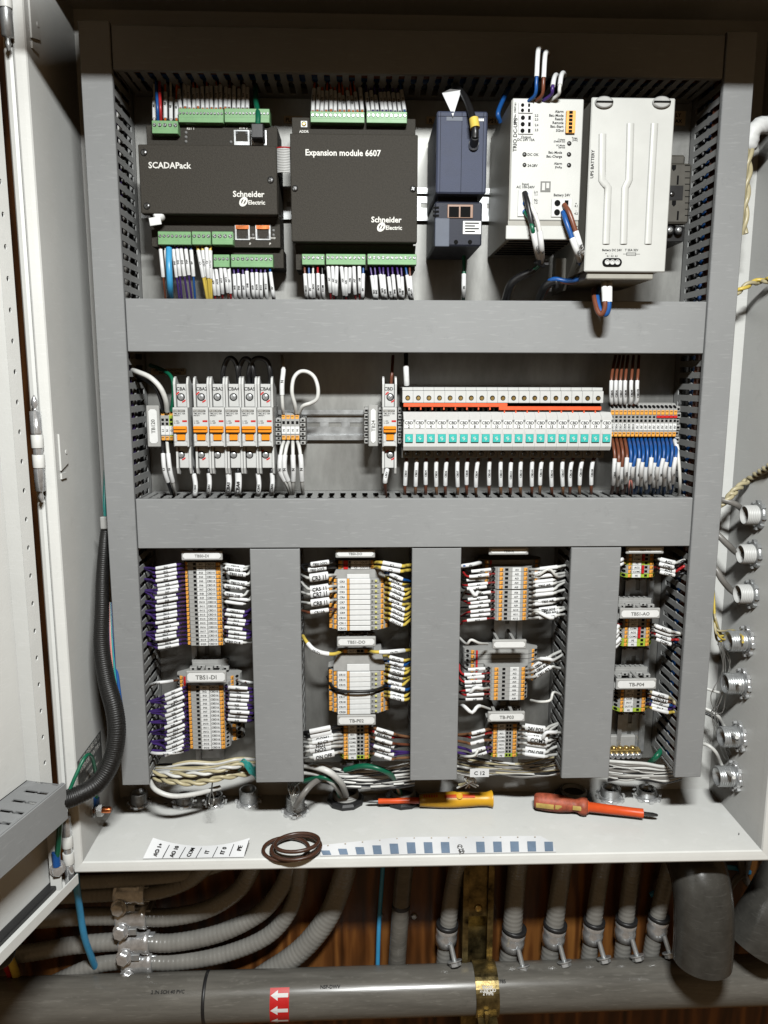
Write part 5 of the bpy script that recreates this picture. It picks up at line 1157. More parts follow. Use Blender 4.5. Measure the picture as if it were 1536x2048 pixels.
for i, u in enumerate(su):
    us = u+(814+i*21.3-u)*.5; d = 3 if i % 3 == 1 else 0
    w1, w2 = u+random.uniform(-1, 1), u+random.uniform(-2.5, 2.5)
    wire('brown wire sleeved CBD%d under the fuse bank' % (i+2), 'tan' if i % 2 else 'brown', [PY(us, 914, .034), PY((us*.4+w1*.6), 922+d, .031), PY(w1*.6+w2*.4, 942+d, .030), PY(w1*.3+w2*.7, 962+d, .031), PY(w2, 982, .038), PY(w2+random.uniform(-2, 2), 998, .055)], .00185, [(.06+random.uniform(0, .05), .50+random.uniform(0, .06), 'CBD%d' % (i+2), 1.05)], 'wires under the fuse bank', stm='sleeve')
# ---- TB24 blocks on the right
tags = ['CBD5', 'CBD6', 'CBD7', 'CBD8', 'CBD9', 'CBD10']+['0V']*10
ords = ('first', 'second', 'third', 'fourth', 'fifth', 'sixth', 'seventh', 'eighth', 'ninth', 'tenth')
zr_ = lambda v: PY(1290, v, YR2).z
for i, tx in enumerate(tags):
    u = 1224+i*8.35
    slice_block(st, zr_(881), zr_(806), PY(u, 845, YR2).x, mm(8.35, YR2), [('hole', zr_(817), zr_(810)), ('lever', zr_(829.5), zr_(820.5))] + ([('cap', zr_(836), zr_(831), 'red')] if i > 10 else [('slot', zr_(836), zr_(832))]) + [('slot', zr_(844), zr_(839)), ('tag', zr_(861), zr_(847), tx), ('lever', zr_(873), zr_(864)), ('hole', zr_(880.5), zr_(875))],
                'grey terminal block marked %s right of the fuse bank' % tx if tx != '0V' else 'grey 0V terminal block, %s after block CBD10' % ords[i-6], prof=None)
end_clamp(1352, 812, 1361, 885, .034, 'grey end clamp after the 0V blocks', False)
for i, (u, tx) in enumerate(((1222.5, 'CBD5'), (1231.5, 'CBD6'), (1240.5, 'CBD7'), (1250, 'CBD8'), (1262, 'CBD9'), (1274, 'CBD10'))):
    wire('brown wire sleeved %s rising into the middle duct' % tx, 'brown', [PY(1224+i*8.35, 812, .036), PY(u, 800, .026), PY(u, 770, .022), PY(u+2, 745, .028), PY(u+9-i*1.0, 712, .05)], .0017, [(.10, .46, tx, 1.12)], 'wires at the TB24 blocks')
for i in range(16):
    u = 1224+i*8.35; ue = u+2-i*.35+random.uniform(-2, 2); lo_ = 915+random.uniform(-5, 4)
    blue = i > 3
    tx = '0V' if i > 5 else tags[i]
    wire('blue wire sleeved 0V dropping from the %s 0V block after block CBD10' % ords[i-6] if i > 5 else '%s wire sleeved %s under the right terminal blocks' % ('blue' if blue else 'brown', tx), 'blue' if blue else 'brown',
         [PY(u, 878, .034), PY(u+3, 892, .018), PY(u+4-(i-8)*.2, 912, .012-(i%2)*.005), PY(ue+1, 940, .012-(i%2)*.005), PY(ue, 962, .02), PY(ue-4+(i%3)*3, 985, .04), PY(ue-6+(i%3)*3, 998, .058)], .0019, [(.30+(i%3)*.04, .62+(i%3)*.04, tx, 1.12)], 'wires under the TB24 blocks')
wire('loose white wire hanging beside the right duct under the 0V blocks', 'white', [PY(1349, 880, .03), PY(1354, 895, .016), PY(1358, 930, .008), PY(1360, 965, .012), PY(1358, 992, .03)], .0019, [(.04, .24, '0V', 1.0)], 'wires under the TB24 blocks')
wire('thin pink wire looping out of the duct under the right blocks', 'skin', [PY(1257, 998, .05), PY(1258, 975, .02), PY(1261, 955, .016), PY(1264, 972, .02), PY(1262, 998, .05)], .0008, (), 'wires under the TB24 blocks')
# stencilled notice on the plate
q = rect(302, 737, 372, 750, YP-.0004); o = thing('notice_label', 'dark stencilled conductor notice on the plate above breaker CBA1', 'label', (q[0], YP, q[2]))
MB().box(q[0], q[1], YP-.0005, YP-.0001, q[2], q[3]).build('notice_sheet', M['tagbrown'], o); txt('lettering', o, M['ink'], [('USE CU CONDUCTORS', PY(338, 740.5, YP-.0005), RX, UZ, mm(4, YP)), ('75C RATED WIRE', PY(340, 746.5, YP-.0005), RX, UZ, mm(4, YP))])
# ================================================================ row 3: terminal strips on upright rails
Y3 = .033
def ux(u, v, Y=Y3): return PY(u, v, Y).x
def vz(u, v, Y=Y3): return PY(u, v, Y).z
for (u, v0, v1, lab) in ((412, 1095, 1515, 'upright zinc din rail of the TBS0-DI and TBS1-DI strips'), (711, 1095, 1530, 'upright zinc din rail of the relay strips'), (1015, 1095, 1525, 'upright zinc din rail of the TBS0-AI strip'), (1272, 1095, 1497, 'upright zinc din rail of the TBS0-AO strip')):
    x = (PY(u+.02*(1-u/720)*0, 1290, YP-.007).x); din_rail((PY(u, v1, YP).z, PY(u, v0, YP).z), x, False, lab)
def run(st, rows, uv, v0, u0, u1, elems, lab, hcol='tgrey', wpx=None, **k):
    """rows: list of (v, texts); elems given in picture columns at row v0"""
    X = lambda u: ux(u, v0, st.Y)
    if wpx is None: wpx = (rows[-1][0]-rows[0][0])/max(1, len(rows)-1)
    w = wpx*(st.Y+.97)/F_PX if 0 else abs(vz(uv, rows[0][0]+wpx/2, st.Y)-vz(uv, rows[0][0]-wpx/2, st.Y))
    for r in rows:
        v, tx = r[0], list(r[1]); hc = r[2] if len(r) > 2 else hcol
        el = []
        for e in elems:
            e = list(e); e[1], e[2] = X(e[1]), X(e[2])
            if e[0] == 'tag': e[3] = tx[e[3]] if e[3] < len(tx) else ''
            el.append(tuple(e))
        slice_block(st, X(u0), X(u1), vz(uv, v, st.Y), w, el, lab % tuple(tx[:lab.count('%s')]), hc, **k)
def rows_(v0, v1, n, f): return [(v0+(v1-v0)*i/(n-1), f(i)) for i in range(n)]
S = Strip(True, Y3, 'row3')
# ---- DI column
di_el = [('hole', 367.5, 371), ('lever', 371.8, 379.5), ('slot', 389, 394.5), ('tag', 396, 413.5, 0, .0016), ('tag', 414.5, 433.5, 1, .0010), ('lever', 434.5, 443), ('hole', 445, 449.5)]
def di0(i): return ['IN%d' % (i+1), 'CBD10' if i != 11 else 'CBD11']
run(S, rows_(1128, 1287, 20, di0), 410, 1205, 366.5, 452.5, di_el, 'grey terminal block marked %s and %s in the TBS0-DI strip')
for k in range(5): pass
marker_holder(362.5, 1102, 444.5, 1121, .012, 'TBS0-DI', 'grey name holder TBS0-DI in shadow under the duct')
end_clamp(378, 1321, 458, 1341, .036, 'grey end clamp above the TBS1-DI holder')
marker_holder(372, 1342, 452.5, 1366, .014, 'TBS1-DI', 'grey name holder reading TBS1-DI')
di_el2 = [('hole', 372, 376.5), ('lever', 378, 386), ('slot', 394.5, 400), ('tag', 402.5, 421, 0, .0016), ('tag', 421.8, 440, 1, .0010), ('lever', 441, 448.5), ('hole', 450.5, 455.5)]
run(S, rows_(1374, 1494, 16, lambda i: ['IN%d' % (i+1), 'CBD16']), 414, 1435, 371, 458, di_el2, 'grey terminal block marked %s and %s in the TBS1-DI strip')
Sw = Strip(True, .046, 'wide')
run(Sw, rows_(1356, 1372, 3, lambda i: [('first', 'second', 'third')[i]]), 414, 1365, 350, 480, [('hole', 352, 357), ('lever', 359, 366), ('cap', 368, 372, 'red'), ('lever', 461, 467), ('hole', 470, 476)], 'wide grey feed terminal block, %s under the TBS1-DI holder', wpx=8)
run(Sw, rows_(1452, 1478, 4, lambda i: [('first', 'second', 'third', 'fourth')[i]]), 414, 1460, 355, 486, [('lever', 465, 472), ('hole', 474, 481)], 'wide grey feed terminal block, %s behind the lower TBS1-DI strip', wpx=8)
# ---- DO column
d_el = [('hole', 671, 675), ('lever', 676.5, 685), ('slot', 698, 701), ('tag', 702, 721, 0, .0012), ('tag', 721.5, 738, 1, .0012), ('lever', 739, 747), ('hole', 748, 752)]
run(S, [(1124.6, ['C1', 'OUT1']), (1134, ['C2', 'OUT2'])], 711, 1130, 669.5, 753.5, d_el+[('cap', 687, 696, 'red')], 'grey terminal block marked %s and %s below the TBS0-DO holder', wpx=8.6)
marker_holder(671, 1099, 750, 1116, .012, 'TBS0-DO', 'grey name holder TBS0-DO in shadow under the duct')
r_el = [('lever', 658, 666), ('lever', 668, 674), ('tag', 675.5, 694, 0, .0052), ('plate', 694.3, 699, 'orange', .0060, 'marker_strip'), ('plate', 699.3, 741, 'white', .0056, 'relay'), ('plate', 741.4, 758, 'tgrey', .0034, 'status_housing'), ('lever', 761, 767), ('lever', 770, 777)]
def relays(names, v0, v1, lab):
    n = len(names); R = rows_(v0, v1, n, lambda i: [names[i]]) if n > 1 else [(v0, names)]
    run(S, R, 715, 1205 if v0 < 1300 else 1385, 656, 780, r_el, lab, name='relay_module', cat='relay', group='white relay modules', wpx=(v1-v0)/(n-1))
    x = ux(752, (v0+v1)/2, Y3-.0036)
    for o in [q for q in bpy.data.objects if q.name.startswith('relay_module') and 'lampd' not in q]:
        o['lampd'] = 1; c = Vector(o['_o']); MB().lathe((x, Y3-.0036, c.z), (0, -1, 0), [(.0017, 0), (.0015, .0008), (.0006, .0012)], 10).build('lamp', M['led'], o)
        mb = MB(); mb.box(x-.0052, x-.0030, Y3-.0037, Y3-.00345, c.z-.0014, c.z+.0014); mb.build('print_patch', M['inkg'], o)
relays(['CR%d' % k for k in range(3, 13)], 1160.7, 1253.7, 'slim white relay module marked %s under the TBS0-DO holder')
def cheek(u0, v0, u1, v1, Y, lab, ue):
    """grey end cover of a relay group, widest at its foot"""
    x0, x1, z0, z1 = rect(u0, v0, u1, v1, Y); e = mm(ue, Y)
    o = thing('end_cover', lab, 'end cover', ((x0+x1)/2, YP-.0085, z0), 'grey end covers of the relay groups')
    MB().pxz([(x0, z0), (x1, z0), (x1, z0+(z1-z0)*.35), (x1-e, z1), (x0+e, z1), (x0, z0+(z1-z0)*.35)], Y, YP-.0088).build('cover_plate', M['tgrey'], o)
    q = rect(694, (v0+v1*2)/3-2, 739, v1+1, Y-.0010); MB().box(q[0], q[1], Y-.0012, Y-.0001, q[2], q[3], .0003).build('print_label', M['white'], o)
cheek(667, 1139, 770, 1156, Y3-.001, 'grey end cover above relay CR3', 5)
marker_holder(674, 1274, 751.5, 1293.5, .012, 'TBS1-DO', 'grey name holder reading TBS1-DO')
run(S, [(1302, ['OUT1'])], 711, 1302, 674, 748, [('hole', 682, 686), ('lever', 687, 694.5), ('tag', 695.5, 713, 0, .0012), ('slot', 714, 720), ('slot', 721, 727), ('lever', 729, 736), ('hole', 738, 742)], 'grey terminal block marked %s below the TBS1-DO holder', wpx=8.6)
cheek(667, 1309, 770, 1341, Y3-.001, 'grey end cover above relay CR13', 7)
relays(['CR%d' % k for k in range(13, 17)], 1346, 1376, 'slim white relay module marked %s under the TBS1-DO holder')
relays(['CR%d' % k for k in range(17, 21)], 1390, 1420, 'slim white relay module marked %s under the TBS1-DO holder')
wire('black cable tie band wrapped across relays between CR16 and CR17', 'black', [PY(655, 1352, .046), PY(664, 1372, .034), PY(680, 1381, .024), PY(710, 1383, .020), PY(745, 1381, .022), PY(768, 1372, .032), PY(778, 1356, .046)], .0017, (), None, name='cable_tie', cat='cable tie')
marker_holder(674.5, 1431, 751.5, 1451, .012, 'TB-P02', 'grey name holder reading TB-P02')
p_el = [('hole', 681, 685.5), ('lever', 687.5, 695.5), ('tag', 696.8, 713, 0, .0012), ('slot', 714.5, 719.5), ('slot', 721.5, 726.5), ('lever', 729, 737), ('hole', 739, 743.5)]
p02 = ['24V', 'AI1+', 'AI1-', 'COM1', 'COM2', 'NO1', 'NO2', 'ON/OFF', 'PE']
run(S, [(1453+i*7.65, [t], 'gyel' if t == 'PE' else 'tgrey') for i, t in enumerate(p02)], 711, 1483, 678, 747, p_el, 'terminal block marked %s below the TB-P02 holder', wpx=7.65)
end_clamp(680, 1518, 745, 1530, .040, 'grey end clamp closing the TB-P02 strip')
end_clamp(674, 1258, 750, 1272, .042, 'grey end clamp above the TBS1-DO holder')
end_clamp(676, 1421, 750, 1430, .042, 'grey end clamp above the TB-P02 holder')
# ---- AI column
marker_holder(978, 1094, 1057, 1110, .012, 'TBS0-AI', 'grey name holder TBS0-AI in shadow under the duct')
a_el = [('hole', 985, 990.5), ('lever', 998, 1005), ('slot', 1009, 1015.5), ('tag', 1023, 1040.5, 0, .0012), ('lever', 1046, 1053), ('hole', 1057, 1062)]
v_ai = [1139, 1147.7, 1156.4, 1165.1, 1173.8, 1184.5, 1193.2, 1201.9, 1210.6, 1219.3, 1228, 1236.5]
run(S, [(v, ['AI%d' % (i+1)]) for i, v in enumerate(v_ai)], 1020, 1185, 982, 1066, a_el, 'grey terminal block marked %s in the TBS0-AI strip', wpx=8.6)
run(Sw, rows_(1124, 1160, 5, lambda i: [('first', 'second', 'third', 'fourth', 'fifth')[i]]), 1020, 1140, 956, 1085, [('hole', 960, 966), ('lever', 970, 977), ('cap', 979, 983, 'red'), ('lever', 1070, 1077)], 'wide grey feed terminal block, %s beside the upper TBS0-AI strip', wpx=8.6)
marker_holder(985, 1280, 1053, 1298, .014, '', 'grey name holder with blank strip in the analogue column')
run(Sw, rows_(1304, 1360, 7, lambda i: [('first', 'second', 'third', 'fourth', 'fifth', 'sixth', 'seventh')[i]]), 1010, 1330, 928, 1078, [('hole', 933, 939), ('lever', 942, 949), ('cap', 951, 955, 'red'), ('lever', 1064, 1069), ('hole', 1070, 1076)], 'wide grey feed terminal block, %s under the blank holder', wpx=8.4)
a_el2 = [('hole', 975, 981), ('lever', 988, 996), ('slot', 1004, 1010), ('tag', 1019, 1037, 0, .0012), ('lever', 1042, 1049), ('hole', 1050.5, 1056)]
run(S, rows_(1338, 1396, 8, lambda i: ['AI%d' % (i+1)]), 1015, 1365, 970, 1059, a_el2, 'grey terminal block marked %s under the blank holder')
end_clamp(1000, 1405, 1043, 1422, .040, 'grey end clamp above the TB-P03 holder')
marker_holder(976, 1424, 1050, 1444, .012, 'TB-P03', 'grey name holder reading TB-P03')
q_el = [('hole', 980, 984.5), ('lever', 986, 993.5), ('tag', 995, 1010, 0, .0012), ('slot', 1012, 1016), ('slot', 1018, 1022), ('lever', 1025, 1032.5), ('hole', 1035, 1040)]
run(S, [(1451+i*7.4, ['%s' % t], 'gyel' if t == 'PE' else 'tgrey') for i, t in enumerate(p02)], 1010, 1480, 977, 1043, q_el, 'terminal block marked %s below the TB-P03 holder', wpx=7.4)
# ---- AO column
marker_holder(1252.5, 1092, 1328, 1108, .012, 'TBS0-AO', 'grey name holder TBS0-AO in shadow under the duct')
o_el = [('hole', 1247, 1253), ('lever', 1256.5, 1262.5), ('tag', 1264.5, 1282, 0, .0012), ('cap', 1283, 1288, 'red'), ('slot', 1289.5, 1295), ('lever', 1299, 1306), ('hole', 1308, 1313.5)]
o_pe = [e for e in o_el if e[0] != 'cap']
for i, t in enumerate(('AO1', 'COM1', 'PE', 'AO2', 'COM2', 'PE')):
    run(S, [(1109.7+i*8.25, [t], 'gyel' if t == 'PE' else 'tgrey')], 1280, 1130, 1244, 1317, o_pe if t == 'PE' else o_el, ('terminal block marked %s below the TBS0-AO holder' if t != 'PE' else 'green yellow terminal block marked %s ' + ('between COM1 and AO2' if i == 2 else 'under COM2') + ' below the TBS0-AO holder'), wpx=8.25)
end_clamp(1237, 1197, 1310, 1216, .038, 'grey end clamp above the TBS1-AO holder')
marker_holder(1240, 1217, 1320.5, 1237.5, .012, 'TBS1-AO', 'grey name holder reading TBS1-AO')
sh = lambda L, d: [tuple([e[0], e[1]+d, e[2]+d]+list(e[3:])) for e in L]
for i, t in enumerate(('OUT1', 'AO1', 'COM1', 'AO2', 'COM2', 'PE', 'PE')):
    L = sh(o_pe if t == 'PE' or i < 2 else o_el, -7.5)
    run(S, [(1240+i*8.05, [t], 'gyel' if t == 'PE' else 'tgrey')], 1275, 1262, 1236.5, 1309.5, L, ('terminal block marked %s below the TBS1-AO holder' if t != 'PE' else 'green yellow terminal block marked %s ' + ('next under COM2' if i == 5 else 'last in the strip') + ' below the TBS1-AO holder'), wpx=8.05)
end_clamp(1230, 1335, 1302, 1356, .038, 'grey end clamp above the TB-P04 holder')
marker_holder(1232.5, 1358, 1313, 1379, .012, 'TB-P04', 'grey name holder reading TB-P04')
for i, t in enumerate(('AO1', 'CBD18', 'COM', 'IN17', 'OUT18', 'PE')):
    run(S, [(1381+i*7.7, [t], 'gyel' if t == 'PE' else 'tgrey')], 1265, 1400, 1229, 1301, sh(o_pe, -16), 'terminal block marked %s below the TB-P04 holder' if t != 'PE' else 'green yellow terminal block marked %s below the TB-P04 holder', wpx=7.7)
end_clamp(1250, 1152, 1308, 1162, .042, 'grey end clamp closing the TBS0-AO strip'); end_clamp(1244, 1292, 1300, 1300, .042, 'grey end clamp closing the TBS1-AO strip'); end_clamp(1238, 1422, 1292, 1431, .042, 'grey end clamp closing the TB-P04 strip')
# brass earth bar at the foot of the AO rail
q = rect(1219, 1500, 1282, 1519, .066); eb = thing('earth_bar', 'brass earth bar with screws at the foot of the TB-P04 rail', 'earth bar', (q[0], YP, q[2]))
MB().box(q[0], q[1], .066, .076, q[2]+.004, q[3], .001).build('bar', M['brass'], eb)
for k in range(6): MB().lathe((q[0]+(q[1]-q[0])*(k+.5)/6, .0655, q[2]+.006), (0, -1, 0), [(.0036, 0), (.0036, .003), (.002, .0035)], 12).build('screw', M['chrome'], eb)
for k in range(4): MB().lathe((q[0]+(q[1]-q[0])*(k+.8)/5, .070, q[3]-.0002), (0, 0, 1), [(.0034, 0), (.0034, .003), (.002, .0035)], 12).build('top_screw', M['brass'], eb)
MB().box(q[0], q[1]-.004, .0762, YP-.0003, q[2]-.010, q[3]+.014, .001).build('insulating_base', M['tgrey'], eb)
# ================================================================ row 3 wires
def side_wires(strip, side, rows, u_hole, us, tilt, u_wall, slots, Yw=.012, r=.00145, k=1.08, jit=1.5, wall_y=.035, rev=False, grp=None, sag=0):
    """rows: (v, text, colour[, size]); us: sleeve columns; slots: rows of the duct slots that take the wires"""
    n = len(rows); sg = -1 if side == 'left' else 1
    for i, rw in enumerate(rows):
        v, tx, c = rw[:3]; kk = rw[3] if len(rw) > 3 else k
        if c is None: continue
        j = slots[min(len(slots)-1, int(i*len(slots)/n))]
        du = random.uniform(-jit, jit)*2; dv = random.uniform(-jit, jit)*.5
        ua, ub = us[0]+du, us[1]+du                              # near the block, near the wall
        yj = Yw+random.uniform(-.003, .003)
        va, vb = v+tilt*.2+dv, v+tilt+dv
        P = [PY(u_hole-sg*4, v, Y3+.006), PY(u_hole+sg*5, v+.3, Y3-.006), PY(ua, va, yj+.002), PY(ub, vb, yj), PY(ub+sg*10, vb+(j-vb)*.4+sag, yj+.010), PY(u_wall, j, wall_y), PY(u_wall+sg*9, j+1, wall_y+.015)]
        L = sum((P[q+1]-P[q]).length for q in range(len(P)-1)); d0 = sum((P[q+1]-P[q]).length for q in range(2)); d1 = d0+(P[3]-P[2]).length
        lab = '%s wire sleeved %s on the %s of the %s' % (c, tx, side, strip) if tx else 'blank sleeved %s wire %s of the %s' % (c, side, strip)
        if not tx or lab.replace('1', '2') in LABELS: pass
        if not tx:
            near = next((q[1] for q in reversed(rows[:i]) if q[1]), ''); far = next((q[1] for q in rows[i+1:] if q[1]), '')
            lab += ', next under the %s wire' % near if near and rows[i-1][1] else (', just above the %s wire' % far if far and i+1 < n and rows[i+1][1] else ', %s of the blanks' % ('first', 'second', 'third', 'fourth', 'fifth', 'sixth', 'last')[min(i, 6)])
        wire(lab, c, P, r, [(d0/L, d1/L, tx, kk)], grp or 'wires of the terminal strips')
R0 = rows_(1128, 1287, 20, di0)
side_wires('TBS0-DI strip', 'left', [(r[0], r[1][0], 'purple') for r in R0], 368, (354, 314), 9, 286, [1136, 1158, 1181, 1203, 1223, 1247, 1266, 1286], k=1.1)
big = ['CBD18', 'TBS0 DI2', 'TBS0 DI3', '', 'TBS0 DI IN5', 'TBS0 DI IN6', '', 'TBS0 DI8', '', '', '', 'CBD10.1', 'IN12', 'IN13', 'IN14', 'IN15', 'IN16', 'IN17', 'TBS0 DI18', '']
cc = ['white', 'white', 'white', None, 'white', 'white', None, 'white', 'white', 'white', None, 'purple', 'purple', 'purple', 'purple', 'purple', 'purple', 'purple', 'white', None]
side_wires('TBS0-DI strip', 'right', [(r[0], big[i], cc[i], 1.45 if 'TBS0' in big[i] else 1.05) for i, r in enumerate(R0)], 449, (456, 490), 5, 507, [1130, 1150, 1170, 1190, 1215, 1240, 1265, 1285], k=1.1, jit=3)
R1 = rows_(1374, 1494, 16, lambda i: i)
side_wires('TBS1-DI strip', 'left', [(r[0], 'IN%d' % (i+1), 'purple') for i, r in enumerate(R1)], 373, (366, 333), 17, 295, [1404, 1424, 1445, 1466, 1484, 1500], k=1.1)
wire('purple wire sleeved IN18 hanging loose below the TBS1-DI strip', 'purple', [PY(376, 1500, .04), PY(355, 1505, .014), PY(325, 1507, .012), PY(305, 1506, .02), PY(298, 1500, .04)], .0014, [(.22, .75, 'IN18', 1.15)], 'wires of the terminal strips')
side_wires('TBS1-DI strip', 'right', [(r[0], 'IN%d' % (i+1), 'purple') for i, r in enumerate(R1[:9])], 453, (459, 496), 3, 508, [1380, 1395, 1415, 1430, 1440], k=1.15)
wire('brown wire sleeved CBD16 feeding the wide block left of TBS1-DI', 'brown', [PY(356, 1360, .05), PY(346, 1362, .03), PY(330, 1364, .02), PY(312, 1366, .02), PY(298, 1372, .04)], .0013, [(.32, .86, 'CBD16', 1.1)], 'wires of the terminal strips')
wire('brown wire sleeved CBD16 leaving the wide block right of TBS1-DI', 'brown', [PY(474, 1360, .05), PY(480, 1362, .03), PY(492, 1364, .02), PY(506, 1366, .03), PY(512, 1368, .05)], .0013, [(.25, .8, 'CBD16', 1.1)], 'wires of the terminal strips')
# DO column
dg = 'wires of the relay strips'
side_wires('TBS0-DO relay strip', 'left', [(1124, 'TBS0 DOC1', 'black', 1.5), (1134, 'TBS0 DOC2', 'black', 1.5), (1150, 'CR3 11', 'white', 2.6), (1172, 'CR5 11', 'white', 2.1), (1182, 'CR7 11', 'white', 2.6), (1200, 'CR8 11', 'white', 2.4), (1218, 'CR10A', 'brown', 1.4)], 672, (655, 620), 6, 604, [1130, 1150, 1165, 1185, 1205, 1222], r=.0017, jit=2, grp=dg)
side_wires('TBS0-DO relay strip', 'right', [(1124.6, 'C1', 'yellow'), (1134, 'C2', 'yellow')], 750, (764, 800), 8, 826, [1130, 1140], r=.0021, k=1.4, grp=dg)
side_wires('TBS0-DO relay strip', 'right', [(1146, '0V', 'blue')]+[(1155+i*10.2, 'OUT%d' % (i+4), 'yellow') for i in range(9)], 772, (782, 806), 13, 826, [1165, 1178, 1192, 1208, 1222, 1236], r=.0018, k=1.3, grp=dg)
wire('yellow wire sleeved OUT1 sagging in from the left of the TBS1-DO block', 'yellow', [PY(606, 1272, .04), PY(612, 1282, .02), PY(626, 1298, .012), PY(645, 1306, .010), PY(668, 1308, .014), PY(684, 1302, .03)], .0021, [(.32, .68, 'OUT1', 1.3)], dg)
wire('yellow wire sleeved OUT1 leaving the right of the TBS1-DO block', 'yellow', [PY(738, 1302, .03), PY(750, 1304, .014), PY(775, 1304, .012), PY(800, 1302, .016), PY(824, 1300, .04)], .0021, [(.3, .72, 'OUT1', 1.3)], dg)
side_wires('TBS1-DO relay strip', 'right', [(1312, 'OUT2', 'yellow'), (1322, '0V', 'blue'), (1330, 'OUT3', 'yellow'), (1338, 'OUT4', 'yellow'), (1349, 'OUT5', 'yellow'), (1362, 'OUT6', 'yellow'), (1372, '0V B', 'blue'), (1384, 'OUT7', 'yellow'), (1392, 'OUT8', 'yellow')], 772, (780, 806), 8, 826, [1318, 1335, 1352, 1375, 1395], r=.0018, k=1.3, grp=dg)
side_wires('TB-P02 strip', 'left', [(1453, '', 'black', 1.7), (1461, '', 'black', 2.4), (1468.5, 'COM1', 'white', 2.0), (1476, 'AI1-CX', 'white', 1.4), (1484, 'NO1', 'white', 1.9), (1492, 'NO2', 'white', 2.2), (1504, 'ON OFF', 'white', 2.4)], 683, (664, 624), 10, 606, [1466, 1476, 1485, 1495, 1508, 1516], r=.0019, jit=2, grp=dg)
side_wires('TB-P02 strip', 'right', [(1456, '24V', 'tan', 1.2), (1462, 'PE2 AI+', 'red', 1.5), (1474, 'AI-', 'brown', 1.2), (1482, 'CBD18.2', 'black', 1.3), (1489, 'IN13', 'purple', 1.2), (1497, 'IN14', 'purple', 1.3), (1507, 'PE', 'tan', 1.2)], 742, (752, 784), 12, 824, [1475, 1490, 1505, 1515], r=.0017, jit=2, grp=dg)
# AI column
ag = 'wires of the analogue strips'
side_wires('TBS0-AI strip', 'left', [(v, 'AI%d' % (i+1), ('black', 'red')[i % 2]) for i, v in enumerate(v_ai)], 987, (976, 938), 5, 924, [1140, 1155, 1170, 1185, 1200, 1215, 1232, 1248], r=.0012, k=1.05, grp=ag, jit=3)
wire('blue wire sleeved 0V at the top left of the TBS0-AI strip', 'blue', [PY(964, 1124, .05), PY(958, 1126, .03), PY(940, 1130, .02), PY(925, 1132, .02), PY(918, 1136, .04)], .0018, [(.25, .85, '0V', 1.25)], ag)
side_wires('TBS0-AI strip', 'right', [(v, 'TBS0 AI%d' % (i+1) if i in (1, 4, 7, 9, 10, 11) else '', 'white', 1.55 if i in (9, 10, 11) else 1.25) for i, v in enumerate(v_ai)], 1061, (1078, 1112), -5, 1138, [1130, 1145, 1160, 1178, 1196, 1215, 1228], r=.0017, grp=ag, jit=4, wall_y=.045)
side_wires('blank holder strip', 'left', [(1338, '0V', 'black', 1.2), (1346, 'AI1', 'red', 1.2), (1354, '', 'black'), (1363, 'AI3', 'red', 1.2), (1371, 'AI4', 'black', 1.1), (1380, 'AI5', 'red', 1.1), (1388, '', 'red'), (1396, 'AI8', 'black', 1.1)], 978, (965, 932), 2, 918, [1325, 1345, 1365, 1385, 1398], r=.0012, grp=ag, jit=3)
side_wires('blank holder strip', 'right', [(1338, 'TBS1 AI R', 'white', 1.5), (1346, 'TBS1 AI IN', 'white', 1.5), (1355, 'TBS1 AI 2', 'white', 1.6)], 1055, (1070, 1098), -22, 1128, [1300, 1320, 1338], r=.0018, grp=ag, jit=2, wall_y=.045)
side_wires('TB-P03 strip', 'left', [(1458, '24V', 'tan', 1.2), (1466, '', 'red', 1.2), (1480, 'AI-', 'tan', 1.2), (1495, 'IN15', 'purple', 1.2), (1503, 'IN16', 'purple', 1.1)], 982, (970, 945), 8, 914, [1470, 1482, 1494, 1505], r=.0017, grp=ag, jit=2)
side_wires('TB-P03 strip', 'right', [(1452, '24V POS', 'white', 2.3), (1459, 'AI+', 'white', 1.5), (1466, 'AI3', 'white', 1.7), (1475, 'COM2', 'white', 2.4), (1486, '', 'white', 1.6), (1499, 'ON OFF', 'white', 2.3), (1507, '', 'white', 1.2)], 1039, (1052, 1090), 6, 1122, [1445, 1460, 1475, 1490, 1508], r=.0018, grp=ag, jit=2, wall_y=.045)
# AO column
og = 'wires of the analogue output strips'
side_wires('TBS0-AO strip', 'right', [(1118, 'AO1', 'white', 1.5), (1126, 'COM1', 'black', 1.3), (1135, 'AO2', 'red', 1.5), (1142, 'COM2', 'black', 1.2)], 1312, (1320, 1348), 8, 1370, [1120, 1132, 1146], r=.0017, grp=og, jit=1, wall_y=.02)
side_wires('TBS0-AO strip', 'left', [(1126, '', 'yellow', 1.2), (1118, '', 'tan', 1.2)], 1250, (1246, 1240), 4, 1225, [1128, 1140], r=.0016, grp=og, jit=1)
side_wires('TBS1-AO strip', 'right', [(1249, 'AO1', 'white', 1.3), (1257, '', 'white', 1.3), (1266, 'AO2', 'red', 1.4), (1275, 'COM2', 'black', 1.3)], 1306, (1312, 1340), 13, 1366, [1268, 1280, 1292], r=.0017, grp=og, jit=1, wall_y=.02)
side_wires('TBS1-AO strip', 'left', [(1248, '', 'red', 1.2), (1257, '', 'cream', 1.2), (1265, '', 'white', 1.2), (1273, '', 'black', 1.2), (1281, '', 'white', 1.2)], 1241, (1238, 1228), 14, 1218, [1270, 1290], r=.0014, grp=og, jit=1)
side_wires('TB-P04 strip', 'right', [(1383, 'AO3', 'cream', 1.4), (1391, 'CBD18.3', 'tan', 1.4), (1399, '0V', 'blue', 1.4), (1408, 'IN17', 'purple', 1.3), (1414, '', 'yellow', 1.2)], 1297, (1304, 1334), 11, 1352, [1408, 1412, 1424], r=.0019, grp=og, jit=1, wall_y=.02)

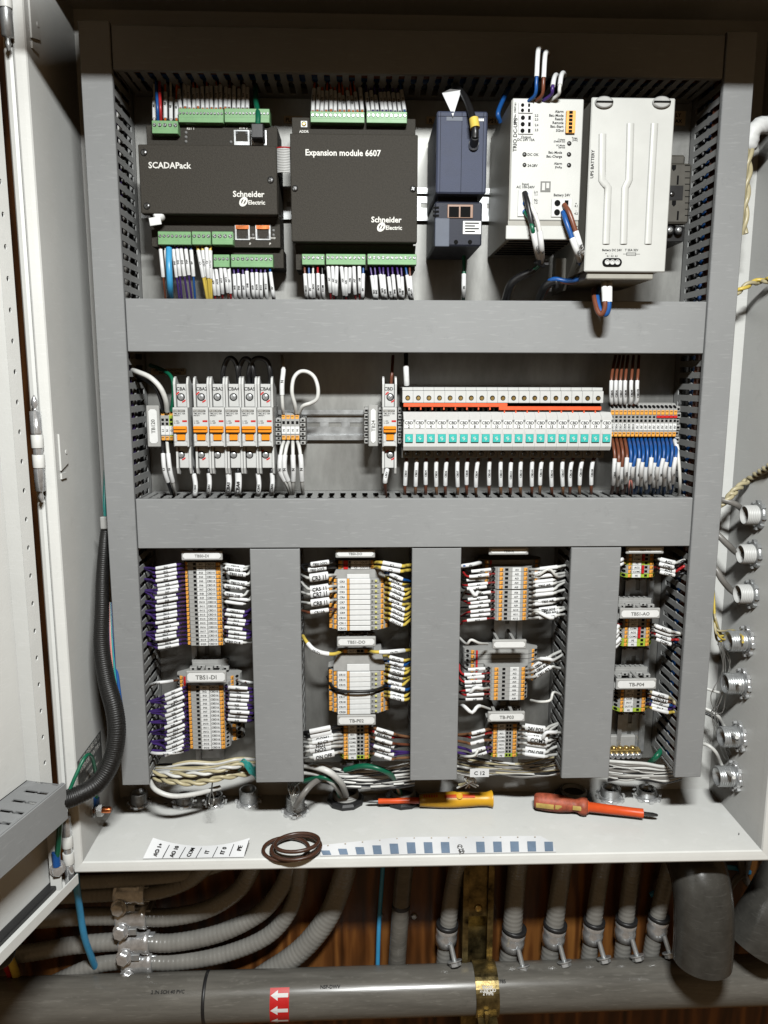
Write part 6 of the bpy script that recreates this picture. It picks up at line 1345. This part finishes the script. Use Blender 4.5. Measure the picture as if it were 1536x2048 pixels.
# tangled spare wires in the analogue column
tg_ = 'tangled spare wires'
spare = ('crossing the TBS0-AI wires near the top', 'crossing the TBS0-AI wires at mid height', 'crossing the TBS0-AI wires near their foot', 'slanting over the blank holder', 'trailing beside the blank holder strip', 'bowed over the lower AI blocks', 'bowed under the lower AI blocks', 'crossing above the TB-P03 holder', 'crossing the TB-P03 wires', 'trailing below the TB-P03 wires')
for i, lab in enumerate(spare):
    R = random.uniform; v = (1150, 1185, 1225, 1290, 1320, 1372, 1398, 1420, 1470, 1505)[i]
    rt = i % 2 == 0
    us = (1064, 1078, 1096, 1112, 1136) if rt else (978, 962, 948, 934, 918)
    P = [PY(us[0]+R(-4, 4), v+R(-4, 4), .03), PY(us[1]+R(-6, 6), v+R(-8, 8), .010), PY(us[2]+R(-6, 6), v+R(-14, 14), .006), PY(us[3]+R(-6, 6), v+R(-14, 14), .012), PY(us[4], v+R(-18, 18), .045)]
    wire('white spare wire '+lab, ('white', 'red', 'white', 'black')[i % 4] if 0 else 'white', P, .0016, [(.25+R(-.1, .1), .55+R(-.1, .15), '', 1.15)] if i % 3 else (), tg_)
# ================================================================ conduit hubs
def hub(c, axis, r, L, label, nut='chrome', body='zinc', lugs=8, plastic=False):
    c = Vector(c); ax = Vector(axis).normalized(); a = ax.orthogonal().normalized(); b = ax.cross(a)
    o = thing('conduit_hub', label, 'conduit hub', c, 'threaded conduit hubs')
    prof = [(r*.98, 0)]; n = 7 if not plastic else 4; h0 = .2*L
    for k in range(n):
        t = h0+(L-h0)*k/n; q = (L-h0)/n; prof += [(r*.95, t), (r*1.02, t+q*.4), (r*1.02, t+q*.6), (r*.95, t+q*.95)]
    prof += [(r*.97, L), (r*.84, L), (r*.82, L*.15)]
    MB().lathe(c+ax*.0002, ax, prof, 28).build('threaded_neck', M[body], o)
    # bore
    m = MB(); vs = [c+ax*(L*.35)+(a*cos(2*pi*k/24)+b*sin(2*pi*k/24))*r*.82 for k in range(24)]; m.add(vs, [tuple(range(24))]); m.build('bore', M['hole'], o)
    if plastic:
        MB().lathe(c+ax*.0003, ax, [(r*1.42, 0), (r*1.46, .0012), (r*1.46, .0042), (r*1.3, .0066), (r*1.06, .0068)], 10, 1).build('lock_nut', M[nut], o)
    else:
        nt = MB(); nt.lathe(c+ax*.0003, ax, [(r*1.28, 0), (r*1.28, .0028), (r*1.05, .0034)], 24)
        for k in range(lugs):
            an = 2*pi*k/lugs; d = a*cos(an)+b*sin(an); nt.obox(c+ax*.0022+d*r*1.36, ax, ax.cross(d), .0042, r*.42, r*.26)
        nt.build('lock_nut', M[nut], o)
    return o
for i, (u, v, r, L, kind, lab) in enumerate(((285, 1597, .0105, .017, 0, 'metal threaded hub on the enclosure floor below the tall left duct'), (372, 1600, .0105, .012, 0, 'metal threaded hub on the floor below the TBS1-DI strip'), (432, 1600, .0105, .012, 0, 'metal threaded hub on the floor with a wire loop hooked on it'), (501, 1592, .0115, .019, 0, 'metal threaded hub on the floor beside the upright duct'),
        (591, 1624, .0115, .022, 0, 'metal threaded hub standing forward on the floor with bare wires in it'), (692, 1583, .0165, .015, 1, 'wide grey plastic hub with black nut below the TB-P02 strip'), (803, 1578, .0165, .015, 1, 'wide grey plastic hub with black nut beside the upright middle duct'),
        (1136, 1575, .0165, .012, 1, 'wide grey plastic hub with black nut behind the red screwdriver'), (1215, 1586, .0125, .014, 0, 'metal threaded hub on the floor below the AO duct'), (1286, 1584, .0125, .012, 0, 'metal threaded hub on the floor below the earth bar'))):
    p = PZ(u, v, ZF); p.y = min(p.y, .086)
    hub((p.x, p.y, ZF), (0, 0, 1), r, L, lab, 'blackp' if kind else 'chrome', 'tgrey' if kind else 'zinc', plastic=bool(kind))
for i, (u, v, pl, lab) in enumerate(((1519, 1030, 1, 'grey plastic hub, topmost on the right enclosure wall'), (1511, 1108, 1, 'grey plastic hub, second down the right enclosure wall'), (1505, 1188, 1, 'grey plastic hub, third down the right enclosure wall'), (1496, 1282, 0, 'metal hub on the right wall with yellow wires in it'), (1489, 1367, 0, 'metal hub on the right wall just below the yellow wires'), (1481, 1473, 0, 'metal hub on the right wall, second from its foot'), (1472, 1552, 0, 'metal hub on the right wall nearest the floor'))):
    p = PX(u, v, XR); c = Vector((XR-.0002, p.y, p.z))
    o = hub(c, (-1, 0, 0), .0125 if not pl else .0115, .024 if not pl else .018, lab, 'zinc' if pl else 'chrome', 'lgrey' if pl else 'zinc')
cg = 'cables at the right wall hubs'
wire('grey cable from the topmost right wall hub to the duct', 'grey', [PX(1515, 1030, XR-.004), PY(1490, 1022, .05), PY(1470, 1008, .045), PY(1445, 1000, .05), PY(1425, 998, .06)], .0036, (), cg, name='cable', cat='cable')
wire('grey cable from the second right wall hub to the duct', 'grey', [PX(1508, 1110, XR-.004), PY(1478, 1108, .05), PY(1456, 1090, .045), PY(1436, 1070, .05), PY(1420, 1062, .06)], .0038, (), cg, name='cable', cat='cable')
wire('grey cable from the third right wall hub to the duct', 'grey', [PX(1502, 1190, XR-.004), PY(1470, 1186, .05), PY(1446, 1162, .045), PY(1432, 1138, .05), PY(1418, 1128, .06)], .0038, (), cg, name='cable', cat='cable')
wire('white and black cable curving from the lowest metal hub to the duct', 'white', [PX(1468, 1555, XR-.02), PY(1446, 1535, .05), PY(1432, 1505, .045), PY(1415, 1490, .05), PY(1398, 1486, .06)], .0022, (), cg)
wire('white wire curving from the second lowest metal hub to the duct', 'white', [PX(1474, 1475, XR-.02), PY(1452, 1458, .055), PY(1436, 1432, .05), PY(1418, 1420, .055), PY(1400, 1414, .06)], .0022, (), cg)
wire('white wire curving from the hub below the yellow wires to the duct', 'white', [PX(1480, 1368, XR-.02), PY(1458, 1380, .06), PY(1440, 1385, .055), PY(1422, 1380, .055), PY(1404, 1374, .06)], .0018, (), cg)
wire('black wire curving from the second lowest metal hub to the duct', 'black', [PX(1474, 1479, XR-.02), PY(1450, 1464, .058), PY(1433, 1440, .055), PY(1414, 1428, .06), PY(1400, 1424, .064)], .0016, (), cg)
def twist(label, pts, r, colr, c2, name='twisted_cable', turns=120, n=10):
    """a pair of insulated wires laid round each other"""
    path = smooth_path([Vector(p) for p in pts], n); o = thing(name, label, 'cable', pts[0], cg)
    L = [0]
    for i in range(1, len(path)): L.append(L[-1]+(path[i]-path[i-1]).length)
    fine = []; N = max(20, int(L[-1]/.0025))
    for k in range(N+1):
        d = L[-1]*k/N; i = next(q for q in range(1, len(L)) if L[q] >= d-1e-9); fine.append(path[i-1].lerp(path[i], (d-L[i-1])/max(1e-9, L[i]-L[i-1])))
    for s in (0, 1):
        q = []
        for k, p in enumerate(fine):
            t = (fine[min(k+1, N)]-fine[max(k-1, 0)]).normalized(); a = t.orthogonal().normalized(); b = t.cross(a); an = k*.0025*turns*2+s*pi
            q.append(p+(a*cos(an)+b*sin(an))*r*.9)
        MB().tube(q, r, 8).build('strand', WM[(colr, c2)[s]], o)
    return o
twist('cream twisted cable slanting from beyond the right wall rim into the duct', [PX(1545, 930, XR-.006), PY(1500, 958, .06), PY(1470, 982, .05), PY(1448, 1004, .05), PY(1425, 1016, .06)], .0026, 'cream', 'cream')
twist('cream twisted cable crossing the right wall high beside the duct', [PX(1550, 560, XR-.006), PY(1520, 562, .05), PY(1496, 570, .045), PY(1478, 582, .045), PY(1455, 592, .05)], .0022, 'cream', 'yellow')
twist('cream twisted cable hanging down below the white tape on the right', [PY(1500, 285, .035), PY(1497, 330, .030), PY(1492, 390, .028), PY(1489, 440, .03), PY(1488, 468, .032)], .0026, 'cream', 'cream', turns=70)
mb = MB(); P = [PY(1497, 300, .038), PY(1503, 268, .034), PY(1520, 252, .034), PY(1545, 250, .04)]; mb.tube(smooth_path(P, 5), [.006]+[.009]*13+[.010]*2, 10); mb.v = [(p[0]+.0012*sin(p[2]*700), p[1]+.0012*cos(p[2]*900+p[0]*500), p[2]) for p in mb.v]
tag(mb.build('tape_wrap', M['white']), 'white tape wrapped round the cable end on the right wall', 'tape')
yb = thing('wire_bunch', 'bunch of yellow stripped wires entering the right wall hub', 'wires', PY(1475, 1285, .06), cg)
for k in range(9):
    a = random.uniform; P = [PX(1486, 1280+a(-8, 8), XR-.016), PY(1468, 1272+a(-12, 10), .06+a(-.01, .01)), PY(1448, 1274+a(-14, 10), .055+a(-.01, .008)), PY(1432, 1260+a(-22, 16), .05+a(-.008, .008)), PY(1428, 1210+a(-30, 20), .055), PY(1424, 1140+a(-30, 30), .06)]
    MB().tube(smooth_path(P, 6), .0014, 6).build('strand', WM['yellow' if k % 3 else 'cream'], yb)
for k in range(5):
    a = random.uniform; P = [PY(1440+a(-6, 6), 1280+a(-4, 8), .05), PY(1450+a(-6, 12), 1330+a(-10, 10), .045), PY(1440+a(-20, 10), 1400+a(-20, 20), .045), PY(1430+a(-14, 10), 1450+a(-20, 20), .05), PY(1455+a(-14, 10), 1490+a(-10, 20), .055), PY(1462, 1530+a(-10, 10), .06)]
    wire(('thin drain wire wandering down beside the right duct', 'thin drain wire looping between the right wall hubs', 'thin drain wire curling near the second lowest hub', 'thin drain wire trailing to the lowest right hub', 'thin drain wire bowed against the right wall')[k], 'silver', P, .0005, (), cg)
# ================================================================ braided loom, earth wires
lm = thing('braided_loom', 'thick black braided cable loom curving from the tall duct to the door', 'cable loom', PY(206, 1050, .03))
P = [PY(215, 1035, .035), PY(209, 1085, .02), PY(205, 1150, .01), PY(204, 1220, 0), PY(203, 1290, -.008), PY(213, 1360, -.018), PY(229, 1420, -.028), PY(233, 1470, -.036), PY(222, 1525, -.045), PY(196, 1566, -.055), PY(160, 1588, -.065), PY(128, 1600, -.075), PY(100, 1602, -.085)]
pp = smooth_path(P, 10); rr = []; out = []
for i in range(len(pp)-1):
    k = max(2, int((pp[i+1]-pp[i]).length/.0007))
    for j in range(k): f = (i+j/k)/len(pp); out.append(pp[i].lerp(pp[i+1], j/k)); rr.append((.0048+.0046*min(1, f*2.2)) + (0, .00045, .00045)[len(rr) % 3])
MB().tube(out, rr, 24).build('braided_sleeve', M['braid'], lm)
p = PY(208, 1046, .02); MB().box(p.x-.004, p.x+.004, p.y-.002, p.y+.004, p.z-.007, p.z+.007, .001).build('tie_mount', M['tgrey'], lm)
lg_ = 'wires beside the braided loom'
for k, (c, d) in enumerate((('purple', 0), ('skin', 5), ('teal', 10), ('blue', 14))):
    wire('%s wire running down beside the black braided loom' % c if c != 'skin' else 'pink wire running down beside the black braided loom', c, [PY(218+d*.3, 1205, .03), PY(219+d*.6, 1280, .012), PY(222+d*.9, 1350, 0), PY(230+d, 1420, -.006), PY(240+d, 1470, .02)], .0019, (), lg_)
wire('teal green wire high behind the tall left duct edge', 'teal', [PY(211, 940, .05), PY(209, 1000, .035), PY(211, 1040, .03)], .002, (), lg_)
eg = 'green earth wires'
E0 = Vector((XL+.004, EARTH.y, EARTH.z))
w_ = wire('green earth wire arching from the earth stud behind the loom', 'green', [E0+Vector((.001, -.001, .010)), E0+Vector((.003, -.004, .028)), PY(190, 1540, -.02), PY(182, 1512, -.035), PY(170, 1514, -.05), PY(152, 1550, -.062), PY(140, 1578, -.068), PY(128, 1600, -.075)], .0020, (), eg)
MB().tube([E0+Vector((.0005, -.0005, .004)), E0+Vector((.0012, -.001, .016))], .0034, 12).build('cable_lug', WM['blue'], w_, Vector(E0)+Vector((.001, -.001, .010)))
q0 = PY(114, 1738, -.058)
w_ = wire('green earth wire dropping from under the door duct to the door foot', 'green', [PY(122, 1620, -.07), PY(119, 1660, -.064), PY(116, 1700, -.060), q0+Vector((0, 0, .012))], .0030, (), eg)
MB().tube([q0+Vector((0, 0, .004)), q0+Vector((0, 0, .020))], [.0042, .0044], 14).build('cable_lug', WM['blue'], w_, Vector(PY(122, 1620, -.07)))
bn = thing('bond_bolt', 'steel bolt with washers at the foot of the door earth wire', 'bolt', q0)
MB().lathe(q0+Vector((-.002, .006, -.002)), (.5, -1, .1), [(.0085, 0), (.0085, .0014)], 20).build('washer', M['zinc'], bn); m = MB(); hexbolt(m, q0+Vector((-.001, .0035, -.002)), (.5, -1, .1), .0066, .007); m.build('bolt_head', M['chrome'], bn)
# ================================================================ cable runs at the foot of the strips
def bundle(label, lines, grp='cable runs at the foot of the strips'):
    o = thing('cable_run', label, 'cables', PY(*lines[0][2][0]), grp)
    for colr, r, pts in lines: MB().tube(smooth_path([PY(*p) for p in pts], 7), r, 8).build('strand', WM[colr], o)
    return o
R_ = random.uniform
L = []
for k in range(16):
    c = ('cream', 'white', 'black', 'cream', 'cream', 'white', 'grey', 'cream')[k % 8]; d = k*1.9
    L.append((c, .0017+.0006*(k % 2), [(296+R_(-4, 6), 1530+d+R_(-3, 3), .05), (330, 1528+d+R_(-4, 4), .035), (380, 1527+d*1.1+R_(-5, 5), .03), (430, 1522+d+R_(-5, 5), .032), (475, 1518+d*.9+R_(-4, 4), .035), (512, 1520+d*.8+R_(-4, 4), .05)]))
bundle('bundle of cream, white and black cables below the TBS1-DI strip', L)
twist('cream twisted cable lying along the bundle below the TBS1-DI strip', [PY(298, 1552, .04), PY(340, 1562, .022), PY(390, 1566, .02), PY(440, 1556, .022), PY(500, 1546, .04)], .0022, 'cream', 'cream', turns=90)
twist('thinner cream twisted cable low along the DI bundle', [PY(300, 1545, .03), PY(350, 1550, .02), PY(410, 1546, .018), PY(470, 1532, .02), PY(510, 1528, .04)], .0020, 'cream', 'white', turns=90)
L = [('teal', .0009, [(474+R_(-6, 4), 1535+R_(-6, 6), .03), (488, 1526+R_(-8, 8), .024), (500, 1535+R_(-14, 14), .024), (514, 1545+R_(-20, 20), .04)]) for k in range(14)]
bundle('fan of thin teal wires at the right of the DI cable bundle', L)
wire('thick white cable sagging over the floor below the DI bundle', 'white', [PY(298, 1560, .03), PY(312, 1580, .01), PY(345, 1592, .008), PY(390, 1588, .02), PY(440, 1575, .04)], .0030, (), 'cable runs at the foot of the strips')
wire('thin wire loop hooked out of the floor hub below the DI strip', 'silver', [PY(425, 1560, .05), PY(422, 1585, .02), PY(418, 1605, .005), PY(424, 1612, .004), PY(428, 1598, .006), PY(424, 1580, .02), PY(426, 1560, .05)], .0006, (), 'cable runs at the foot of the strips')
L = []
for k in range(14):
    c = ('white', 'black')[k % 2]; d = k*3.1
    L.append((c, .0022, [(606, 1528+d*.9+R_(-3, 3), .055), (640, 1532+d*.8+R_(-4, 4), .045), (690, 1542+d*.75+R_(-5, 5), .05), (740, 1540+d*.8+R_(-5, 5), .05), (790, 1532+d+R_(-4, 4), .045), (828, 1524+d*1.1, .055)]))
bundle('bundle of black and white cables below the TB-P02 strip', L)
g_ = 'cables into the floor hubs'
wire('thick white cable bending into the wide hub below TB-P02', 'white', [PY(600, 1530, .05), PY(630, 1534, .03), PY(660, 1545, .022), PY(682, 1566, .035), PY(692, 1590, .065)], .0040, (), g_, name='cable', cat='cable')
wire('second white cable under the thick one entering the wide hub below TB-P02', 'white', [PY(602, 1545, .05), PY(635, 1548, .034), PY(660, 1562, .03), PY(676, 1580, .05), PY(684, 1592, .07)], .0030, (), g_, name='cable', cat='cable')
wire('green cable bending into the wide hub below TB-P02', 'green', [PY(610, 1562, .05), PY(640, 1554, .03), PY(662, 1560, .03), PY(674, 1576, .05), PY(680, 1592, .07)], .0030, (), g_, name='cable', cat='cable')
wire('green cable arching into the plastic hub beside the middle duct', 'green', [PY(690, 1540, .05), PY(728, 1532, .035), PY(765, 1540, .03), PY(787, 1556, .045), PY(800, 1588, .075)], .0034, (), g_, name='cable', cat='cable')
wire('grey flat cable rising from the forward floor hub behind the duct', 'grey', [PY(592, 1612, .02), PY(604, 1592, .012), PY(622, 1570, .02), PY(645, 1555, .04)], .0036, (), g_, name='cable', cat='cable')
L = [('silver', .0009, [(591+R_(-6, 6), 1612, .035), (590+R_(-8, 8), 1596+R_(-4, 4), .03), (588+R_(-12, 14), 1580+R_(-6, 6), .035), (590+R_(-16, 16), 1560, .05)]) for k in range(14)]
bundle('bare silver wires frayed in the forward floor hub', L)
L = []
for k in range(12):
    L.append((('cream', 'black', 'white', 'grey')[k % 4], .0017, [(912, 1512+k*3+R_(-4, 4), .05), (945, 1516+k*3+R_(-5, 5), .04), (985, 1522+k*2.4+R_(-5, 5), .045), (1040, 1526+k*2.2+R_(-5, 5), .045), (1090, 1520+k*2.8+R_(-5, 5), .045), (1124, 1512+k*3.2, .055)]))
bundle('bundle of mixed cables below the TB-P03 strip', L)
L = [(('white', 'white', 'cream')[k % 3], .0013, [(926+R_(-10, 10), 1530+R_(-6, 6), .055), (934+R_(-6, 8), 1545, .05), (938+R_(-10, 14), 1560, .05), (932+R_(-20, 26), 1572+R_(-4, 4), .062)]) for k in range(12)]
bundle('spray of stripped white wires beside the middle duct foot', L)
q = rect(940, 1538, 978, 1554, .018); o = thing('paper_marker', 'white paper marker reading C 12 below the TB-P03 strip', 'marker', (q[0], .018, q[2])); MB().box(q[0], q[1], .018, .0186, q[2], q[3]).build('card', M['paper'], o); txt('lettering', o, M['ink'], [('C 12', ((q[0]+q[1])/2, .018, (q[2]+q[3])/2), RX, UZ, .0048)])
L = []
for k in range(12):
    L.append((('white', 'grey', 'white', 'black')[k % 4], .0021, [(1216, 1522+k*3.2+R_(-3, 3), .055), (1250, 1526+k*3+R_(-4, 4), .045), (1290, 1530+k*2.6+R_(-4, 4), .045), (1330, 1530+k*2.8+R_(-4, 4), .045), (1362, 1524+k*3, .055)]))
bundle('bundle of white and grey cables below the earth bar', L)
wire('green cable end slanting up from the bundle below the earth bar', 'green', [PY(1300, 1526, .055), PY(1312, 1514, .045), PY(1322, 1502, .05), PY(1336, 1490, .06)], .0036, (), g_, name='cable', cat='cable')
# ================================================================ things on the floor of the enclosure
def axis_tool(p0, p1, label, name='screwdriver'):
    o = thing(name, label, 'screwdriver', p0); ax = (p1-p0).normalized(); return o, ax, (p1-p0).length
h = .0104
A, B = PZ(733, 1603, ZF+h), PZ(983, 1598, ZF+h); o, ax, L = axis_tool(A, B, 'small yellow and orange screwdriver lying on the enclosure floor')
f = lambda u: L*(u-733)/250
MB().lathe(A, ax, [(.0008, 0), (.0019, .004), (.0019, f(757))], 12).build('blade', M['darksteel'], o)
MB().lathe(A+ax*f(756), ax, [(.0030, 0), (.0036, .001), (.0040, L*80/250), (.0040, L*83/250)], 16).build('shaft_sleeve', M['redor'], o)
hd = MB().lathe(A+ax*f(838), ax, [(.0046, 0), (.0076, .0006), (.0083, f(748)), (.0097, f(775)), (.0102, f(800)), (.0092, f(835)), (.0085, f(850)), (.0087, f(868)), (.0102, f(876)), (.0108, f(878)), (.0103, f(879.5))], 26).build('handle', M['yel'], o)
sd = ax.cross(Vector((0, 0, 1))); cdir = (CAM-A); cdir = (cdir-ax*cdir.dot(ax)).normalized(); upd = ax.cross(cdir)
if upd.z < 0: upd = -upd
def inlay(base, t0, t1, a0, a1, rr, m, nm, par, n=6):
    mb = MB(); vs = []
    for i in range(n+1):
        t = t0+(t1-t0)*i/n
        for j in range(4):
            a = a0+(a1-a0)*j/3; r = rr(t); vs.append(base+ax*t+(cdir*cos(a)+upd*sin(a))*r)
    mb.add(vs, [(i*4+j, i*4+j+1, i*4+j+5, i*4+j+4) for i in range(n) for j in range(3)], True); return mb.build(nm, m, par)
rh = lambda t: .0121 if t > f(800) and t < f(830) else .0116
for k in range(7): inlay(A, f(846+k*5), f(848.6+k*5), .35, .75, lambda t: .0094, M['redor'], 'grip_bar', hd, 1)
inlay(A, f(888), f(948), .20, .62, lambda t: .0108, M['redor'], 'grip_inlay', hd)
c = A+ax*f(917)+(cdir*cos(.4)+upd*sin(.4))*.0110; m = MB(); nn = (cdir*cos(.4)+upd*sin(.4)); m.lathe(c, nn, [(.0042, 0), (.0042, .0006), (.0030, .0006), (.0028, .0002)], 18); m.build('grip_ring', M['yel'], hd)
h = .0125
A, B = PZ(1068, 1601, ZF+h), PZ(1320, 1631, ZF+.0095); o, ax, L = axis_tool(A, B, 'larger worn red screwdriver lying on the enclosure floor')
f = lambda u: L*(u-1078)/252
cdir = (CAM-A); cdir = (cdir-ax*cdir.dot(ax)).normalized(); upd = ax.cross(cdir)
if upd.z < 0: upd = -upd
hd = MB().lathe(A, ax, [(.0070, 0), (.0096, .002), (.0106, .006), (.0113, f(1105)), (.0110, f(1130)), (.0092, f(1150)), (.0078, f(1161)), (.0086, f(1166)), (.0112, f(1173)), (.0116, f(1179)), (.0106, f(1185)), (.006, f(1188))], 10).build('handle', M['redold'], o)
inlay(A, f(1082), f(1118), -.75, -.2, lambda t: .0116, M['yelold'], 'grip_inlay', hd); inlay(A, f(1121), f(1146), -.7, -.2, lambda t: .0114-.0022*max(0, (t-f(1125))/f(1094)), M['yelold'], 'grip_inlay', hd); inlay(A, f(1156), f(1173), -.55, -.05, lambda t: .0108, M['yelold'], 'grip_inlay', hd)
MB().lathe(A+ax*f(1185), ax, [(.0074, 0), (.0076, .002), (.0062, .003), (.0056, f(1170)), (.0058, f(1190))], 20).build('shaft_sleeve', M['redor'], o)
MB().lathe(A+ax*f(1297), ax, [(.0026, 0), (.0026, f(1097)), (.0018, f(1105)), (.0010, f(1107))], 8, 1).build('blade', M['darksteel'], o)
# paper strips and rings behind the lip
def sheet(us_b, us_f, n, hb, hf, th=.0004):
    vs = []
    for i in range(n+1):
        t = i/n; b = us_b(t); f_ = us_f(t); vs += [PZ(f_[0], f_[1], ZF+hf(t)), PZ(b[0], b[1], ZF+hb(t))]
    for p in vs: p.y = max(p.y, YF+.003)
    vs2 = [p+Vector((0, 0, th)) for p in vs]; N = len(vs); mb = MB()
    fs = [(2*i, 2*i+2, 2*i+3, 2*i+1) for i in range(n)]
    mb.add(vs2, fs, True); mb.add(vs, [q[::-1] for q in fs], True)
    rim_ = [(2*i, 2*i+2) for i in range(n)]+[(2*i+3, 2*i+1) for i in range(n-1, -1, -1)]+[(1, 0), (2*n, 2*n+1)]
    mb.add(vs+vs2, [(a, b, b+N, a+N) for a, b in rim_]); return mb
fb = lambda t: (306+194*t, 1676+60*t*(1-t)*1.1); ff = lambda t: (279+206*t, 1733-8*t)
o = thing('label_strip', 'curved white paper strip with hand lettering behind the front lip', 'paper', PZ(390, 1700, ZF))
hb = lambda t: .003+.010*(2*t-1)**2; hf = lambda t: .0015
pp_ = sheet(fb, ff, 14, hb, hf).build('paper_sheet', M['paper'], o)
for k, tx in enumerate(('AO 1+', 'AO 10', 'COM', 'IT', 'IT 0', 'PE')):
    t = .10+k*.165; b = PZ(*fb(t), ZF+hb(t)); q = PZ(*ff(t), ZF+hf(t)); d = (b-q).normalized(); c = q.lerp(b, .62)+Vector((0, 0, .0009)); rt = d; upv = Vector((-1, 0, 0)); upv = (upv-rt*upv.dot(rt)).normalized()
    m = MB(); text(m, tx, c, rt, upv, .0050, maxw=.018, off=.0004); m.build('lettering', M['ink'], pp_)
    t2 = t+.085; b = PZ(*fb(min(1, t2)), ZF+hb(min(1, t2))); q = PZ(*ff(min(1, t2)), ZF+hf(t2)); m = MB(); m.obox(q.lerp(b, .6)+Vector((0, 0, .0010)), b-q, (1, 0, 0), (b-q).length*.55, .0007, .0001); m.build('ruled_line', M['ink'], pp_)
fb = lambda t: (640+464*t, 1691-15*min(1, t/.35)-4*t+(0 if t < .95 else (t-.95)*260)); ff = lambda t: (640+474*t, 1722-14*t)
o = thing('label_sheet', 'white label sheet with a row of blue squares behind the front lip', 'paper', PZ(870, 1700, ZF)); hz0 = lambda t: .0012; hzb = lambda t: .0030+.0022*sin(t*17)
ls = sheet(fb, ff, 40, hzb, hz0).build('sheet_backing', M['paper'], o)
for k in range(14):
    if k == 8: continue
    u0 = 642+k*34.2+ (2 if k > 8 else 0); u1 = u0+17; t = (u0-640)/470; vt = fb(t)[1]+10; vb = ff(t)[1]-2
    hq = lambda u, v: ZF+.0022+(hzb((u-640)/470)-.0012)*max(0, (ff((u-640)/470)[1]-v)/(ff((u-640)/470)[1]-fb((u-640)/470)[1]))
    P = [PZ(u, v, hq(u, v)) for u, v in ((u0, vt), (u1, vt), (u1+3, vb), (u0+3, vb))]
    for p in P: p.y = max(p.y, YF+.0034)
    m = MB(); m.add(P, [(0, 3, 2, 1)]); m.build('blue_label', M['bluesq'], ls)
m = MB(); text(m, 'C 22', PZ(922, 1697, ZF+.0052), Vector((.12, -1, 0)), Vector((1, .12, 0)), .0058); m.build('lettering', M['ink'], ls)
for k in range(13): p = PZ(656+k*34.5, fb((16+k*34.5)/470)[1]+1.5, ZF+.0008+hzb((16+k*34.5)/470)); MB().lathe(p, (0, 0, 1), [(.0009, 0), (.0009, .0003)], 8).build('punched_dot', M['tagbrown'], ls)
c1, c2 = PZ(572, 1698, ZF+.003), PZ(592, 1695, ZF+.0075)
for k, (c, rx, ry, lab) in enumerate(((c1, .026, .0195, 'brown wire ring lying flat behind the front lip'), (c2, .028, .0215, 'brown wire ring resting on the other ring behind the lip'), (c2+Vector((.001, .002, .005)), .025, .019, 'smaller brown wire ring on top of the ring pile'))):
    pts = [c+Vector((cos(2*pi*i/28)*rx, sin(2*pi*i/28)*ry, .002*sin(2*pi*i/28+k))) for i in range(29)]
    m = MB(); m.tube(pts, .0022, 10, cap=False); tag(m.build('wire_ring', WM['umber']), lab, 'wire ring')

for k, (u, v, a, lab) in enumerate(((332, 1607, .2, 'tiny black wire offcut on the floor below the tall left duct'), (346, 1612, -.1, 'second tiny wire offcut on the floor below the tall left duct'), (1478, 1668, .9, 'tiny dark speck on the floor by the right wall'))):
    p = PZ(u, v, ZF+.0006); m = MB(); m.tube([p-Vector((cos(a), sin(a), 0))*.002, p, p+Vector((cos(a+.3), sin(a+.3), 0))*.002], .0005, 6); tag(m.build('wire_offcut', WM['black']), lab, 'offcut')
# ---------------------------------------------------------------- finish
for o in bpy.data.objects:
    if '_o' in o: del o['_o']
